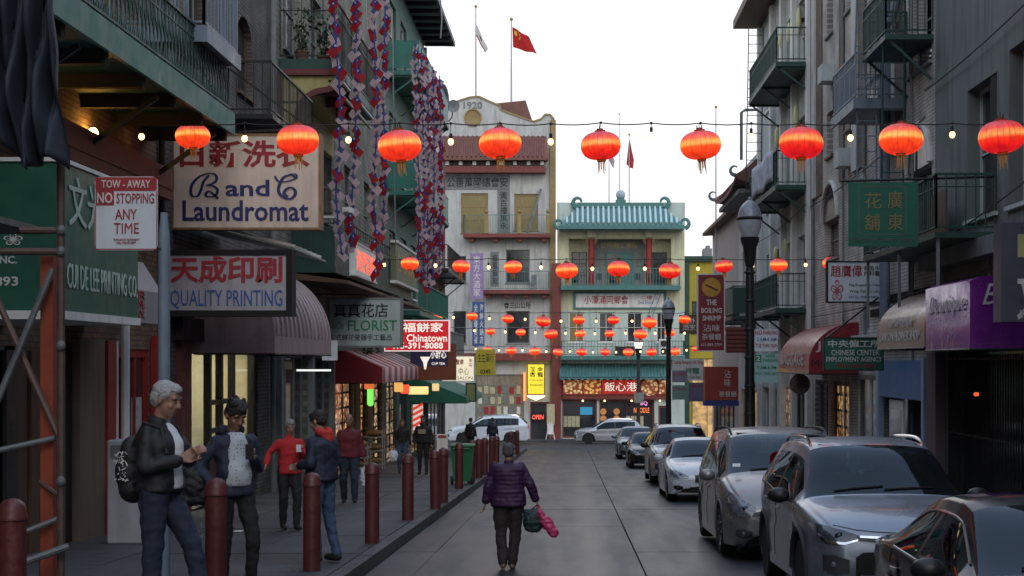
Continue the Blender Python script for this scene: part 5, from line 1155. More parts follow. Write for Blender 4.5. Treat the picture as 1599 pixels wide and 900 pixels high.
for k in range(12): part('rafter', MB().bar(L_.p(52 + k * 1.25, 15.3, 1.2), L_.p(52 + k * 1.25, 15.3, .02), .12, .16), M['dark'], D)
part('drain_pipe', MB().tube([L_.p(65, -2, .1), L_.p(65, 15, .1)], .08, 6), M['greystone'], D)
E_ = emp('corner_building', (-9, 71, -2), 'dark red brick corner building with satellite dish on its roof edge', 'building')
M['brickE'] = brick('dark_red_brick', (.15, .06, .05), (.12, .05, .045), (.08, .07, .065))
hE = [(67, 68.5, 2.5, 4.6), (70, 71.5, 2.5, 4.6), (73, 74.5, 2.5, 4.6), (67, 68.5, 6.3, 8.4), (70, 71.5, 6.3, 8.4), (73, 74.5, 6.3, 8.4), (67, 75.5, -2.5, .6)]
facade('wall', L_, 65.5, 76.5, -3, 11.5, hE, M['brickE'], E_, depth=7)
for h in hE[:6]: window(E_, L_, *h, fr=M['white'], nx=1, ny=2)
window(E_, L_, *hE[6], fr=M['greystone'], gl=M['shopglass'], nx=5, ny=1, name='shop_window', sill=False)
balcony(E_, L_, 66, 76, 1.0, 5.6, .14, 1.0, M['black'], gap=.22, brackets=3)
balcony(E_, L_, 66, 76, 1.0, 1.9, .14, 1.0, M['greystone'], gap=.22, brackets=3)
part('parapet_rail', MB().tube([L_.p(66, 12.2, 0), L_.p(76.4, 12.2, 0)], .05, 6), M['black'], E_)
sd_ = emp('satellite_dish', P(708, 175, 73), 'grey satellite dish on the corner of the dark rooftop', 'satellite dish')
dc = P(708, 166, 73); part('dish', MB().lathe([(.02, .12), (.2, .05), (.30, 0), (.30, -.02), (.2, .03), (.02, .1)], c=dc, n=20, axis='y'), M['greystone'], sd_, smooth=True)
part('arm', MB().tube([dc + Vector((0, .1, 0)), dc + Vector((-.1, .3, -.5)), P(700, 190, 73.3)], .03, 6), M['black'], sd_)
cl_ = emp('rooftop_tarp', P(690, 175, 70), 'dark cloth bundled on the rooftop railing beside the dish', 'cloth')
part('cloth', MB().ell(P(692, 160, 70), (.28, .3, .85), 10, 8), M['tarp'], cl_, smooth=True)
part('roof_post', MB().cyl(P(690, 200, 70), P(690, 140, 70), .05, n=6), M['black'], cl_)

# scaffold with tarpaulin at the near left
M['dullsteel'] = mat('dull_steel_tube', (.14, .15, .16), .6, metal=.3, var=.35, vs=6)
sf_ = emp('scaffold', (-4.4, 12.4, gz(12.4) + .14), 'steel tube scaffold with orange red post at the near left shopfront', 'scaffold')
def tb(a, b, r=.024, m='dullsteel', name='tube'): part(name, MB().cyl(a, b, r, n=8), M[m], sf_, smooth=True)
g0 = gz(12.5) + .14
part('orange_post', MB().box(P(63, 0, 12.5).x, P(83, 0, 12.5).x, 12.5, 12.62, g0, P(0, 400, 12.5).z), M['post'], sf_)
tb(Vector((P(95, 0, 12.4).x, 12.4, g0)), P(95, 215, 12.4), .034, 'rust'); tb(Vector((P(66, 0, 12.7).x, 12.7, g0)), P(66, 640, 12.7), .028, 'rust')
tb(P(-40, 712, 12.2), P(87, 684, 12.45)); tb(P(-40, 862, 12.2), P(92, 810, 12.45)); tb(P(-40, 905, 11.9), P(106, 854, 12.3), .03)
tb(P(-10, 640, 12.3), P(82, 420, 12.4), .028); tb(P(-10, 455, 12.5), P(95, 690, 12.4), .028, 'rust')
tb(P(30, 360, 12.3), P(88, 360, 12.4), .028, 'rust'); tb(P(0, 393, 12.3), P(88, 393, 12.4), .028, 'rust'); tb(P(62, 752, 12.5), P(96, 778, 12.4), .02, 'rust')
for y in (360, 393, 540, 752): part('clamp', MB().ell(P(95, y, 12.37), (.04, .04, .045), 8, 6), M['dullsteel'], sf_)
part('plank', MB().hexa([P(-60, 322, 11.6), P(-60, 332, 11.6), P(70, 366, 12.9), P(70, 356, 12.9), P(-120, 322, 11.0), P(-120, 332, 11.0), P(-20, 366, 12.9), P(-20, 356, 12.9)]), M['concrete'], sf_)
def tarp(u, v):
    x = -30 + 122 * u; yb = 268 - 45 * (1 - u) - 18 * math.sin(u * 9) - (0 if u > .35 else 40 * (.35 - u)); y = -160 + (yb + 160) * v
    x2 = x + (8 * math.sin(v * 6)) * (1 - u) + (v > .75) * (v - .75) * 40 * (1 if u < .6 else .2)
    p = P(min(x2, 93 - 4 * math.sin(v * 5)), y, 12.0); p.y += .13 * math.sin(u * 22 + 2.2 * math.sin(v * 4)) + .08 * math.sin(u * 41 + v * 5) + .10 * noise.noise(Vector((u * 9, v * 6, 1))); return p
tp_ = MB().grid(tarp, 48, 40)
tpo = top('tarpaulin', tp_, M['tarp'], 'dark navy tarpaulin draped over the top of the scaffold', 'tarpaulin', smooth='all')
so = tpo.modifiers.new('thick', 'SOLIDIFY'); so.thickness = .012

# flag garlands
us_me = cn_me = None
def garland(pts, d, n, label, seed, size=.29):
    global us_me, cn_me
    rnd = random.Random(seed); q = [P(x, y, d) for x, y in pts]; L = [0]
    for a, b in zip(q[:-1], q[1:]): L.append(L[-1] + (b - a).length)
    e = emp('flag_garland', q[0], label, 'flag garland', 'garlands of small flags')
    sm = []
    for i in range(len(q) * 4): 
        t = i / (len(q) * 4 - 1) * (len(q) - 1); k = min(int(t), len(q) - 2); sm.append(q[k].lerp(q[k + 1], t - k) + Vector((0, rnd.uniform(-.03, .03), 0)))
    part('cord', MB().tube(sm, .022, 4), mat('blue_cord', (.03, .045, .20), .7), e)
    for i in range(n):
        s = L[-1] * (i + .5) / n; k = max(j for j in range(len(L) - 1) if L[j] <= s); p = q[k].lerp(q[k + 1], (s - L[k]) / max(L[k + 1] - L[k], 1e-6))
        kind = 'us' if rnd.random() < .62 else 'roc'
        sc_ = size * rnd.uniform(.85, 1.1)
        if kind == 'us' and us_me is None or kind == 'roc' and cn_me is None:
            def fn(u, v): return Vector((u * 1.0, .12 * math.sin(u * 5) * u, v * .66 - .66 - .12 * u * u))
            o = cloth_flag(fn, 6, 4, M['f' + kind], None, 'small_flag')
            if kind == 'us': us_me = o.data
            else: cn_me = o.data
        else:
            o = bpy.data.objects.new('small_flag', us_me if kind == 'us' else cn_me); col.objects.link(o)
        o.parent = e; o.location = p - q[0]; o.scale = (sc_, sc_, sc_ * rnd.uniform(.9, 1.1))
        o.rotation_euler = (rnd.uniform(-.35, .35), rnd.uniform(.55, 1.25), rnd.choice([0, math.pi]) + rnd.uniform(-.5, .5))
        # ribbon puff between flags
    return e
garland([(519, -40), (524, 50), (528, 110), (532, 165), (529, 250), (524, 300), (528, 345), (534, 398)], 32.5, 27, 'flag garland hanging furthest left, in front of the mustard arch', 1)
garland([(557, -40), (556, 60), (558, 150), (554, 215), (550, 300), (550, 385)], 35, 28, 'second flag garland from the left, ending beside the lit parapet sign', 2)
garland([(583, -40), (585, 80), (590, 180), (583, 300), (590, 425)], 37.5, 31, 'third flag garland from the left, in front of the dark screen', 3)
garland([(603, -40), (600, 80), (598, 150), (602, 250), (598, 360)], 39.5, 29, 'fourth flag garland from the left, before the teal balconies', 4)
for i, (xs, lb) in enumerate((((650, 655, 653), 'leftmost strand'), ((660, 663, 661), 'second strand'), ((669, 668, 668), 'middle strand'), ((678, 678, 676), 'fourth strand'), ((688, 689, 686), 'rightmost strand'))):
    garland([(xs[0] - 2, 62 + 14 * i), (xs[0], 180), (xs[1], 300), (xs[2], 448 - 12 * abs(2 - i))], 46 + i * .3, 35, 'flag garland, %s of the dense cluster before the teal building' % lb, 10 + i, size=.26)
for i, (x, y0, y1) in enumerate(((613, 40, 400), (571, 0, 90), (688, 0, 60))):
    top('hanging_rope', MB().tube([P(x, y0, 43), P(x + 2, (y0 + y1) / 2, 43), P(x + 5 if i == 0 else x, y1, 43)], .02, 5), M['steel'], ['long pale rope hanging beside the teal balconies', 'short pale rope behind the plant balcony', 'thin pale rope above the garland cluster'][i], 'rope')
# ------------------------------------------------------------------ right side of the street
Rf = FR(7.0)
def ur(x): return 16800 / (x - 893)
M['stuccoR'] = mat('green_grey_stucco', (.155, .18, .175), .85, var=.25, vs=.8, dirt=.6, bump=.15)
M['brickR'] = brick('tan_grey_brick', (.56, .53, .48), (.48, .45, .41), (.30, .28, .26), dirt=.35)
M['brickR2'] = brick('brown_brick_strip', (.22, .16, .11), (.17, .125, .09), (.10, .09, .08))
M['plasterR'] = mat('pale_plaster', (.56, .57, .55), .8, var=.15, dirt=.45)
M['mintR'] = mat('pale_mint_stucco', (.50, .56, .54), .8, var=.15, dirt=.4)
M['beigeR'] = mat('beige_plaster', (.42, .37, .33), .8, var=.12, dirt=.25)
R1 = emp('stucco_building', (9, 22, -1), 'dark green grey stucco building with tall shuttered windows above the purple awning', 'building')
h1 = [(25.3, 27.2, 4.2, 6.5), (23.2, 24.6, 4.2, 6.7), (20, 22, 4.2, 6.7), (23.5, 28.6, -1.1, 1.9), (18, 22.8, -1.1, 1.9), (25.3, 27.2, 8.6, 11)]
facade('wall', Rf, -45, 29.6, -1.8, 13, h1, M['stuccoR'], R1, depth=7, rev=.35)
for h in h1[:3] + h1[5:]:
    window(R1, Rf, *h, fr=M['mintR'], nx=1, ny=2, rec=.25); part('shutter', MB().fbox(Rf, h[0] + .02, h[0] + .5, h[2], h[3], -.2, -.02), M['dark'], R1)
part('ledge', MB().fbox(Rf, 16, 29.5, 3.45, 3.75, .002, .35), M['stuccoR'], R1)
part('shop_recess', MB().fbox(Rf, 23.5, 28.6, -1.1, 1.9, -.34, -.3), M['shopglass'], R1)
part('shop_recess', MB().fbox(Rf, 18, 22.8, -1.1, 1.9, -.34, -.3), M['shopglass'], R1)
gate = emp('folding_gate', Rf.p(26, -1, .03), 'black folding security gate closed across the dark shopfront', 'gate')
for i in range(34): u = 23.6 + i * .15; part('bar', MB().cyl(Rf.p(u, -1.0, .0), Rf.p(u, 1.85, .0), .014, n=5), M['black'], gate)
for z_ in (-.9, .4, 1.75): part('cross_rail', MB().fbox(Rf, 23.5, 28.6, z_, z_ + .04, -.02, -.0), M['black'], gate)
top('shop_neon', MB().bbox(P(1525, 616, 25.5).x - .04, P(1525, 616, 25.5).x + .04, 25.5, 25.54, P(1525, 616, 25.5).z - .03, P(1525, 616, 25.5).z + .03, .01), glow('red_small', (1, .15, .05), 1.2), 'tiny red light glowing inside the dark gated shop', 'light')
# R2
R2 = emp('tan_brick_building', (9, 36, -1), 'tan brick building with arched windows, fire escapes and a long grey downpipe', 'building')
h2 = [(29.9, 31.9, 4.3, 5.6), (40.3, 42.6, 4.5, 5.55), (41.2, 42.2, 7.3, 8.5), (38.2, 39.2, 7.6, 8.7), (41.2, 42.2, 10.6, 12), (38.2, 39.2, 10.6, 12), (34.3, 36.2, 8.3, 10.3), (31, 32, 8.3, 10.2), (30.2, 34.6, -1.3, 1.5), (35.2, 38.3, -1.4, 1.4), (38.8, 41.6, -1.5, 1.2), (42, 44.2, -1.5, 1.2), (29.9, 31.9, 7.6, 9.6)]
facade('wall', Rf, 29.6, 44.6, -2, 15, h2, M['brickR'], R2, depth=7, rev=.3)
def archhead(parent, F, a, b, z, m, k=12):
    c = (a + b) / 2; r = (b - a) / 2
    part('arched_glass', MB().prism(F, [(c + r * math.cos(math.pi * i / k), z + r * .8 * math.sin(math.pi * i / k)) for i in range(k + 1)], .004, .02), M['glass'], parent)
    arc_ = MB().tube([F.p(c + (r + .08) * math.cos(math.pi * i / k), z + (r * .8 + .08) * math.sin(math.pi * i / k), .05) for i in range(k + 1)], .07, 6)
    part('arch_moulding', arc_, m, parent, smooth=True)
archhead(R2, Rf, 29.9, 31.9, 5.601, M['plasterR']); archhead(R2, Rf, 40.3, 42.6, 5.551, M['plasterR'])
for i, h in enumerate(h2[:8] + h2[12:]): window(R2, Rf, *h, fr=M['greystone'] if i not in (2, 3) else M['brown'], nx=2 if i < 2 else 1, ny=2, rec=.2)
for i, h in enumerate(h2[8:12]): window(R2, Rf, *h, fr=[M['greyblue'], M['white'], M['brown'], M['greystone']][i], gl=M['shopglass'] if i != 2 else shelves('shop_glow_tan', (1, .6, .25), .7), nx=2, ny=1, rec=.15, name='shop_window', sill=False, fw=.12, bw=.1)
for u0_, u1_ in ((32.2, 33.1), (36.5, 37.4), (39.4, 40.1), (42.9, 43.8)): part('brick_strip', MB().fbox(Rf, u0_, u1_, 6.4, 14.5, .002, .04), M['brickR2'], R2)
for u0_, u1_ in ((33.12, 34.2), (37.42, 38.1), (43.82, 44.55)): part('plaster_pier', MB().fbox(Rf, u0_, u1_, 6.4, 14.6, .002, .09), M['plasterR'], R2)
part('downpipe', MB().tube([Rf.p(33.4, 2.6, .2), Rf.p(33.4, 14, .2)], .12, 10), M['greyblue'], R2, smooth=True)
part('downpipe_elbow', MB().tube([Rf.p(33.1, 9.0, .2), Rf.p(32.7, 9.0, .2), Rf.p(32.5, 9.3, .15), Rf.p(32.5, 9.8, .1)], .09, 8), M['greyblue'], R2, smooth=True)
for q, n_ in ((31.3, .03), (36.4, .04), (39.3, .03), (44.3, .05)): part('conduit', MB().tube([Rf.p(q, 1.6, .06), Rf.p(q, 6.0, .06), Rf.p(q + .1, 6.2, .06), Rf.p(q + .1, 13, .06)], n_, 6), M['greystone'], R2)
for q, z_ in ((38.3, 6.6), (35.4, 4.9), (40.9, 9.2)): part('window_ac', MB().fbox(Rf, q, q + .7, z_, z_ + .45, .002, .35), M['mintR'], R2)
part('belt_course', MB().fbox(Rf, 29.7, 44.5, 2.15, 2.35, .002, .2), M['plasterR'], R2)
for i in range(30):
    for j in range(2): part('lattice_tile', MB().fbox(Rf, 30 + i * .2, 30.12 + i * .2, 2.75 + j * .26, 2.93 + j * .26, .002, .03), M['dark'], R2)
fr_ = emp('fire_escape', Rf.p(33.5, 7.1, .5), 'blue grey fire escape platform with ladder in the middle of the tan brick wall', 'fire escape')
part('platform', MB().fbox(Rf, 32.2, 35, 7.12, 7.2, .01, 1.05).fbox(Rf, 32.15, 32.2, 7.02, 7.24, .01, 1.08).fbox(Rf, 32.2, 35.05, 7.02, 7.24, 1.051, 1.1), M['greyblue'], fr_)
railing(fr_, Rf, 32.2, 35, .03, 1.05, 7.24, .95, M['greyblue'], gap=.1, r=.014, mid=True)
ladder(fr_, Rf.p(32.6, 7.2, .75), Rf.p(32.9, 11.8, .55), .55, M['greyblue'], side=(1, 0, 0), r=.022)
ladder(fr_, Rf.p(32.3, 5.5, .8), Rf.p(32.3, 7.1, .8), .4, M['greyblue'], side=(1, 0, 0), r=.02)
part('platform', MB().fbox(Rf, 32.2, 35, 11.7, 11.8, .01, 1.05), M['greyblue'], fr_)
railing(fr_, Rf, 32.2, 35, .03, 1.05, 11.8, .95, M['greyblue'], gap=.1, r=.014)
ge = emp('green_fire_escape', Rf.p(30.4, 8.0, .5), 'dark green fire escape with long ladder between the stucco and tan brick walls', 'fire escape')
part('platform', MB().fbox(Rf, 29.7, 32.0, 7.95, 8.05, .01, .95), M['tealdk'], ge)
railing(ge, Rf, 29.7, 32.0, .03, .93, 8.05, .95, M['tealdk'], gap=.13, r=.013, mid=True)
ladder(ge, Rf.p(30.0, 4.8, .75), Rf.p(30.3, 12.5, .6), .42, M['tealdk'], side=(1, 0, 0), r=.02)
for q in (29.8, 31.9): part('stay', MB().bar(Rf.p(q, 8.0, .9), Rf.p(q, 7.2, .03), .05, .05), M['tealdk'], ge)
cg = emp('iron_balcony', Rf.p(26.5, 3.8, .5), 'dark iron balcony cage beside the green flower shop banner', 'balcony')
part('platform', MB().fbox(Rf, 25.3, 31.5, 3.76, 3.86, .01, 1.03), M['tealdk'], cg)
railing(cg, Rf, 25.3, 31.5, .03, 1.0, 3.86, .95, M['tealdk'], gap=.14, mid=True, r=.014)
for n_ in (.1, .95):
    for u in (25.4, 28.4, 31.4): part('post', MB().bar(Rf.p(u, 2.4, n_), Rf.p(u, 3.76, n_), .05, .05), M['greystone'], cg)
part('rear_screen', MB().fbox(Rf, 27.4, 30.5, 3.9, 4.8, .3, .34), M['brown'], cg)
# loose cables strung along the right walls
for i, (u0_, u1_, z0, z1, n_) in enumerate(((20, 30, 7.4, 7.0, .12), (24, 44, 3.3, 3.0, .16), (30, 44.5, 6.5, 6.2, .1), (18, 29.5, 5.2, 3.9, .1), (44.6, 57, 6.3, 6.1, .2))):
    pts = [Rf.p(u0_ + (u1_ - u0_) * k / 14, z0 + (z1 - z0) * k / 14 - .5 * (k / 14) * (1 - k / 14), n_) for k in range(15)]
    top('wall_cable', MB().tube(pts, .014, 4), M['wire'], ['sagging cable high on the stucco wall', 'long low cable passing above the tan awning', 'cable under the fire escape of the tan brick wall', 'slanting cable below the stucco windows', 'cable across the mint pilasters'][i], 'cable')
# R3 pale mint building with green balconies
R3 = emp('mint_building', (9, 51, -2), 'pale mint building with white pilasters and three stacked green balconies', 'building')
h3 = []
for z_ in (3.45, 7.05, 10.65, ):
    for u in (46.0, 48.6, 51.2, 53.8): h3.append((u, u + 1.5, z_, z_ + 2.1))
h3 += [(45.2, 48, -1.8, 1.0), (48.5, 52, -1.9, .9), (52.5, 56.3, -2, .8)]
facade('wall', Rf, 44.6, 57, -2.4, 14.3, h3, M['mintR'], R3, depth=7)
for h in h3[:12]: window(R3, Rf, *h, fr=M['white'], nx=2, ny=2)
for i, h in enumerate(h3[12:]): window(R3, Rf, *h, fr=M['white'], gl=M['shopglass'] if i != 1 else shelves('shop_glow_mint', (1, .75, .45), .9), nx=3, ny=1, name='shop_window', sill=False)
for u in (44.7, 47.75, 50.35, 52.95, 56.5): part('pilaster', MB().fbox(Rf, u, u + .42, -2, 14.0, .002, .16), M['white'], R3)
part('cornice', MB().fbox(Rf, 44.7, 57.2, 14.1, 14.4, .002, 1.0), M['brown'], R3)
for z_ in (3.15, 6.75, 10.35): balcony(R3, Rf, 44.9, 51.8, 1.05, z_, .14, 1.0, M['tealdk'], gap=.14, brackets=3, mid=True)
ladder(R3, Rf.p(51.7, 7.3, .9), Rf.p(51.7, 13.0, .8), .5, M['tealdk'], side=(1, 0, 0))
M['oval'] = mat('yellow_green_glass', (.50, .52, .28), .35, var=.15, em=(.8, .8, .4), es=.06)
for i, (x, y, d_, hh) in enumerate(((1263, 10, 46, .5), (1247, 32, 47.5, .42), (1232, 52, 49, .36), (1219, 62, 50.5, .3), (1264, 152, 45.4, .5), (1243, 182, 47.6, .4), (1213, 215, 52, .35), (1261, 364, 45.6, .46), (1241, 376, 48, .34), (1226, 385, 50.3, .26), (1211, 396, 52.6, .24))):
    e = emp('oval_lamp', P(x, y, d_), 'pale yellow oval wall lamp on the mint building, %s counting down from the top' % ordn[i], 'lamp', 'oval lamps on the mint building')
    part('glass', MB().ell(P(x, y, d_), (.075, .2, hh), 10, 10), M['oval'], e, smooth=True)
    part('bracket', MB().bar(P(x + 3, y, d_), P(x + 3, y, d_) + Vector((.75, 0, 0)), .06, .06).cyl(P(x + 5, y + 3, d_), P(x + 5, y - 3, d_), .1, n=8), M['black'], e)
# R4 pagoda eave building
R4 = emp('pagoda_eave_building', (9, 61, -2), 'building with upturned red tiled pagoda eaves and dark green balcony', 'building')
h4 = [(58, 60, 4, 6.2), (61, 63, 4, 6.2), (58, 63.6, -2.2, .6)]
facade('wall', Rf, 57, 64.5, -2.6, 9.6, h4, M['plasterR'], R4, depth=7)
for h in h4[:2]: window(R4, Rf, *h, fr=M['white'])
window(R4, Rf, *h4[2], fr=M['greystone'], gl=M['litwin'], nx=3, ny=1, name='shop_window', sill=False)
def eave(zb, n1, u0, u1, rise, nb):
    m = MB(); k = 10
    for i in range(k + 1):
        u = u0 + (u1 - u0) * i / k; t = abs(2 * i / k - 1) ** 3 * .35
        m.v += [tuple(Rf.p(u, zb + t, n1)), tuple(Rf.p(u, zb + rise * .35 + t * .4, n1 * .45)), tuple(Rf.p(u, zb + rise, nb)), tuple(Rf.p(u, zb + t - .14, n1)), tuple(Rf.p(u, zb - .12, 0))]
    for i in range(k):
        a, b = 5 * i, 5 * i + 5
        for f in ((a, b, b + 1, a + 1), (a + 1, b + 1, b + 2, a + 2), (a + 3, b + 3, b, a), (a + 4, b + 4, b + 3, a + 3)): m.f.append(f); m.m.append(0)
    for a in (0, 5 * k): m.f.append((a + 4, a + 3, a, a + 1, a + 2)); m.m.append(0)
    return m
er = part('pagoda_roof', eave(8.3, .95, 56.8, 65.2, 1.5, -.5), M['etile'], R4, recalc=False)
for k in range(16): u = 57.2 + k * .5; part('roof_rib', MB().tube([Rf.p(u, 8.4, .95), Rf.p(u, 8.9, .43), Rf.p(u, 9.85, -.48)], .07, 5), M['etile'], er)
part('eave_soffit', MB().fbox(Rf, 57.2, 64.8, 8.0, 8.16, .002, .8), M['greystone'], R4)
for u, s_ in ((56.8, -1), (65.2, 1)):
    pts = [Rf.p(u + s_ * (.1 + .0 * i), 8.6 + .05 * i, .95 + .06 * i) for i in range(1)]
    for i in range(12):
        a = -1.5 + i * .36; pts.append(Rf.p(u + s_ * .12, 8.6 + .2 + .2 * math.sin(a) * (1 - i * .04), .98 + .22 * math.cos(a) * (1 - i * .05)))
    part('eave_curl', MB().tube(pts, [.08 - .005 * i for i in range(len(pts))], 6), M['greyblue'], er, smooth=True)
balcony(R4, Rf, 57.4, 64, 1.0, 3.3, .14, 1.1, M['tealdk'], gap=.2, brackets=2, panel=M['tealdk'])
part('roof_pipe', MB().tube([Rf.p(58.5, 9.4, .55), Rf.p(58.5, 11.2, .55), Rf.p(58.5, 11.3, .4), Rf.p(58.5, 11.3, -.6), Rf.p(58.5, 9.8, -.6)], .06, 6), M['greystone'], R4)
# R5 beige gabled house at the corner
R5 = emp('beige_gable_house', (9, 70, -3), 'beige corner house with brown pitched roof edge', 'building')
FG = FE(66.0)
facade('wall', Rf, 64.5, 76.5, -3, 8.2, [(66, 68, 3, 5), (70, 72, 3, 5), (66, 75.8, -2.6, .4)], M['beigeR'], R5, depth=7)
window(R5, Rf, 66, 68, 3, 5); window(R5, Rf, 70, 72, 3, 5); window(R5, Rf, 66, 75.8, -2.6, .4, fr=M['tealdk'], gl=M['shopglass'], nx=5, ny=1, name='shop_window', sill=False)
gf = MB().hexa([Rf.p(64.6, 8.2, -3), Rf.p(77.0, 8.2, -3), Rf.p(77.0, 8.0, .45), Rf.p(64.6, 8.0, .45), Rf.p(64.6, 9.6, -3), Rf.p(77.2, 9.6, -3), Rf.p(77.2, 8.16, .45), Rf.p(64.6, 8.16, .45)])
part('pitched_roof', gf, M['brown'], R5)

# right side signs, banners and awnings
M['dgold'] = mat('dull_gold_letters', (.26, .21, .09), .6, var=.15)
bn = sign('flower_shop_banner', 'dark green cloth banner with gold characters hanging from a long rod', 'banner', 1323, 283, 1435, 387, 25.4, th=.03, face='green', texts=[('花', (1350, 301, 1377, 326), 'dgold'), ('廣', (1386, 299, 1409, 326), 'dgold'), ('舖', (1350, 334, 1374, 360), 'dgold'), ('東', (1386, 334, 1410, 360), 'dgold'), ('Canton Flower Shop', (1331, 370, 1427, 380), mat('letter_dull', (.10, .12, .10), .6), dict(slant=.4))])
for x0, x1, y0, y1 in ((1341, 1342, 291, 367), (1414, 1415, 291, 367), (1341, 1415, 291, 292), (1341, 1415, 366, 367)):
    r_ = rb(x0, y0, x1, y1, 25.4); part('border_line', MB().fbox(FE(25.4), r_[0], r_[2], r_[1], r_[3], 0, .004), mat('thin_gold_line', (.12, .15, .08), .6), bn)
part('rod', MB().cyl(P(1314, 283, 25.42), Vector((7.0, 25.42, P(0, 276, 25.4).z)), .022, n=8), M['black'], bn)
sign('white_sign', 'white hanging sign with red brush characters and small grey lettering', 'sign', 1291, 408, 1380, 473, 34, th=.18, face='signwhite', frame='dark', fw=.03,
  texts=[('趙廣偉', (1297, 414, 1346, 433), 'lred', dict(bold=.01)), ('針灸中\n內科醫', (1349, 415, 1374, 431), 'lblack'), ('Ping Acupuncture Clinic', (1326, 443, 1374, 448), 'lblack'), ('Wing Tak Ko LAc', (1326, 453, 1374, 458), 'lblack'), ('(415) 788-1982', (1326, 462, 1370, 467), 'lblue2'), ('❀', (1297, 437, 1317, 469), mat('letter_pink', (.45, .12, .15), .6))],
  hang=[(P(1380, 412, 34.1), (7.0, 34.1, P(0, 408, 34).z)), (P(1380, 470, 34.1), (7.0, 34.1, P(0, 470, 34).z))])
sign('agency_sign', 'green CHINESE CENTER EMPLOYMENT AGENCY sign with white lettering', 'sign', 1286, 527, 1380, 579, 33, th=.15, face=mat('green_board', (.012, .12, .07), .5, var=.15), frame='black', fw=.025,
  texts=[('中央僱工所', (1293, 531, 1375, 543), 'lwhite', dict(bold=.02)), ('CHINESE CENTER', (1298, 546.5, 1373, 555), 'lwhite', dict(bold=.012)), ('EMPLOYMENT AGENCY', (1290, 557.5, 1377, 565), 'lwhite', dict(bold=.012)), ('TEL 362-4281', (1305, 568, 1367, 575), 'lred', dict(bold=.01))],
  hang=[(P(1380, 530, 33.1), (7.0, 33.1, P(0, 530, 33).z)), (P(1290, 528, 33.1), P(1372, 465, 33.8))])
M['redvinyl'] = mat('red_vinyl', (.28, .018, .035), .35, var=.15, coat=.2, dirt=.15)
ra = dome_awning('red_awning', 'red curved awning with white and black lettering', 7.0, 37.5, 43, 1.22, 1.42, 2.68, M['redvinyl'], side=-1, valance=.25)
F375 = FE(37.5)
text('Jade', F375, (5.95, 1.95, 6.75, 2.22), .01, M['lwhite'], ra, bold=.01); text('MONEY', F375, (5.85, 1.60, 6.85, 1.78), .01, M['lblack'], ra)
FRa = FR(5.78); text('BAGGAGE', FRa, (42.4, 1.62, 38.3, 1.95), .012, M['lwhite'], ra)
M['tanvinyl'] = mat('tan_vinyl', (.30, .20, .15), .35, var=.15, coat=.15, dirt=.2); M['purple'] = mat('purple_vinyl', (.16, .014, .22), .3, var=.2, coat=.15, bump=.6, bs=5, dirt=.0)
ta = dome_awning('tan_awning', 'tan curved awning with CANTON FLOWER SHOP in white', 7.0, 25.3, 29.2, 1.2, 1.95, 3.05, M['tanvinyl'], side=-1, valance=.3)
FRt = FR(5.8); text('CANTON FLOWER SHOP', FRt, (28.9, 2.08, 25.6, 2.25), .012, M['lwhite'], ta); text('廣東花舖', FRt, (28.2, 2.32, 26.2, 2.5), .012, M['lwhite'], ta)
pa = dome_awning('purple_awning', 'glossy purple shop awning with white script on its end', 7.0, 22.4, 25.2, 1.2, 1.9, 3.02, M['purple'], side=-1, valance=1.0, seg=3)
text('Bo', FE(22.4), (5.98, 2.55, 6.42, 2.86), .01, M['lwhite'], pa, slant=.35); text('Boutique', FR(5.8), (24.9, 2.4, 22.6, 2.75), .012, M['lwhite'], pa, slant=.35)
dk = sign('dark_shop_sign', 'dark blue grey shop sign cut by the right edge of the photo', 'sign', 1561, 345, 1690, 505, 21, th=.4, face=mat('slate_board', (.075, .078, .11), .35, var=.2, vs=2), frame=None, texts=[('文華', (1588, 420, 1660, 500), 'lwhite', dict(bold=.01)), ('T', (1592, 485, 1600, 497), 'lwhite')])
r_ = rb(1589, 366, 1600, 402, 21); part('yellow_tab', MB().fbox(FE(21), r_[0], r_[2], r_[1], r_[3], 0, .01), M['mustard'], dk)
bs_ = emp('blue_shopfront', Rf.p(32, -1, .1), 'blue painted narrow shopfront with white door beneath the tan awning', 'shopfront')
part('blue_fascia', MB().fbox(Rf, 30.2, 34.4, .95, 1.75, .01, .12), mat('blue_paint', (.08, .19, .40), .5, var=.15, dirt=.2), bs_)
for q0, q1 in ((30.0, 30.2), (34.4, 34.7)): part('jamb', MB().fbox(Rf, q0, q1, -1.2, 1.8, .01, .14), mat('pale_blue_paint', (.30, .42, .56), .5, var=.15), bs_)
part('door', MB().fbox(Rf, 32.2, 33.6, -1.2, .9, .01, .06), M['white'], bs_)
part('door_glass', MB().fbox(Rf, 32.4, 33.4, -.3, .7, .06, .07), M['shopglass'], bs_)
part('pier', MB().fbox(Rf, 28.75, 29.5, -1.2, 1.9, .01, .2), mat('mauve_paint', (.13, .10, .12), .6, var=.2), bs_)
sign('shrimp_sign', 'tall maroon restaurant sign THE BOILING SHRIMP with yellow disc', 'sign', 1089, 428, 1132, 549, 58, th=.35, face=mat('maroon_board', (.20, .012, .022), .4, var=.12), frame='white', fw=.035,
  texts=[('THE', (1103, 468, 1119, 477), 'lwhite', dict(bold=.02)), ('BOILING', (1095, 481, 1127, 489), 'lwhite', dict(bold=.02)), ('SHRIMP', (1097, 493, 1126, 501), 'lwhite', dict(bold=.02)), ('沾味', (1098, 507, 1124, 518), 'lwhite'), ('茶餐廳', (1096, 521, 1126, 531), 'lwhite'), ('415-889-7709', (1094, 536, 1127, 541), 'lwhite')],
  hang=[(P(1131, 440, 58.2), (7, 58.2, P(0, 440, 58).z)), (P(1131, 530, 58.2), (7, 58.2, P(0, 530, 58).z))])
SS = bpy.data.objects['shrimp_sign']; c_ = P(1111, 449, 57.99)
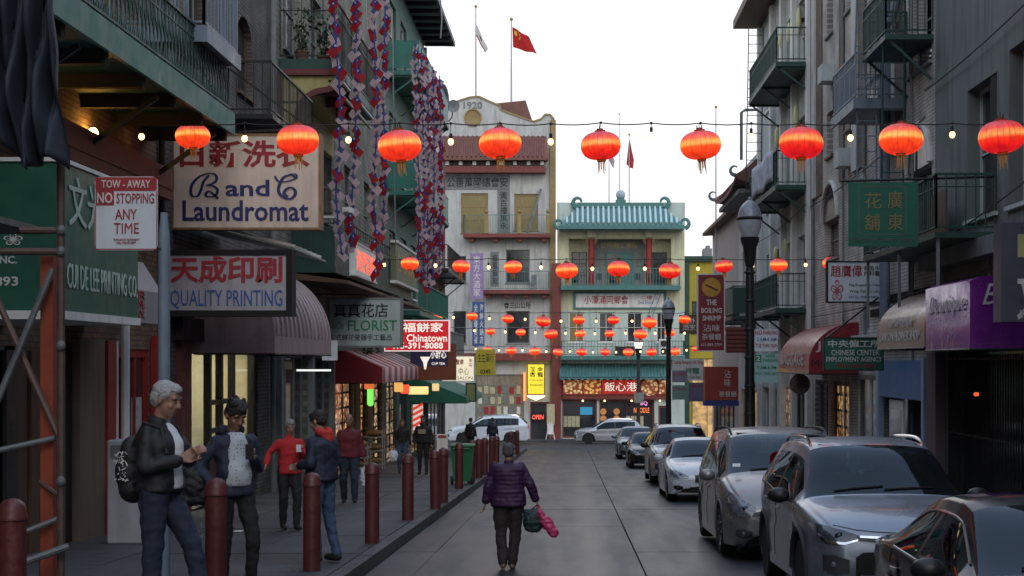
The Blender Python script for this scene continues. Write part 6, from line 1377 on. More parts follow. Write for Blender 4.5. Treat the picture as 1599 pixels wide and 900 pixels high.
part('yellow_disc', MB().cyl(c_, c_ + Vector((0, -.01, 0)), .36, n=24), mat('ochre', (.50, .26, .03), .5), SS)
part('dragon_logo', MB().bar(c_ + Vector((-.22, -.02, .1)), c_ + Vector((.24, -.02, -.12)), .01, .07, up=(0, 0, 1)), M['maroon'], SS)
sign('restaurant_awning_sign', 'red awning board with white characters and blue lower edge', 'sign', 1100, 572, 1154, 626, 56, th=.8, face=mat('orange_red_vinyl', (.27, .03, .025), .5, var=.15), frame=None, texts=[('沾\n味', (1131, 578, 1141, 604), 'lwhite'), ('茶餐廳', (1123, 611, 1150, 620), 'lwhite')])
part('blue_edge', MB().fbox(FE(56), *[rb(1100, 626, 1154, 634, 56)[i] for i in (0, 2, 1, 3)], -.8, .01), mat('blue_vinyl', (.02, .04, .20), .5), bpy.data.objects['restaurant_awning_sign'])
slb = sign('slatted_board', 'maroon slatted board behind the shrimp sign', 'board', 1133, 510, 1171, 552, 54, th=.1, face='maroon', frame=None)
for k in range(6): r_ = rb(1133, 512 + k * 6.6, 1171, 516 + k * 6.6, 54); part('slat', MB().fbox(FE(54), r_[0], r_[2], r_[1], r_[3], 0.0, .05), M['redtrim'], slb)
sign('gift_shop_sign', 'white gift shop sign with red lettering and green characters', 'sign', 1050, 560, 1100, 595, 74, th=.2, face='white', frame=None, texts=[('Lucky Dragon Gift Shop', (1053, 563, 1098, 570), 'lred', dict(bold=.01)), ('祥龍', (1070, 574, 1092, 584), 'lgreen', dict(bold=.02)), ('(415) 765-0785', (1068, 588, 1094, 592), 'lblack')])
sign('hanging_box_sign', 'dark hanging sign with pale characters by the mustard building', 'sign', 1061, 492, 1090, 521, 82, th=.2, face='brown', frame='black', texts=[('樓外\n酒家', (1066, 497, 1086, 516), 'lwhite')])
for i, (x0, y0, x1, y1, d_, lab) in enumerate(((1049, 578, 1074, 598, 70, 'small mauve parking sign on the second lamp post'), (1049, 601, 1074, 625, 70, 'small pale green parking sign under the mauve one on the second lamp post'), (1075, 597, 1101, 628, 72, 'dull purple hanging panel beside the gift shop sign'))):
    sign('parking_sign' if i < 2 else 'panel_sign', lab, 'sign', x0, y0, x1, y1, d_, th=.03, face=mat('faded_sign_%d' % i, [(.25, .24, .33), (.20, .32, .30), (.19, .16, .25)][i], .5), texts=[(['NO PARKING', '2 HOUR', 'IMPORTS'][i], (x0 + 2, y0 + 4, x1 - 2, y0 + 9), 'lred')])
sign('parking_sign', 'pale NO PARKING 2AM to 6AM sign beside the tall lamp post', 'traffic sign', 1177, 513, 1216, 550, 37, th=.015, face='signwhite', texts=[('NO', (1179, 516, 1190, 523), 'lred', dict(bold=.02)), ('PARKING', (1192, 516, 1214, 523), 'lred', dict(bold=.01)), ('2 AM-6 AM', (1182, 527, 1212, 533), 'lblue2', dict(bold=.01)), ('TUE THRU SUN', (1180, 537, 1214, 543), 'lred', dict(bold=.01))])
sign('time_limit_sign', 'pale teal 2 HOUR PARKING sign below the no parking sign', 'traffic sign', 1177, 552, 1216, 599, 37, th=.015, face=mat('pale_teal', (.30, .48, .47), .45, var=.1), texts=[('2', (1181, 556, 1187, 564), 'lwhite', dict(bold=.02)), ('HOUR\nPARKING', (1192, 554, 1214, 565), 'lgreen', dict(bold=.01)), ('9 AM-6 PM', (1182, 571, 1212, 577), 'lgreen', dict(bold=.01)), ('MON THRU SAT', (1180, 581, 1214, 586), 'lgreen')])
r_ = rb(1179, 554, 1189, 566, 37); part('badge', MB().fbox(FE(37), r_[0], r_[2], r_[1], r_[3], 0, .003), M['lgreen'], bpy.data.objects['time_limit_sign'])
rs = emp('round_sign', P(1249, 670, 40), 'back of a round dark traffic sign on a thin pole before the red awning', 'traffic sign')
c_ = P(1249, 600, 40); part('disc', MB().cyl(c_, c_ + Vector((0, .02, 0)), .27, n=24), M['rust'], rs)
part('pole', MB().cyl(Vector((c_.x, 40.05, gz(40) + .14)), c_ + Vector((0, .05, .2)), .03, n=8), M['black'], rs)
part('hub', MB().cyl(c_, c_ + Vector((0, -.03, 0)), .09, n=12), M['black'], rs)
tb2 = MB().add([P(1172, 322, 46), P(1210, 252, 44.8), P(1212, 285, 44.8), P(1170, 322, 46.1)], [(0, 1, 2, 3)])
def bnr(u, v):
    a, b = P(1170, 320 - 20 * v, 50.2), P(1209, 285 - 40 * v, 45.2); a.x = b.x = 5.9; p = a.lerp(b, u); p.x += .03 * math.sin(u * 14) - .02; p.z = 7.0 + .95 * v + .05 * math.sin(u * 9 + v); return p
bo = top('balcony_banner', MB().grid(bnr, 16, 5), mat('printed_cloth', (.42, .44, .52), .7, var=.5, vs=3), 'long pale printed cloth banner tied along the middle green balcony', 'banner', smooth='all')
so = bo.modifiers.new('thick', 'SOLIDIFY'); so.thickness = .01

# lamp posts
def lamp_post(X, d, label, lit=False):
    z0 = gz(d) + .14; e = emp('lamp_post', (X, d, z0), label, 'street lamp', 'black lamp posts')
    H_ = 6.0
    part('post', MB().lathe([(.22, 0), (.22, .35), (.17, .5), (.14, .6), (.125, 2.2), (.105, H_ - 1.0), (.09, H_ - .75)], c=(X, d, z0), n=14), M['black'], e, smooth=True)
    part('capital', MB().lathe([(.09, H_ - .75), (.13, H_ - .6), (.17, H_ - .25), (.22, H_ - .12), (.24, H_)], c=(X, d, z0), n=14), M['black'], e, smooth=True)
    gm = glow('lamp_glass_lit', (1, .95, .8), 1.4) if lit else mat('lamp_glass', (.38, .42, .47), .15, var=.15, vs=6, coat=.5)
    part('globe', MB().lathe([(.20, H_ + .002), (.28, H_ + .25), (.30, H_ + .42)], c=(X, d, z0), n=16), gm, e, smooth=True)
    part('ring', MB().lathe([(.31, H_ + .42), (.32, H_ + .44), (.32, H_ + .48), (.30, H_ + .5)], c=(X, d, z0), n=16), M['black'], e, smooth=True)
    part('dome', MB().lathe([(.30, H_ + .5), (.29, H_ + .58), (.24, H_ + .72), (.17, H_ + .82), (.08, H_ + .90), (.04, H_ + .93), (.05, H_ + .96), (.01, H_ + 1.0)], c=(X, d, z0), n=16), mat('lamp_dome', (.22, .25, .30), .3, var=.3, vs=8, coat=.3), e, smooth=True)
    for k in range(7): part('band', MB().lathe([(.135, .9 + k * .7), (.14, .92 + k * .7), (.14, .94 + k * .7), (.13, .96 + k * .7)], c=(X, d, z0), n=12), M['black'], e)
lamp_post(4.4, 38, 'tall black lamp post nearest on the right, with glass globe')
lamp_post(4.4, 70, 'second black lamp post, in front of the pagoda building edge')
lamp_post(4.35, 100.5, 'farthest small black lamp post in front of the lit restaurant', lit=True)
sign('street_name_sign', 'small grey sign plate on the farthest lamp post', 'traffic sign', 990, 613, 1006, 630, 100.2, th=.03, face='greystone', frame=None)

# bollards
def bollard_proto():
    e = emp('bollard', (0, 0, 0)); 
    part('post', MB().lathe([(.089, 0), (.089, .86)], n=20), M['bol'], e, smooth=True)
    part('cap', MB().lathe([(.092, .86), (.099, .868), (.099, .89), (.094, .90), (.092, .93), (.075, .972), (.045, .995), (.01, 1.005)], n=20), M['bol'], e, smooth=True)
    return e
M['bol'] = mat('bollard_red', (.105, .024, .023), .45, var=.3, vs=7, dirt=.5, bump=.25, bs=25)
bp0 = bollard_proto(); first = True
for i, (x, yb, s, hgt, lab) in enumerate(((21, None, 236, 1.03, 'nearest red bollard, cut by the left edge of the photo'), (337, None, 190, 1.05, 'red bollard the young man in the navy coat leans behind'), (487, 892, 153, 1.0, 'red bollard in front of the person in jeans with red hood'),
        (581, 849, 126, 1.0, 'fourth red bollard, standing alone before the man with the shopping bag'), (637, 812, 102.5, 1.0, 'fifth red bollard along the kerb'), (680, 796, 92, 1.0, 'sixth red bollard, left one of a close pair'), (692, 786, 85.5, 1.0, 'seventh red bollard, right one of a close pair'),
        (717, 766, 72, 1.0, 'eighth red bollard, in front of the green bin'), (736, 756, 66, 1.0, 'ninth red bollard, at the right side of the green bin'), (748, 750, 61, 1.0, 'tenth red bollard along the kerb'), (757, 748, 58, 1.0, 'eleventh red bollard along the kerb'), (768, 744, 55, 1.0, 'twelfth red bollard, beside the walking woman'),
        (775, 741, 53, 1.0, 'thirteenth red bollard along the kerb'), (808, 712, 38, 1.0, 'farthest red bollard near the street corner'), (797, 718, 42, 1.0, 'last but one red bollard near the street corner'))):
    d = FPX / s; X = (x - 893) / s; z0 = gz(d) + .14; o = bp0 if first else copy_tree(bp0); first = False
    if i < 2: z0 = 1.72 - ((779 if i == 0 else 747) - 565) / s - hgt; z0 = max(z0, gz(d) + .14)
    o.location = (X, d, z0); o.scale = (1, 1, hgt); o.rotation_euler = (random.uniform(-.012, .012), random.uniform(-.014, .014), random.uniform(0, 6)); tag(o, lab, 'bollard', 'red bollards along the kerb')
# ------------------------------------------------------------------ cars
def ip(y, ks):
    """smooth monotone interpolation through key points"""
    xs = [k[0] for k in ks]; zs = [k[1] for k in ks]
    if y <= xs[0]: return zs[0]
    if y >= xs[-1]: return zs[-1]
    i = max(j for j in range(len(xs)) if xs[j] <= y); i = min(i, len(xs) - 2)
    h = xs[i + 1] - xs[i]; t = (y - xs[i]) / h; d = (zs[i + 1] - zs[i]) / h
    def sl(j):
        if j <= 0 or j >= len(xs) - 1: return None
        a = (zs[j] - zs[j - 1]) / (xs[j] - xs[j - 1]); b = (zs[j + 1] - zs[j]) / (xs[j + 1] - xs[j]); return 0 if a * b <= 0 else 2 * a * b / (a + b)
    m0 = sl(i); m1 = sl(i + 1); m0 = d if m0 is None else m0; m1 = d if m1 is None else m1
    return (2 * t**3 - 3 * t**2 + 1) * zs[i] + (t**3 - 2 * t**2 + t) * h * m0 + (-2 * t**3 + 3 * t**2) * zs[i + 1] + (t**3 - t**2) * h * m1
def paint(name, c, metal=.5, rough=.34, coat=.55):
    m = mat(name, c, rough, metal=metal, var=.05, vs=1.5, coat=coat); return m
M['pgrey'] = paint('grey_metallic_paint', (.24, .28, .34)); M['pbronze'] = paint('warm_grey_paint', (.24, .235, .24)); M['pnavy'] = paint('black_blue_paint', (.006, .008, .016), .0, .12, .0)
M['pnavy'].node_tree.nodes['Principled BSDF'].inputs['Specular IOR Level'].default_value = .35
M['pwhite'] = paint('pearl_white_paint', (.60, .66, .72), .1); M['psilver'] = paint('silver_paint', (.40, .43, .46), .5); M['pblack'] = paint('black_paint', (.010, .012, .016), .2, .25, .25)
M['carglass'] = mat('car_glass', (.016, .036, .055), .05, var=0, spec=.35)
def tinted():
    m = M['carglass']; t = m.node_tree; N = t.nodes.new; L = t.links.new
    tr = N('ShaderNodeBsdfTransparent'); tr.inputs['Color'].default_value = (.26, .33, .36, 1)
    gl = N('ShaderNodeBsdfGlossy'); gl.inputs['Roughness'].default_value = .02; gl.inputs['Color'].default_value = (.62, .74, .86, 1)
    fr = N('ShaderNodeFresnel'); fr.inputs['IOR'].default_value = 1.42; mx = N('ShaderNodeMixShader'); L(fr.outputs[0], mx.inputs[0]); L(tr.outputs[0], mx.inputs[1]); L(gl.outputs[0], mx.inputs[2]); L(mx.outputs[0], t.nodes['Material Output'].inputs['Surface'])
tinted()
M['seat'] = mat('seat_fabric', (.035, .035, .038), .8, var=.2)
M['chrome'] = mat('chrome', (.65, .67, .7), .12, metal=1, var=0); M['trimblk'] = mat('black_trim', (.012, .012, .013), .4, var=0)
M['lampglass'] = mat('headlight_glass', (.16, .18, .21), .12, metal=.3, var=.85, vs=22, coat=.6); M['rim'] = mat('alloy_rim', (.30, .31, .33), .25, metal=.8, var=0)
M['darklens'] = mat('dark_headlight_lens', (.05, .06, .075), .06, metal=.2, var=.9, vs=18, coat=.8)
M['amber'] = mat('amber_lens', (.5, .16, .02), .2, var=0); M['redlens'] = mat('red_lens', (.35, .01, .01), .15, var=0, coat=1, em=(1, .05, .02), es=.15)
M['plastic'] = mat('grey_plastic_trim', (.035, .037, .04), .55, var=.1)
def wheel_meshes(r, wd, nsp, style):
    ty = new_mesh('tyre', MB().lathe([(r * .66, -wd / 2), (r * .9, -wd / 2 - .004), (r * .985, -wd / 2 + .02), (r, -wd / 4), (r, wd / 4), (r * .985, wd / 2 - .02), (r * .9, wd / 2 + .004), (r * .66, wd / 2)], n=36, axis='x'), M['rubber'], 'x')
    rm = MB(); rm.lathe([(r * .68, -wd / 2 + .01), (r * .66, -wd / 2 + .004), (r * .61, -wd / 2 + .03), (r * .60, 0)], n=36, axis='x')
    for i in range(nsp):
        a = 2 * math.pi * i / nsp
        for o_ in ((-.09, .0), (.09, .0)) if style == 'twin' else ((0, 0),):
            a0 = a + o_[0] * .6; a1 = a + o_[0]
            rm.bar((-wd / 2 + .035, math.cos(a0) * r * .1, math.sin(a0) * r * .1), (-wd / 2 + .02, math.cos(a1) * r * .64, math.sin(a1) * r * .64), .035 if style == 'twin' else .055, .03)
    rm.lathe([(.01, -wd / 2 + .01), (r * .16, -wd / 2 + .015), (r * .18, -wd / 2 + .05)], n=14, axis='x')
    rmm = new_mesh('rim', rm, M['rim'], 'x')
    bk = new_mesh('brake_disc', MB().lathe([(.02, .0), (r * .6, .0), (r * .6, .02), (.02, .02)], n=24, axis='x'), M['plastic'])
    return ty, rmm, bk
def car(name, label, K, loc, rz=0.0, k=.91, slope=True, near=True):
    L, W, Hh = K['L'], K['W'], K['H']; hw0 = W / 2; r = K['r']; ya, yb = K['wf'], K['wf'] + K['wb']
    e = emp(name, (0, 0, 0), label, K.get('cat', 'car'), K.get('group'))
    ws0, ws1, rs0, rs1 = K['ws0'], K['ws1'], K['rs0'], K['rs1']   # windscreen base/top, rear glass top/base along y
    hood, roof, belt = K['hood'], K['roof'], K['belt']
    ys_ = sorted(set([0, .015, .04, .08, .13] + [round(.18 + .05 * i, 3) for i in range(int((L - .36) / .05))] + [L - .13, L - .08, L - .04, L - .015, L] + [ws0, ws1, rs0, rs1] + [v for p in K['win'] for v in p]))
    plan = [(0, .70), (.04, .80), (.12, .88), (.3, .94), (.6, .985), (1.0, 1.0), (L - 1.0, 1.0), (L - .4, .965), (L - .12, .90), (L - .02, .82), (L, .76)]
    def topz(y):
        if y < ws0: return ip(y, hood)
        if y > rs1: return ip(y, K['tail'])
        return ip(y, [(ws0, ip(ws0, hood))] + roof + [(rs1, K['tail'][0][1])])
    def cabin(y):  # 0 on bonnet, 1 in full cabin
        if y <= ws0 or y >= rs1: return 0
        if y < ws1: return ((y - ws0) / (ws1 - ws0)) ** .8
        if y > rs0: return ((rs1 - y) / (rs1 - rs0)) ** .8
        return 1
    NS, NG, NT = 8, 6, 8
    def section(y):
        hw = hw0 * ip(y, plan); zt = topz(y); c = cabin(y); zb = min(ip(y, belt), zt - .02) ; 
        nose = min(y, L - y); z0 = K['sill'] + max(0, .12 - nose) * 1.2
        for yc in (ya, yb):
            dy = abs(y - yc); Ra = r + K.get('gap', .06)
            if dy < Ra: z0 = max(z0, r + math.sqrt(Ra * Ra - dy * dy))
        z0 = min(z0, zb - .12); P_ = [(hw - .12, z0), (hw - .012, z0 + .012)]
        for i in range(1, NS + 1):
            t = i / NS; zz = z0 + .012 + (zb - z0 - .012) * t; tt = (zz - .35) / max(zb - .35, .2)
            x = hw * (1 - .030 * max(tt, 0) ** 2.5 - .02 * max(.35 - tt, 0) * (zz < .5)) - (.018 * math.exp(-((tt - .62) / .09) ** 2) if K.get('crease', True) else 0) + .010 * math.exp(-((tt - .78) / .08) ** 2)
            P_.append((x, zz))
        xb_ = P_[-1][0]; wt = xb_ * .93 + (K['rw'] * hw0 - xb_ * .93) * c
        zs = zb + (zt - zb) * (.35 + .50 * c)
        for i in range(1, NG + 1):
            t = i / NG; P_.append((xb_ + (wt - xb_) * (t ** 1.15), zb + (zs - zb) * (t if c > .01 else math.sin(t * math.pi / 2))))
        for i in range(1, NT + 1):
            t = i / NT; a = t * math.pi / 2; q = .62
            P_.append((wt * (1 - t) ** .85 if False else wt * math.cos(a) ** .9 if i < NT else 0.0, zs + (zt - zs) * math.sin(a) ** .8))
        return P_
    secs = [section(y) for y in ys_]; n = len(secs[0]); full = 2 * n - 1
    verts = []
    for y, s_ in zip(ys_, secs):
        row = [(-x, y, z) for x, z in s_] + [(x, y, z) for x, z in reversed(s_[:-1])]; verts += row
    groups = {'body': [], 'windscreen': [], 'rear_window': [], 'side_window': {}, 'pillar': []}
    for j in range(len(ys_) - 1):
        ym = (ys_[j] + ys_[j + 1]) / 2
        for i in range(full - 1):
            f = (j * full + i, (j + 1) * full + i, (j + 1) * full + i + 1, j * full + i + 1)
            h = i if i < n - 1 else full - 2 - i     # mirrored section index
            g = 'body'
            if h >= 1 + NS + NG + 1 and ws0 + .03 < ym < ws1: g = 'windscreen'
            elif h >= 1 + NS + NG + 1 and rs0 < ym < rs1 - .05: g = 'rear_window'
            elif 1 + NS + 0 <= h < 1 + NS + NG - 1:
                for wi, (a, b) in enumerate(K['win']):
                    if a < ym < b: g = ('side_window', wi, i < n); break
                else:
                    if K['win'][0][0] < ym < K['win'][-1][1]: g = 'pillar'
            if isinstance(g, tuple): groups['side_window'].setdefault(g[1:], []).append(f)
            else: groups[g].append(f)
    groups['body'].append(tuple(range(full))); groups['body'].append(tuple(reversed([(len(ys_) - 1) * full + i for i in range(full)])))
    def sub(name_, faces, m, parent, out=0.0, kindsm='all'):
        idx = sorted({i for f in faces for i in f}); mp = {a: b for b, a in enumerate(idx)}
        mb = MB(); mb.v = [verts[i] for i in idx]; mb.f = [tuple(mp[i] for i in f) for f in faces]; mb.m = [0] * len(faces)
        me = new_mesh(name_, mb, m, kindsm, recalc=False)
        bm = bmesh.new(); bm.from_mesh(me); bmesh.ops.recalc_face_normals(bm, faces=bm.faces)
        c = Vector((0, L / 2, .8)); 
        s = sum((f.normal.dot(f.calc_center_median() - c)) * f.calc_area() for f in bm.faces)
        if s < 0: bmesh.ops.reverse_faces(bm, faces=bm.faces)
        bm.to_mesh(me); bm.free(); me.polygons.foreach_set('use_smooth', [True] * len(me.polygons))
        if name_ == 'body': me.set_sharp_from_angle(angle=R(50))
        return part(name_, me, None, parent)
    P1 = M[K['paint']]
    body = sub('body', groups['body'], P1, e)
    bvh = BVHTree.FromPolygons([Vector(v) for v in verts], [f for k_ in ('body', 'windscreen', 'rear_window', 'pillar') for f in groups[k_]] + [f for fs in groups['side_window'].values() for f in fs])
    sub('windscreen', groups['windscreen'], M['carglass'], e); sub('rear_window', groups['rear_window'], M['carglass'], e)
    for kk, fs in groups['side_window'].items(): sub('side_window', fs, M['carglass'], e)
    pl_ = {}
    for f in groups['pillar']:
        c = [verts[i] for i in f]; pl_.setdefault((round(sum(v[1] for v in c) / 4 * 1.6), c[0][0] > 0), []).append(f)
    for fs in pl_.values(): sub('door_pillar', fs, M['trimblk'], e)
    def hit(o, d):
        h_ = bvh.ray_cast(Vector(o), Vector(d)); return h_[0]
    def patch(name_, cols, m, off=.008, both=True, parent=None, rear=False, rows=4, sub_=3):
        """front patch from columns (x, z low, z high), laid on the bodywork"""
        cc = []
        for (a, b) in zip(cols[:-1], cols[1:]):
            for q in range(sub_): t = q / sub_; cc.append(tuple(a[i] + (b[i] - a[i]) * t for i in range(3)))
        cc.append(cols[-1]); out = None
        for sgn in ((1, -1) if both else (1,)):
            vs = []; ok = True
            for x, za, zb_ in cc:
                for j in range(rows + 1):
                    z = za + (zb_ - za) * j / rows; p = hit((x * sgn, L + 1 if rear else -1, z), (0, -1 if rear else 1, 0))
                    if p is None: p = Vector((x * sgn, L if rear else .1, z)); ok = False
                    vs.append((p.x + (off * .7 * sgn if abs(x) > hw0 * .7 else 0), p.y + (off if rear else -off), p.z))
            R_ = rows + 1; fs = [(i * R_ + j, (i + 1) * R_ + j, (i + 1) * R_ + j + 1, i * R_ + j + 1) for i in range(len(cc) - 1) for j in range(rows)]
            # rim back to the body so the piece has thickness
            nb = len(vs); ring = [i * R_ for i in range(len(cc))] + [(len(cc) - 1) * R_ + j for j in range(1, R_)] + [i * R_ + rows for i in range(len(cc) - 2, -1, -1)] + [j for j in range(rows - 1, 0, -1)]
            vs += [(vs[i][0], vs[i][1] + (-.02 if rear else .02), vs[i][2]) for i in ring]
            for q in range(len(ring)): a, b = ring[q], ring[(q + 1) % len(ring)]; fs.append((a, b, nb + (q + 1) % len(ring), nb + q))
            out = part(name_, MB().add(vs, fs), m, parent or e, smooth=True)
        return out
    def sidestrip(name_, pts, wdt, m, off=.004, both=True, parent=None):
        for sgn in ((1, -1) if both else (-1,)):
            q = []
            for y, z in pts:
                p = hit((sgn * 3, y, z), (-sgn, 0, 0))
                if p is not None: q.append(p + Vector((sgn * off, 0, 0)))
            if len(q) > 1: part(name_, MB().tube(q, wdt, 4), m, parent or e)
    for nm, cols, m, off in K['front']: patch(nm, cols, M[m], off, both=cols[0][0] >= 0 and not nm.startswith('c_'))
    for nm, cols, m, off in K.get('rear', []): patch(nm, cols, M[m], off, rear=True)
    # seams, handles, belt trim
    for a in K['doors']: sidestrip('door_seam', [(a, z) for z in np.linspace(K['sill'] + .12, ip(a, belt) - .02, 8)], .006, M['trimblk'], 0)
    for a in K['handles']:
        for s in (1, -1):
            p = hit((s * 3, a, ip(a, belt) - .15), (-s, 0, 0))
            if p: part('door_handle', MB().bbox(p.x - .02 if s < 0 else p.x, p.x if s < 0 else p.x + .02, a - .09, a + .09, p.z - .015, p.z + .02, .006).box(p.x - .001, p.x + .001, a - .05, a + .05, p.z - .01, p.z + .01), P1 if not K.get('chrome') else M['chrome'], e)
    bl = [(y, ip(y, belt) + .004) for y in np.linspace(K['win'][0][0], K['win'][-1][1], 14)]
    sidestrip('belt_trim', bl, .011, M['chrome'] if K.get('chrome') else M['trimblk'], .002)
    if K.get('chrome'):
        for s in (-1, 1):
            q = []
            for y in np.linspace(K['win'][0][0] - .02, K['win'][-1][1] + .02, 20):
                s_ = section(y); x, z = s_[1 + NS + NG - 1]; q.append((s * (x + .006), y, z))
            part('window_trim', MB().tube(q, .010, 5), M['chrome'], e, smooth=True)
    # arches, wheels
    for yc in (ya, yb):
        for s in (-1, 1):
            q = []
            Ra = r + K.get('gap', .06)
            for i in range(19):
                a = math.pi * i / 18; y, z = yc + Ra * math.cos(a), r + Ra * math.sin(a)
                if z < K['sill']: continue
                q.append((s * (hw0 * ip(y, plan) - .012), y, z + .004))
            part('wheel_arch', MB().tube(q, K.get('archw', .016), 6), M['plastic'] if K.get('clad') else P1, e, smooth=True)
            we = emp('wheel', (0, 0, 0)); we.parent = e; we.location = (s * (hw0 - .13), yc, r); 
            if s > 0: we.rotation_euler.z = math.pi
            for nm, me in zip(('tyre', 'rim', 'brake_disc'), K['wm']): part(nm, me, None, we)
    part('underbody', MB().box(-hw0 + .34, hw0 - .34, .25, L - .25, .20, .62).box(-hw0 + .1, hw0 - .1, ya + r + .14, yb - r - .14, K['sill'] - .02, .5), M['trimblk'], e)
    # mirrors
    for s in (-1, 1):
        my = ws0 + K.get('mo', .32); mz = ip(my, belt) + .06; mx = hw0 + .10
        rr = Matrix.Rotation(s * .15, 3, 'Z')
        part('mirror', MB().ell((s * mx, my, mz), (.115, .075, .08), 14, 10, rr).bar((s * (hw0 - .08), my + .03, mz - .06), (s * (hw0 + .06), my, mz - .03), .05, .04), M['trimblk'] if K.get('mdark') else P1, e, smooth=True)
    # wipers and cowl
    wz = []
    for (x0, x1) in ((-.55, .05), (.0, .6)):
        q = []
        for t in (0, .5, 1):
            x = x0 * hw0 + (x1 - x0) * hw0 * t * .9; y = ws0 + .07 + .05 * t; p = hit((x, y, 3), (0, 0, -1))
            if p: q.append(p + Vector((0, 0, .012)))
        if len(q) == 3: part('wiper', MB().tube(q, .009, 4), M['trimblk'], e)
    if K.get('rails'):
        for s in (-1, 1):
            q = []
            for y in np.linspace(ws1 + .15, rs0 - .05, 12):
                x = s * K['rw'] * hw0 * .93; p = hit((x, y, 3), (0, 0, -1)); t = (y - ws1 - .15) / (rs0 - .05 - ws1 - .15); lift = .05 * min(1, 8 * t, 8 * (1 - t))
                if p: q.append(p + Vector((0, 0, lift)))
            part('roof_rail', MB().tube(q, .018, 6), M['chrome' if K.get('railc') else 'plastic'], e, smooth=True)
    fl = K['sill'] + .12; rf_ = ip(ws1 + .6, [(ws0, .9)] + roof)
    part('dashboard', MB().bbox(-hw0 + .22, hw0 - .22, ws0 + .12, ws0 + .62, fl, ip(ws0, hood) - .06, .04), M['trimblk'], e)
    part('cabin_floor', MB().box(-hw0 + .16, hw0 - .16, ws0 + .1, rs1 - .1, fl - .04, fl), M['trimblk'], e)
    part('headliner', MB().box(-K['rw'] * hw0 + .12, K['rw'] * hw0 - .12, ws1 + .1, rs0 - .1, rf_ - .10, rf_ - .07), M['trimblk'], e)
    for yy in ([ws1 + .25, ws1 + 1.15] if L < 5 else [ws1 + .2, ws1 + 1.15, ws1 + 2.1]):
        for s in (-1, 1):
            st = part('seat', MB().bbox(s * .38 - .25, s * .38 + .25, yy - .5, yy, fl, fl + .22, .04), M['seat'], e)
            part('backrest', MB().bbox(s * .38 - .24, s * .38 + .24, yy, yy + .14, fl + .1, rf_ - .38, .05), M['seat'], st)
            part('headrest', MB().bbox(s * .38 - .13, s * .38 + .13, yy + .02, yy + .12, rf_ - .35, rf_ - .17, .04), M['seat'], st)
    sw_ = MB(); sw_.tube([(.38 + .18 * math.cos(a), ws0 + .72 + .06 * math.sin(a), ip(ws0, hood) - .10 + .18 * math.sin(a)) for a in np.linspace(0, 2 * math.pi, 17)], .016, 5); part('steering_wheel', sw_, M['trimblk'], e, smooth=True)
    p = hit((0, ws1 - .18, 3), (0, 0, -1))
    if p: part('inner_mirror', MB().bbox(-.12, .12, p.y + .04, p.y + .07, p.z - .13, p.z - .06, .012), M['trimblk'], e)
    for nm, x, y_, z_, rr_, mm in K.get('dots', []):
        for s in (-1, 1):
            p = hit((s * x, -1, z_), (0, 1, 0))
            if p: part(nm, MB().ell(p + Vector((0, .012, 0)), (rr_, .022, rr_), 14, 8), M[mm], e, smooth=True)
    e.location = loc; e.rotation_euler = (0, 0, rz); e.scale = (k, k, k)
    if slope: e.rotation_euler = (-math.atan(SL), 0, rz)
    return e, body
wmA = wheel_meshes(.345, .22, 5, 'twin'); wmB = wheel_meshes(.32, .21, 10, 'single'); wmC = wheel_meshes(.36, .23, 5, 'single')
suv = dict(L=4.6, W=1.845, H=1.68, r=.355, wf=.93, wb=2.66, sill=.25, gap=.075, wm=wmA, paint='pgrey', rw=.70, ws0=1.16, ws1=1.98, rs0=4.05, rs1=4.50,
   hood=[(0, .74), (.05, .84), (.15, .92), (.5, 1.02), (1.16, 1.10)], roof=[(1.98, 1.585), (2.3, 1.645), (2.8, 1.665), (3.5, 1.655), (4.05, 1.60)], tail=[(4.50, 1.16), (4.56, 1.0), (4.6, .8)],
   belt=[(0, .66), (.05, .73), (.3, .86), (1.16, 1.00), (2.5, 1.05), (3.6, 1.12), (4.5, 1.14)], win=[(1.46, 2.62), (2.72, 3.52), (3.62, 4.0)], doors=[1.35, 2.66, 3.60], handles=[2.45, 3.40], rails=True, railc=True, clad=True, archw=.035, mdark=True, mo=.40,
   front=[('headlight', [(.50, .735, .79), (.62, .70, .83), (.76, .715, .865), (.835, .76, .88)], 'darklens', .012), ('headlight_strip', [(.50, .735, .752), (.62, .70, .722), (.76, .715, .74), (.83, .76, .79)], 'chrome', .02), ('bonnet_edge', [(.02, .80, .806), (.3, .812, .818), (.5, .83, .836), (.7, .87, .876)], 'trimblk', .006), ('c_grille', [(-.50, .735, .785), (0, .70, .76), (.50, .735, .785)], 'trimblk', .01),
          ('c_badge_bar', [(-.48, .765, .785), (0, .74, .765), (.48, .765, .785)], 'chrome', .018), ('c_lower_grille', [(-.52, .42, .58), (-.45, .36, .63), (.45, .36, .63), (.52, .42, .58)], 'trimblk', .01),
          ('fog_recess', [(.58, .44, .56), (.70, .42, .60), (.80, .46, .60)], 'plastic', .01), ('c_skid_plate', [(-.6, .26, .32), (0, .25, .33), (.6, .26, .32)], 'chrome', .008)],
   dots=[('fog_light', .70, 0, .51, .045, 'lampglass'), ('headlight_projector', .66, 0, .765, .05, 'carglass')])
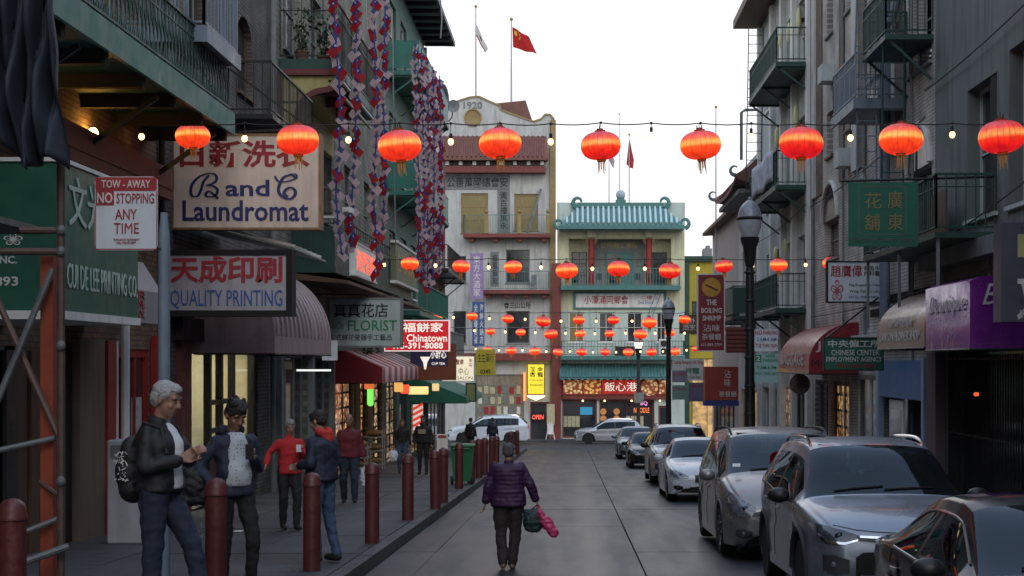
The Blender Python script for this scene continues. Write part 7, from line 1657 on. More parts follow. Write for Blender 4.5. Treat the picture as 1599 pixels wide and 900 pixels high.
van = dict(L=5.08, W=1.985, H=1.75, r=.35, wf=.97, wb=3.03, sill=.20, wm=wmB, paint='pbronze', rw=.74, ws0=.98, ws1=2.02, rs0=4.72, rs1=5.0,
   hood=[(0, .66), (.05, .78), (.18, .90), (.5, 1.02), (.98, 1.13)], roof=[(2.02, 1.64), (2.4, 1.71), (3.2, 1.735), (4.2, 1.715), (4.72, 1.67)], tail=[(5.0, 1.2), (5.05, 1.0), (5.08, .8)],
   belt=[(0, .60), (.05, .68), (.3, .83), (.98, 1.0), (2.5, 1.03), (5.0, 1.08)], win=[(1.30, 1.62), (1.70, 2.66), (2.76, 3.74), (3.84, 4.75)], doors=[1.48, 2.71, 3.8], handles=[2.5, 2.95], rails=True, archw=.012, mo=.52,
   front=[('headlight', [(.52, .62, .66), (.66, .58, .75), (.82, .60, .86), (.93, .70, .92)], 'lampglass', .012), ('c_grille', [(-.50, .60, .67), (0, .56, .66), (.50, .60, .67)], 'trimblk', .01),
          ('c_chrome_bar', [(-.5, .635, .66), (0, .60, .63), (.5, .635, .66)], 'chrome', .018), ('c_lower_grille', [(-.55, .28, .40), (0, .27, .42), (.55, .28, .40)], 'trimblk', .01), ('fog_recess', [(.64, .32, .40), (.74, .31, .43), (.84, .34, .42)], 'plastic', .008)],
   dots=[('fog_light', .74, 0, .37, .045, 'lampglass'), ('headlight_projector', .72, 0, .675, .055, 'carglass')])
sed = dict(L=4.57, W=1.80, H=1.42, r=.325, wf=.82, wb=2.73, sill=.17, wm=wmB, paint='pwhite', rw=.68, ws0=1.30, ws1=2.12, rs0=3.10, rs1=3.88,
   hood=[(0, .56), (.05, .66), (.18, .74), (.6, .84), (1.30, .94)], roof=[(2.12, 1.34), (2.4, 1.395), (2.7, 1.40), (3.10, 1.36)], tail=[(3.88, 1.02), (4.3, 1.0), (4.5, .95), (4.57, .78)],
   belt=[(0, .52), (.05, .58), (.3, .70), (1.30, .86), (2.5, .91), (3.88, .96), (4.57, .9)], win=[(1.62, 2.60), (2.68, 3.40)], doors=[1.5, 2.64, 3.45], handles=[2.42, 3.25], archw=.010, mo=.42,
   front=[('headlight', [(.44, .54, .58), (.56, .52, .64), (.72, .55, .71), (.82, .62, .73)], 'lampglass', .012), ('c_grille', [(-.27, .40, .52), (-.30, .44, .60), (.30, .44, .60), (.27, .40, .52)][1:3] and [(-.30, .44, .60), (0, .40, .62), (.30, .44, .60)], 'trimblk', .012),
          ('c_lower_grille', [(-.42, .24, .34), (0, .22, .36), (.42, .24, .34)], 'trimblk', .01), ('fog_recess', [(.56, .29, .35), (.66, .27, .38), (.76, .31, .37)], 'trimblk', .008)],
   dots=[('fog_light', .66, 0, .33, .035, 'lampglass'), ('headlight_projector', .60, 0, .585, .045, 'carglass')])
G_ = 'cars parked along the right kerb'
def place(K, name, label, X, yfront, k=.91, **kw):
    K = dict(K); K.update(kw); K['group'] = G_
    return car(name, label, K, (X, yfront, gz(yfront)), 0, k)
fsd = place(sed, 'parked_car', 'glossy black blue sedan with chrome window trim, cut by the bottom right corner', 2.93, 7.25, k=.89, paint='pnavy', chrome=True, mdark=True, hood=[(0, .56), (.05, .66), (.18, .74), (.6, .84), (1.30, .95)], wm=wmA)
place(suv, 'parked_suv', 'grey metallic suv with black mirror and roof rails behind the black blue sedan', 2.86, 12.9)
vn = place(van, 'parked_minivan', 'warm grey minivan parked behind the grey suv', 2.70, 18.0)
place(sed, 'parked_car', 'white pearl sedan parked between the minivan and a silver crossover', 2.72, 30.5)
place(suv, 'parked_suv', 'silver crossover parked behind the white sedan', 2.78, 37.8, paint='psilver', rails=True, clad=False, archw=.012, mdark=True, wm=wmB)
place(sed, 'parked_car', 'small black low car parked behind the silver crossover', 2.62, 50.2, paint='pblack', k=.85)
place(sed, 'parked_car', 'farthest dark parked car near the crossing', 2.65, 61.2, paint='pgrey', k=.93)
K = dict(suv); K.update(paint='psilver', group='cars crossing the end of the street', clad=False, archw=.012)
K['rear'] = [('tail_light', [(.55, .95, 1.05), (.78, .93, 1.1)], 'redlens', .012)]
c1, _ = car('crossing_car', 'silver estate car crossing the end of the street to the left', K, ((897 - 893) / 25.2, 95.2, gz(95.2)), R(-90), .93, slope=False)
c1.location = ((897 - 893) / 25.2, 95.2, gz(95.2))
K = dict(suv); K.update(paint='pwhite', group='cars crossing the end of the street', clad=False, archw=.012)
K['rear'] = [('tail_light', [(.50, .92, 1.04), (.80, .90, 1.08)], 'redlens', .012)]
c2, _ = car('crossing_suv', 'white suv with dark windows crossing behind the bollards on the left', K, ((702 - 893) / 25.3, 94, gz(94)), R(-90), 1.08, slope=False)
# sticker on the minivan windscreen
top('windscreen_sticker', MB().hexa([P(1144, 729, 18.86), P(1156, 729, 18.86), P(1156, 729, 18.9), P(1144, 729, 18.9), P(1144, 724, 18.95), P(1156, 724, 18.95), P(1156, 724, 18.99), P(1144, 724, 18.99)]), M['white'], 'small white permit sticker low on the minivan windscreen', 'sticker')
# ------------------------------------------------------------------ people
QUEUE = []
def remesh_later(obj, mb, voxel, smooth, m, folds=0.0, fs=9.0, seed=0):
    QUEUE.append((obj, mb, voxel, smooth, m, folds, fs, seed))
def run_remesh():
    tmp = []
    for (o, mb, vx, smo, m, fo, fs, seed) in QUEUE:
        me = new_mesh('t', mb, m); t = bpy.data.objects.new('t', me); col.objects.link(t)
        r = t.modifiers.new('r', 'REMESH'); r.mode = 'VOXEL'; r.voxel_size = vx; r.use_smooth_shade = True
        s = t.modifiers.new('s', 'SMOOTH'); s.iterations = smo; s.factor = .5; tmp.append(t)
    bpy.context.view_layer.update(); dg = bpy.context.evaluated_depsgraph_get()
    for t, (o, mb, vx, smo, m, fo, fs, seed) in zip(tmp, QUEUE):
        me = bpy.data.meshes.new_from_object(t.evaluated_get(dg)); me.name = o.name.split('.')[0]
        me.materials.clear(); me.materials.append(m); n = len(me.vertices)
        if fo:
            co = np.empty(n * 3, np.float32); me.vertices.foreach_get('co', co); nr = np.empty(n * 3, np.float32); me.vertices.foreach_get('normal', nr)
            co = co.reshape(-1, 3).astype(float); nr = nr.reshape(-1, 3)
            kk = np.array([noise.noise((x * fs + seed, y * fs, z * fs * 1.5)) + .5 * noise.noise((x * fs * 2.3, y * fs * 2.3 + seed, z * fs * 3)) for x, y, z in co.tolist()])
            me.vertices.foreach_set('co', (co + nr * (kk * fo)[:, None]).astype(np.float32).ravel()); me.update()
        o.data = me
    for t in tmp: bpy.data.objects.remove(t)
def cap(mb, p0, r0, p1, r1=None, n=12):
    """limb piece with rounded ends"""
    p0, p1 = Vector(p0), Vector(p1); r1 = r0 if r1 is None else r1; d = p1 - p0; L = d.length; d = d.normalized() if L > 1e-6 else Vector((0, 0, 1))
    a = d.orthogonal().normalized(); b = d.cross(a); rings = [(-.96, .28), (-.7, .71), (-.3, .95), (0, 1)]
    prof = [(p0 + d * r0 * t, r0 * s) for t, s in rings] + [(p1 - d * r1 * t, r1 * s) for t, s in reversed(rings)]
    vs = [c + (a * math.cos(2 * math.pi * i / n) + b * math.sin(2 * math.pi * i / n)) * r for c, r in prof for i in range(n)]; k = len(prof)
    fs = [(j * n + i, j * n + (i + 1) % n, (j + 1) * n + (i + 1) % n, (j + 1) * n + i) for j in range(k - 1) for i in range(n)]
    mb.add(vs, fs + [tuple(range(n - 1, -1, -1)), tuple(range((k - 1) * n, k * n))]); return mb
def loft(mb, rings, n=20):
    """rings: (centre, half width, half depth), bottom to top; rounded at both ends"""
    rg = [(Vector(c), a, b) for c, a, b in rings]; c0, a0, b0 = rg[0]; c1, a1, b1 = rg[-1]
    rg = [(c0 - (rg[1][0] - c0).normalized() * .02, a0 * .8, b0 * .8)] + rg + [(c1 + (c1 - rg[-2][0]).normalized() * .02, a1 * .7, b1 * .7)]
    out = []
    for i in range(len(rg) - 1):
        p0, p1, p2, p3 = rg[max(i - 1, 0)], rg[i], rg[i + 1], rg[min(i + 2, len(rg) - 1)]
        for k in range(3):
            t = k / 3; f = lambda A, B, C, D: .5 * ((2 * B) + (C - A) * t + (2 * A - 5 * B + 4 * C - D) * t * t + (3 * B - A - 3 * C + D) * t ** 3)
            out.append(tuple(f(p0[q], p1[q], p2[q], p3[q]) for q in range(3)))
    out.append(rg[-1]); vs = []
    for c, a, b in out:
        for i in range(n):
            an = 2 * math.pi * i / n; ca, sa = math.cos(an), math.sin(an); e_ = .8
            vs.append(c + Vector((math.copysign(abs(ca) ** e_, ca) * a, math.copysign(abs(sa) ** e_, sa) * b, 0)))
    k = len(out); fs = [(j * n + i, j * n + (i + 1) % n, (j + 1) * n + (i + 1) % n, (j + 1) * n + i) for j in range(k - 1) for i in range(n)]
    mb.add(vs, fs + [tuple(range(n - 1, -1, -1)), tuple(range((k - 1) * n, k * n))]); return mb
BASE = dict(pelvis=(0, 0, .95), waist=(0, 0, 1.10), chest=(0, .005, 1.29), neck=(0, .01, 1.46), head=(0, -.015, 1.62),
            shL=(.175, .01, 1.415), elL=(.235, .035, 1.14), wrL=(.26, -.05, .90), shR=(-.175, .01, 1.415), elR=(-.235, .035, 1.14), wrR=(-.26, -.05, .90),
            hipL=(.095, 0, .92), knL=(.105, -.025, .50), anL=(.105, .03, .085), hipR=(-.095, 0, .92), knR=(-.105, -.025, .50), anR=(-.105, .03, .085), toeL=(.12, -.12, .035), toeR=(-.12, -.12, .035))
M['skin'] = mat('skin', (.33, .18, .125), .5, var=.1, vs=20); M['skin2'] = mat('skin_warm', (.25, .13, .085), .5, var=.1, vs=20)
def hand(mb, w, d, up, side, curl=.5, s=1.0):
    d = d.normalized(); up = (up - d * up.dot(d)).normalized(); lat = d.cross(up) * side
    pc = w + d * .045 * s
    for k in (-1.5, -.5, .5, 1.5): cap(mb, w + lat * k * .010 * s, .015 * s, w + d * .085 * s + lat * k * .019 * s, .0115 * s, 8)
    for k, ln in zip((-1.5, -.5, .5, 1.5), (.062, .075, .080, .070)):
        p = w + d * .088 * s + lat * k * .0195 * s; a = 0
        dirc = d.copy()
        for q, (fr_, rr) in enumerate(((.45, .0095), (.32, .0085), (.23, .0075))):
            a += curl * (.7 if q == 0 else .9); dirc = (d * math.cos(a) - up * math.sin(a)); p2 = p + dirc * ln * fr_ * s * 1.05; cap(mb, p, rr * s, p2, rr * .9 * s, 8); p = p2
    t0 = w + lat * .024 * s + d * .02 * s; t1 = t0 + (lat * .7 + d * .7 - up * .2).normalized() * .04 * s; t2 = t1 + (d * .9 + lat * .1 - up * .4).normalized() * .032 * s
    cap(mb, t0, .014 * s, t1, .011 * s, 8); cap(mb, t1, .011 * s, t2, .009 * s, 8)
def person(label, x, d, h, rz, pose, W_, hair='short', hairc=(.02, .015, .012), skin='skin', yaw=0, pitch=0, near=False, z=None, girth=1.0, curl=.6, group=None, female=False, bald=False, headk=1.0):
    J = {k: Vector(v) for k, v in BASE.items()}
    for k, v in pose.items(): J[k] = Vector(v)
    sc_ = h / 1.75
    z0 = gz(d) + .14 if z is None else z
    e = emp('person', (0, 0, 0), label, 'person', group)
    vx = .0075 if near else .012; g = girth
    Hm = Matrix.Translation(J['head']) @ Matrix.Rotation(yaw, 4, 'Z') @ Matrix.Rotation(pitch, 4, 'X')
    def hp(x_, y_, z_): return Hm @ Vector((x_ * headk, y_ * headk, z_ * headk))
    rot = (Hm.to_3x3())
    b = MB()
    b.ell(hp(0, .012, .035), (.074 * headk, .094 * headk, .088 * headk), 18, 14, rot); b.ell(hp(0, -.025, -.035), (.060 * headk, .066 * headk, .082 * headk), 16, 12, rot)
    b.ell(hp(0, -.055, -.085), (.034, .030, .028), 12, 8, rot)                                   # chin
    cap(b, hp(0, -.078, .022), .011, hp(0, -.104, -.018), .0145); cap(b, hp(-.012, -.088, -.024), .010, hp(.012, -.088, -.024), .010)   # nose
    cap(b, hp(-.042, -.070, .035), .013, hp(.042, -.070, .035), .013)                             # brow
    for s in (-1, 1):
        b.ell(hp(s * .075, .012, -.005), (.012, .02, .032), 10, 8, rot); b.ell(hp(s * .042, -.058, -.022), (.022, .022, .024), 10, 8, rot)   # ears, cheeks
    cap(b, hp(-.018, -.083, -.055), .0085, hp(.018, -.083, -.055), .0085)                         # lips
    cap(b, J['neck'] + Vector((0, .01, -.04)), .058, J['head'] + Vector((0, .02, -.05)), .052)
    cap(b, J['shL'] * .94 + J['shR'] * .06 - Vector((0, 0, .045)), .04, J['shL'] * .06 + J['shR'] * .94 - Vector((0, 0, .045)), .04)
    cap(b, J['chest'], .10 * g, J['waist'], .085 * g); cap(b, J['waist'], .085 * g, J['pelvis'], .08 * g)
    for s in 'LR':
        cap(b, J['sh' + s] - Vector((0, 0, .02)), .040, J['el' + s], .037); cap(b, J['el' + s], .037, J['wr' + s], .024)
        cap(b, J['hip' + s], .065, J['kn' + s], .045); cap(b, J['kn' + s], .048, J['an' + s], .033); cap(b, J['an' + s] - Vector((0, 0, .03)), .035, J['toe' + s], .028)
        dv = J['wr' + s] - J['el' + s]; up = pose.get('up' + s, None); up = Vector(up) if up else Vector((1 if s == 'R' else -1, 0, 0)).cross(dv).cross(dv) * -1
        if up.length < 1e-4: up = Vector((0, 1, 0))
        hd = Vector(pose['hd' + s]) if 'hd' + s in pose else dv
        hand(b, J['wr' + s], hd, up, 1 if s == 'L' else -1, curl)
    bo = part('body', MB().box(0, .1, 0, .1, 0, .1), M[skin], e); remesh_later(bo, b, vx, 3, M[skin])
    for s in (-1, 1):
        ey = part('eye', MB().ell(hp(s * .030, -.0785, .012), (.012, .007, .005), 10, 8, rot), M['eyewhite'], e, smooth=True)
        part('iris', MB().ell(hp(s * .030, -.0845, .012), (.006, .003, .005), 8, 6, rot), M['eyedark'], ey, smooth=True)
        part('eyebrow', MB().bar(hp(s * .016, -.087, .040), hp(s * .047, -.080, .041), .007, .008), M['eyedark'] if sum(hairc) < .4 else M['browgrey'], e)
    part('mouth', MB().bar(hp(-.022, -.0925, -.056), hp(.022, -.0925, -.056), .006, .004), M['lips'], e)
    # jacket / top
    tc, t2 = W_['top']; t = MB(); k = W_.get('bulk', 1.0); hem = W_.get('hem', .0)
    hv = J['pelvis'] + Vector((0, 0, .02 - hem)); sm_ = (J['shL'] + J['shR']) / 2; shw = (J['shL'] - J['shR']).length / 2
    loft(t, [(hv, .176 * g * k, .128 * g * k), (J['pelvis'] + Vector((0, 0, .07)), .172 * g * k, .124 * g * k), (J['waist'] + Vector((0, 0, .03)), .160 * g * k, .116 * g * k), (J['chest'] + Vector((0, 0, .0)), .176 * g * k, .124 * g * k), (sm_ - Vector((0, 0, .045)), (shw + .015) * k ** .6, .105 * g * k), (sm_ + Vector((0, 0, .012)), shw * .72 * k ** .5, .080 * k), (J['neck'] + Vector((0, .008, .0)), .072, .068), (J['neck'] + Vector((0, .004, .03)), .062, .062)])
    for s in 'LR':
        sr = W_.get('sleeve', 1.0); cap(t, J['sh' + s] * .96 + sm_ * .04 - Vector((0, 0, .032)), .058 * k ** .6, J['el' + s], .052 * k ** .8 * sr); cap(t, J['el' + s], .052 * k ** .8 * sr, J['wr' + s] * .88 + J['el' + s] * .12, .041 * k * sr)
    to = part(W_.get('topname', 'jacket'), MB().box(0, .1, 0, .1, 0, .1), tc, e); remesh_later(to, t, vx * 1.3, 6, tc, W_.get('folds', .014), 7, x % 17)
    if W_.get('hood'):
        hb = MB(); 
        for i in range(9): a = math.pi * (i / 8) ; hb.ell(J['neck'] + Vector((math.cos(a) * .085, .03 + math.sin(a) * .075, .035 - .03 * math.sin(a))), (.045, .045, .05), 8, 6)
        hb.ell(J['neck'] + Vector((0, .10, -.05)), (.09, .055, .10), 10, 8)
        ho = part('hood', MB().box(0, .1, 0, .1, 0, .1), W_['hood'], e); remesh_later(ho, hb, vx * 1.3, 5, W_['hood'], .006, 12)
    if t2 is not None:   # open front showing the shirt
        sb_ = MB(); sw = W_.get('shirtw', .075); fwd = Vector((0, -.028, 0))
        loft(sb_, [(J['pelvis'] + Vector((0, 0, .05)) + fwd, sw, .124 * g * k), (J['waist'] + Vector((0, 0, .03)) + fwd, sw * 1.02, .117 * g * k), (J['chest'] + fwd, sw * .95, .125 * g * k), (sm_ - Vector((0, 0, .035)) + fwd, sw * .8, .106 * g * k), (sm_ + Vector((0, 0, .02)) + fwd, sw * .6, .08)])
        so_ = part('shirt', MB().box(0, .1, 0, .1, 0, .1), t2, e); remesh_later(so_, sb_, vx * 1.3, 4, t2, .006, 9)
    # trousers
    q = MB(); tr = W_['legs']; lk = W_.get('legk', 1.0)
    cap(q, J['hipL'] + Vector((-.01, 0, .05)), .110 * g, J['hipR'] + Vector((.01, 0, .05)), .110 * g)
    for s in 'LR':
        cap(q, J['hip' + s], .094 * lk * g, J['kn' + s], .066 * lk); cap(q, J['kn' + s], .066 * lk, J['an' + s] + Vector((0, 0, .01)), .052 * lk)
    qo = part('trousers', MB().box(0, .1, 0, .1, 0, .1), tr, e); remesh_later(qo, q, vx * 1.3, 5, tr, .012, 8, x % 11)
    for s in 'LR':
        sh = MB(); an, to_ = J['an' + s], J['toe' + s]; cap(sh, an + Vector((0, 0, -.035)), .046, to_ + Vector((0, 0, .01)), .038); dd = (to_ - an); dd.z = 0; dd = dd.normalized(); cap(sh, an - dd * .03 + Vector((0, 0, -.035)), .042, an + dd * .03 + Vector((0, 0, -.03)), .045)
        so2 = part('shoe', MB().box(0, .1, 0, .1, 0, .1), W_.get('shoe', M['rubber']), e); remesh_later(so2, sh, .012, 3, W_.get('shoe', M['rubber']))
    if not bald:
        hm = mat('hair_%s' % ''.join('%02d' % int(c * 100) for c in hairc), hairc, .6, var=.4, vs=60, bump=.6, bs=120); hb = MB()
        hb.ell(hp(0, .022, .052), (.079 * headk, .094 * headk, .080 * headk), 16, 12, rot); hb.ell(hp(0, .05, .01), (.078 * headk, .066 * headk, .08 * headk), 14, 10, rot); hb.ell(hp(0, -.03, .088), (.062 * headk, .056 * headk, .036 * headk), 14, 8, rot)
        for s in (-1, 1): hb.ell(hp(s * .066, .0, .045), (.019, .05, .04), 10, 8, rot)
        if hair == 'long': hb.ell(hp(0, .06, -.10), (.09, .055, .17), 14, 10, rot)
        if hair == 'curly': 
            hb.ell(hp(0, .015, .062), (.084 * headk, .098 * headk, .082 * headk), 14, 10, rot)
            for i in range(12): a = -.5 + i * .38; hb.ell(hp(.060 * math.cos(a), .01 + .074 * math.sin(a), .098 + .016 * (i % 3)), .024, 8, 6)
        ho = part('hair', MB().box(0, .1, 0, .1, 0, .1), hm, e); remesh_later(ho, hb, vx, 2, hm, .006, 38)
    e.scale = (sc_, sc_, sc_); e.location = ((x - 893) / FPX * d, d, z0); e.rotation_euler.z = rz
    def world(v): return Matrix.Translation(e.location) @ Matrix.Rotation(rz, 4, 'Z') @ Matrix.Scale(sc_, 4) @ Vector(v)
    return e, J, world
M['eyewhite'] = mat('eye_white', (.25, .22, .2), .4, var=0); M['eyedark'] = mat('eye_dark', (.02, .015, .01), .4, var=0); M['browgrey'] = mat('brow_grey', (.25, .24, .23), .8, var=0); M['lips'] = mat('lips', (.25, .08, .07), .5, var=0)
cl = lambda n, c, r=.8, **k: mat(n, c, r, var=.22, vs=4, bump=.3, bs=150, **k)
M['blackjacket'] = cl('black_jacket_cloth', (.014, .014, .017), .6); M['navyjean'] = cl('navy_denim', (.018, .026, .05)); M['navycoat'] = cl('navy_coat_cloth', (.02, .028, .055), .7)
M['bluejean'] = cl('blue_denim', (.05, .085, .16)); M['blacktr'] = cl('black_trousers', (.012, .012, .014)); M['redcoat'] = cl('red_coat_cloth', (.42, .018, .022)); M['maroonj'] = cl('maroon_jacket_cloth', (.12, .014, .022))
M['blackhood'] = cl('black_hoodie', (.013, .013, .014)); M['redhood'] = cl('red_hood_cloth', (.50, .035, .025)); M['whiteshirt'] = cl('white_shirt', (.55, .58, .62)); M['browntr'] = cl('dark_brown_trousers', (.032, .024, .024))
M['whitebag'] = mat('white_plastic_bag', (.60, .66, .72), .4, var=.15, bump=.4, bs=20); M['pinkbag'] = mat('pink_plastic_bag', (.55, .05, .16), .35, var=.25, bump=.5, bs=18); M['greenbag'] = mat('dark_green_bag', (.014, .035, .034), .5, var=.3, bump=.4, bs=20)
# dotted t-shirt
def dots_mat():
    m, t, b_ = nodes('dotted_shirt'); N = t.nodes.new; tc = N('ShaderNodeTexCoord'); v = N('ShaderNodeTexVoronoi'); v.inputs['Scale'].default_value = 32; v.inputs['Randomness'].default_value = .25
    mr = N('ShaderNodeMath'); mr.operation = 'LESS_THAN'; mr.inputs[1].default_value = .24; mx = N('ShaderNodeMix'); mx.data_type = 'RGBA'; mx.inputs['A'].default_value = (.48, .52, .56, 1); mx.inputs['B'].default_value = (.18, .21, .27, 1)
    t.links.new(tc.outputs['Object'], v.inputs['Vector']); t.links.new(v.outputs['Distance'], mr.inputs[0]); t.links.new(mr.outputs[0], mx.inputs['Factor']); t.links.new(mx.outputs['Result'], b_.inputs['Base Color']); b_.inputs['Roughness'].default_value = .8; return m
M['dotshirt'] = dots_mat()
def quilt():
    m, t, b_ = nodes('purple_quilt'); N = t.nodes.new; tc = N('ShaderNodeTexCoord'); w_ = N('ShaderNodeTexWave'); w_.bands_direction = 'Z'; w_.inputs['Scale'].default_value = 5.5; w_.inputs['Distortion'].default_value = 1.6; w_.inputs['Detail'].default_value = 1
    nz = N('ShaderNodeTexNoise'); nz.inputs['Scale'].default_value = 12
    ad = N('ShaderNodeMath'); ad.operation = 'MULTIPLY_ADD'; ad.inputs[1].default_value = .35
    bp = N('ShaderNodeBump'); bp.inputs['Strength'].default_value = .3; bp.inputs['Distance'].default_value = .01
    t.links.new(tc.outputs['Object'], w_.inputs['Vector']); t.links.new(tc.outputs['Object'], nz.inputs['Vector']); t.links.new(nz.outputs['Fac'], ad.inputs[0]); t.links.new(w_.outputs['Fac'], ad.inputs[2]); t.links.new(ad.outputs[0], bp.inputs['Height']); t.links.new(bp.outputs[0], b_.inputs['Normal'])
    b_.inputs['Base Color'].default_value = (.040, .010, .052, 1); b_.inputs['Roughness'].default_value = .6; return m
M['quilt'] = quilt()
def bag(name, label, c, rx, ry, rz_, m, cat='bag', handles=None):
    e = emp(name, c, label, cat); c = Vector(c); b = MB(); b.ell(c, (rx, ry, rz_), 16, 12); cap(b, c + Vector((-rx * .5, 0, rz_ * .6)), rx * .4, c + Vector((rx * .5, 0, rz_ * .6)), rx * .4); cap(b, c + Vector((-rx * .4, 0, -rz_ * .6)), ry * .8, c + Vector((rx * .4, 0, -rz_ * .6)), ry * .8)
    o = part('pouch', MB().box(0, .1, 0, .1, 0, .1), m, e); remesh_later(o, b, .012, 2, m, rx * .14, 14)
    if handles: part('handle', MB().tube([c + Vector((-rx * .4, 0, rz_ * .8)), Vector(handles), c + Vector((rx * .4, 0, rz_ * .8))], .008, 5), m, e)
    return e
# 1 man with backpack, in profile to the right
e_, J_, w_ = person('tall grey haired man in black jacket with a backpack, hands raised to his chest', 250, 10.9, 1.71, R(76), dict(chest=(0, -.01, 1.29), head=(0, -.05, 1.62), elL=(.24, -.10, 1.17), wrL=(.09, -.20, 1.20), elR=(-.25, -.02, 1.14), wrR=(-.12, -.23, 1.20), knL=(.11, -.20, .56), anL=(.11, -.30, .12), toeL=(.12, -.45, .06), hdL=(-.3, -.6, .5), hdR=(.3, -.6, .4), knR=(-.1, -.0, .5)),
   dict(top=(M['blackjacket'], M['whiteshirt']), legs=M['navyjean'], bulk=1.12, legk=1.12), hair='short', hairc=(.38, .38, .38), pitch=.30, yaw=R(4), near=True, z=gz(10.9) + .25, girth=1.05, curl=.8, headk=1.08)
bpk = emp('backpack', w_((0, .22, 1.0)), 'black backpack with white patterned panel on the grey haired man', 'backpack'); bb_ = MB()
def WB(*a): return w_(a)
for (yy, zz, rx, ry, rz_) in ((.22, 1.22, .13, .085, .14), (.235, 1.10, .14, .10, .14), (.22, .99, .13, .09, .12)): bb_.ell(WB(0, yy, zz), (ry * 1.1, rx, rz_), 16, 12)
o_ = part('pack', MB().box(0, .1, 0, .1, 0, .1), M['blackjacket'], bpk); remesh_later(o_, bb_, .009, 4, M['blackjacket'], .006, 12)
pt = MB(); rnd = random.Random(4)
for i in range(34):
    a = rnd.uniform(-2.0, -.9); z_ = rnd.uniform(-.10, .13); p = WB(.135 * math.sin(a), .235 + .108 * math.cos(a) * math.sqrt(max(.05, 1 - (z_ / .19) ** 2)), 1.13 + z_); q_ = Vector((rnd.uniform(-1, 1), rnd.uniform(-1, 1), rnd.uniform(-1, 1))).normalized() * .016; pt.bar(p - q_, p + q_, .006, .006)
part('white_pattern', pt, M['lwhite'], bpk, kind='stuff')
for s in (-1, 1): part('strap', MB().tube([WB(s * .11, .16, 1.30), WB(s * .12, .06, 1.46), WB(s * .125, -.08, 1.42), WB(s * .14, -.13, 1.25), WB(s * .16, .0, 1.08), WB(s * .12, .15, 1.02)], .014, 6), M['blackjacket'], bpk)
# 2 young man with phone
e_, J_, w_ = person('young dark haired man in open navy coat and dotted white shirt looking at a phone', 366, 13.1, 1.68, R(38), dict(waist=(0, -.02, 1.08), chest=(0, .03, 1.27), neck=(0, .03, 1.44), head=(0, -.02, 1.60), elL=(.25, .03, 1.13), wrL=(.09, -.19, 1.24), hdL=(-.5, -.4, .35), elR=(-.30, .08, 1.14), wrR=(-.24, -.12, .98), knL=(.12, -.12, .52), anL=(.13, -.06, .09), hdR=(.3, -.8, -.2)),
   dict(top=(M['navycoat'], M['dotshirt']), legs=M['blacktr'], bulk=1.0, hood=M['navycoat'], hem=.06, shirtw=.125), hair='curly', hairc=(.018, .012, .01), skin='skin2', pitch=.5, yaw=R(6), headk=1.06, near=True, z=gz(13.1) + .14 + .045, curl=.9)
ph = w_((.03, -.26, 1.29)); top('phone', MB().bbox(ph.x - .035, ph.x + .035, ph.y - .05, ph.y - .04, ph.z - .06, ph.z + .07, .004), M['trimblk'], 'black phone in the hand of the young man in the navy coat', 'phone')
sbk = w_((-.33, .10, 1.0)); bag('shoulder_bag', 'dark bag hanging behind the young man in the navy coat', sbk, .13, .10, .17, M['blackjacket'])
# 3 woman in red
e_, J_, w_ = person('grey haired woman in a bright red jacket and black trousers holding a phone', 452, 21.3, 1.54, R(30), dict(elL=(.25, -.02, 1.15), wrL=(.10, -.25, 1.25), hdL=(-.3, -.6, .5), elR=(-.33, .04, 1.20), wrR=(-.42, -.10, 1.04), anL=(.08, -.10, .09), toeL=(.08, -.25, .04), anR=(-.08, .08, .10), toeR=(-.09, -.05, .03), knL=(.09, -.10, .5)),
   dict(top=(M['redcoat'], None), legs=M['blacktr'], bulk=1.12, hem=.07, shoe=M['blacktr'], legk=1.1), hairc=(.22, .21, .21), pitch=.35, girth=.97)
ph = w_((.05, -.31, 1.30)); top('phone', MB().bbox(ph.x - .04, ph.x + .03, ph.y - .02, ph.y - .01, ph.z - .05, ph.z + .05, .003), M['white'], 'pale phone held by the woman in the red jacket', 'phone')
# 4 person in navy jacket with red hood
person('dark haired person in navy jacket with bright red hood and blue jeans behind the bollard', 503, 16.6, 1.66, R(-118), dict(head=(0, -.06, 1.60), neck=(0, -.02, 1.46), elL=(.24, .02, 1.14), wrL=(.14, -.22, 1.10), elR=(-.25, .03, 1.14), wrR=(-.16, -.22, 1.12), knR=(-.1, .02, .5), anR=(-.11, .12, .09), toeR=(-.12, -.02, .04), anL=(.10, .0, .085)),
   dict(top=(M['navycoat'], None), legs=M['bluejean'], bulk=1.22, hood=M['redhood'], hem=.02, legk=1.05), hairc=(.012, .010, .010), pitch=.35, near=True)
# 5 maroon man
e_, J_, w_ = person('bald man in maroon jacket walking with a white plastic bag', 545, 27.6, 1.62, R(4), dict(wrL=(.29, -.03, .90), wrR=(-.29, .05, .90), anL=(.12, -.12, .10), toeL=(.13, -.28, .06), knL=(.11, -.11, .52), anR=(-.10, .14, .10), toeR=(-.11, .0, .035)),
   dict(top=(M['maroonj'], None), legs=M['navyjean'], bulk=1.16, hem=.05, legk=1.2), bald=True, girth=1.08, skin='skin2')
hnd = w_((.30, -.06, .82)); bag('plastic_bag', 'white plastic bag carried by the man in maroon', hnd + Vector((.04, 0, -.28)), .12, .07, .20, M['whitebag'], handles=hnd)
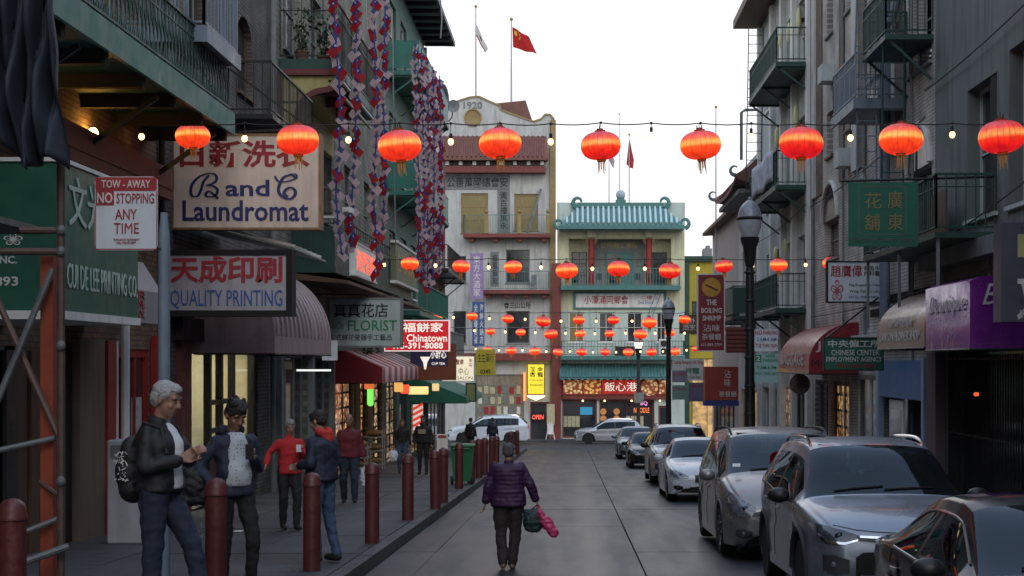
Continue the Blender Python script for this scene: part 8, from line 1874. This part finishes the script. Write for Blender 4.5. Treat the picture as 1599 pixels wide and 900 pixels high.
# 6, 7 couple further on
e_, J_, w_ = person('long haired woman in black top and jeans walking beside the man in black', 628, 42, 1.50, R(10), dict(anL=(.1, -.1, .09), toeL=(.1, -.25, .04), anR=(-.08, .1, .09), toeR=(-.09, -.04, .03)), dict(top=(M['blackhood'], None), legs=M['bluejean'], bulk=1.0), hair='long', hairc=(.10, .05, .03))
hnd = w_((-.27, -.08, .82)); bag('plastic_bag', 'small white plastic bag carried by the long haired woman', hnd + Vector((-.02, 0, -.2)), .13, .08, .16, M['whitebag'], handles=hnd)
e_, J_, w_ = person('man in black hoodie with small chest print and black trousers', 661, 41.4, 1.60, R(-6), dict(anL=(.12, -.12, .09), toeL=(.13, -.27, .04), anR=(-.12, .08, .09), toeR=(-.13, -.06, .03), elR=(-.28, .05, 1.15), wrR=(-.26, -.1, .92)), dict(top=(M['blackhood'], None), legs=M['blacktr'], bulk=1.2, hood=M['blackhood'], shoe=M['rubber']), girth=1.1, hairc=(.015, .012, .01), skin='skin2')
p_ = w_((0, -.185, 1.28)); top('chest_print', MB().box(p_.x - .10, p_.x + .10, p_.y - .02, p_.y, p_.z - .06, p_.z + .06), mat('print_beige', (.28, .24, .15), .7), 'small beige print on the chest of the black hoodie', 'print')
# 8, 9 near the corner, 10 by the entrance
person('person in dark coat standing near the green awning', 735, 62, 1.52, R(160), {}, dict(top=(M['blackjacket'], None), legs=M['blacktr'], bulk=1.25, hem=.1), hairc=(.02, .015, .015))
person('person in navy jacket seen from behind near the white suv', 769, 66, 1.52, R(175), {}, dict(top=(M['navycoat'], None), legs=M['navyjean'], bulk=1.2), hairc=(.03, .03, .035))
# 10 woman in purple, from behind
e_, J_, w_ = person('woman in purple quilted jacket walking away down the street with two bags', 794, 17.2, 1.46, R(180), dict(chest=(0, -.01, 1.27), neck=(0, -.01, 1.43), head=(0, -.04, 1.575), elL=(.27, .03, 1.13), wrL=(.31, -.0, .90), elR=(-.29, .02, 1.14), wrR=(-.37, -.04, .93), anL=(.07, .06, .10), toeL=(.08, -.08, .05), anR=(-.05, -.02, .085), toeR=(-.06, -.17, .035), knR=(-.09, -.03, .5)),
   dict(top=(M['quilt'], None), legs=M['browntr'], bulk=1.28, hem=.10, sleeve=1.05, legk=1.25, shoe=mat('tan_shoe', (.16, .11, .07), .6), folds=.012), hairc=(.10, .095, .10), near=True, girth=1.05, z=gz(17.2), headk=1.0)
hnd = w_((-.38, -.05, .86)); bag('carrier_bag', 'dark green carrier bag held by the woman in purple', P(832, 812, 17.15), .115, .08, .12, M['greenbag'], handles=hnd)
pk = emp('carrier_bag', P(855, 812, 17.1), 'bright pink carrier bag swinging behind the dark green one', 'bag'); pb = MB(); a_, b_ = P(843, 800, 17.1), P(864, 832, 17.1); cap(pb, a_, .035, b_, .06); pb.ell(a_.lerp(b_, .55), (.07, .05, .10), 12, 10, Matrix.Rotation(R(-38), 3, 'Y'))
o_ = part('pouch', MB().box(0, .1, 0, .1, 0, .1), M['pinkbag'], pk); remesh_later(o_, pb, .01, 2, M['pinkbag'], .012, 20)
part('handle', MB().tube([hnd, a_], .008, 4), M['pinkbag'], pk)

# ------------------------------------------------------------------ small street things on the left pavement
gb = emp('wheelie_bin', (-2.75, 35.6, gz(35.6) + .14), 'green wheeled rubbish bin behind the bollards', 'bin'); zb_ = gz(35.6) + .14; bx = (722 - 893) / FPX * 35.6
M['bingreen'] = mat('bin_green', (.02, .16, .06), .45, var=.15, dirt=.2)
part('bin_body', MB().hexa([(bx - .20, 35.45, zb_ + .08), (bx + .20, 35.45, zb_ + .08), (bx + .20, 35.85, zb_ + .08), (bx - .20, 35.85, zb_ + .08), (bx - .25, 35.35, zb_ + .86), (bx + .25, 35.35, zb_ + .86), (bx + .25, 35.95, zb_ + .86), (bx - .25, 35.95, zb_ + .86)]), M['bingreen'], gb)
part('lid', MB().bbox(bx - .28, bx + .28, 35.3, 36.0, zb_ + .865, zb_ + .93, .02), M['bingreen'], gb)
for s in (-1, 1): part('wheel', MB().cyl((bx + s * .2, 35.5, zb_ + .10), (bx + s * .26, 35.5, zb_ + .10), .10, n=16), M['rubber'], gb)
part('handle', MB().cyl((bx - .2, 35.28, zb_ + .84), (bx + .2, 35.28, zb_ + .84), .02, n=8), M['bingreen'], gb)
pbd = emp('pavement_board', P(691, 700, 46), 'white pavement board with red heading standing by the shop doors', 'sign board'); a_ = P(682, 0, 46); b_ = P(699, 0, 46); zg = gz(46) + .14
part('board', MB().box(a_.x, b_.x, 46, 46.05, zg + .1, P(0, 678, 46).z), M['white'], pbd); part('heading', MB().box(a_.x + .04, b_.x - .04, 45.99, 46, P(0, 684, 46).z, P(0, 680, 46).z), M['lred'], pbd)
for s in (a_.x + .02, b_.x - .05): part('leg', MB().box(s, s + .03, 46.0, 46.3, zg, zg + .1), M['steel'], pbd)
top('paper_scrap', MB().hexa([(-4.62, 20.9, gz(20.9) + .150), (-4.5, 20.85, gz(20.9) + .149), (-4.48, 20.97, gz(20.9) + .150), (-4.6, 21.0, gz(20.9) + .149), (-4.62, 20.9, gz(20.9) + .154), (-4.5, 20.85, gz(20.9) + .153), (-4.48, 20.97, gz(20.9) + .164), (-4.6, 21.0, gz(20.9) + .153)]), M['white'], 'small white paper scrap lying on the pavement before the cabinet', 'litter')
for i, (x, d_, w2, h_) in enumerate(((560, 43, .7, .8), (592, 45.5, .6, 1.2), (668, 52, .6, .9), (700, 61, .9, .8))):
    X = -6.05 + .1 * i; z_ = gz(d_) + .14; e = emp('display_rack', (X + .2, d_, z_), 'shop display rack of small goods, %s along the left shopfronts' % ordn[i], 'display rack', 'display racks outside the left shops')
    for k in range(3):
        part('shelf', MB().box(X - .2, X + .4, d_ - w2 / 2, d_ + w2 / 2, z_ + .15 + k * h_ / 3, z_ + .18 + k * h_ / 3), M['steel'], e)
        part('goods', MB().ell((X + .1, d_, z_ + .28 + k * h_ / 3), (.26, w2 * .42, .10), 10, 8), M['fruit'], e)
    for s in (-1, 1): part('leg', MB().box(X + .36, X + .39, d_ + s * (w2 / 2 - .03), d_ + s * (w2 / 2 - .03) + .03, z_, z_ + h_), M['steel'], e)
run_remesh()
build_texts()
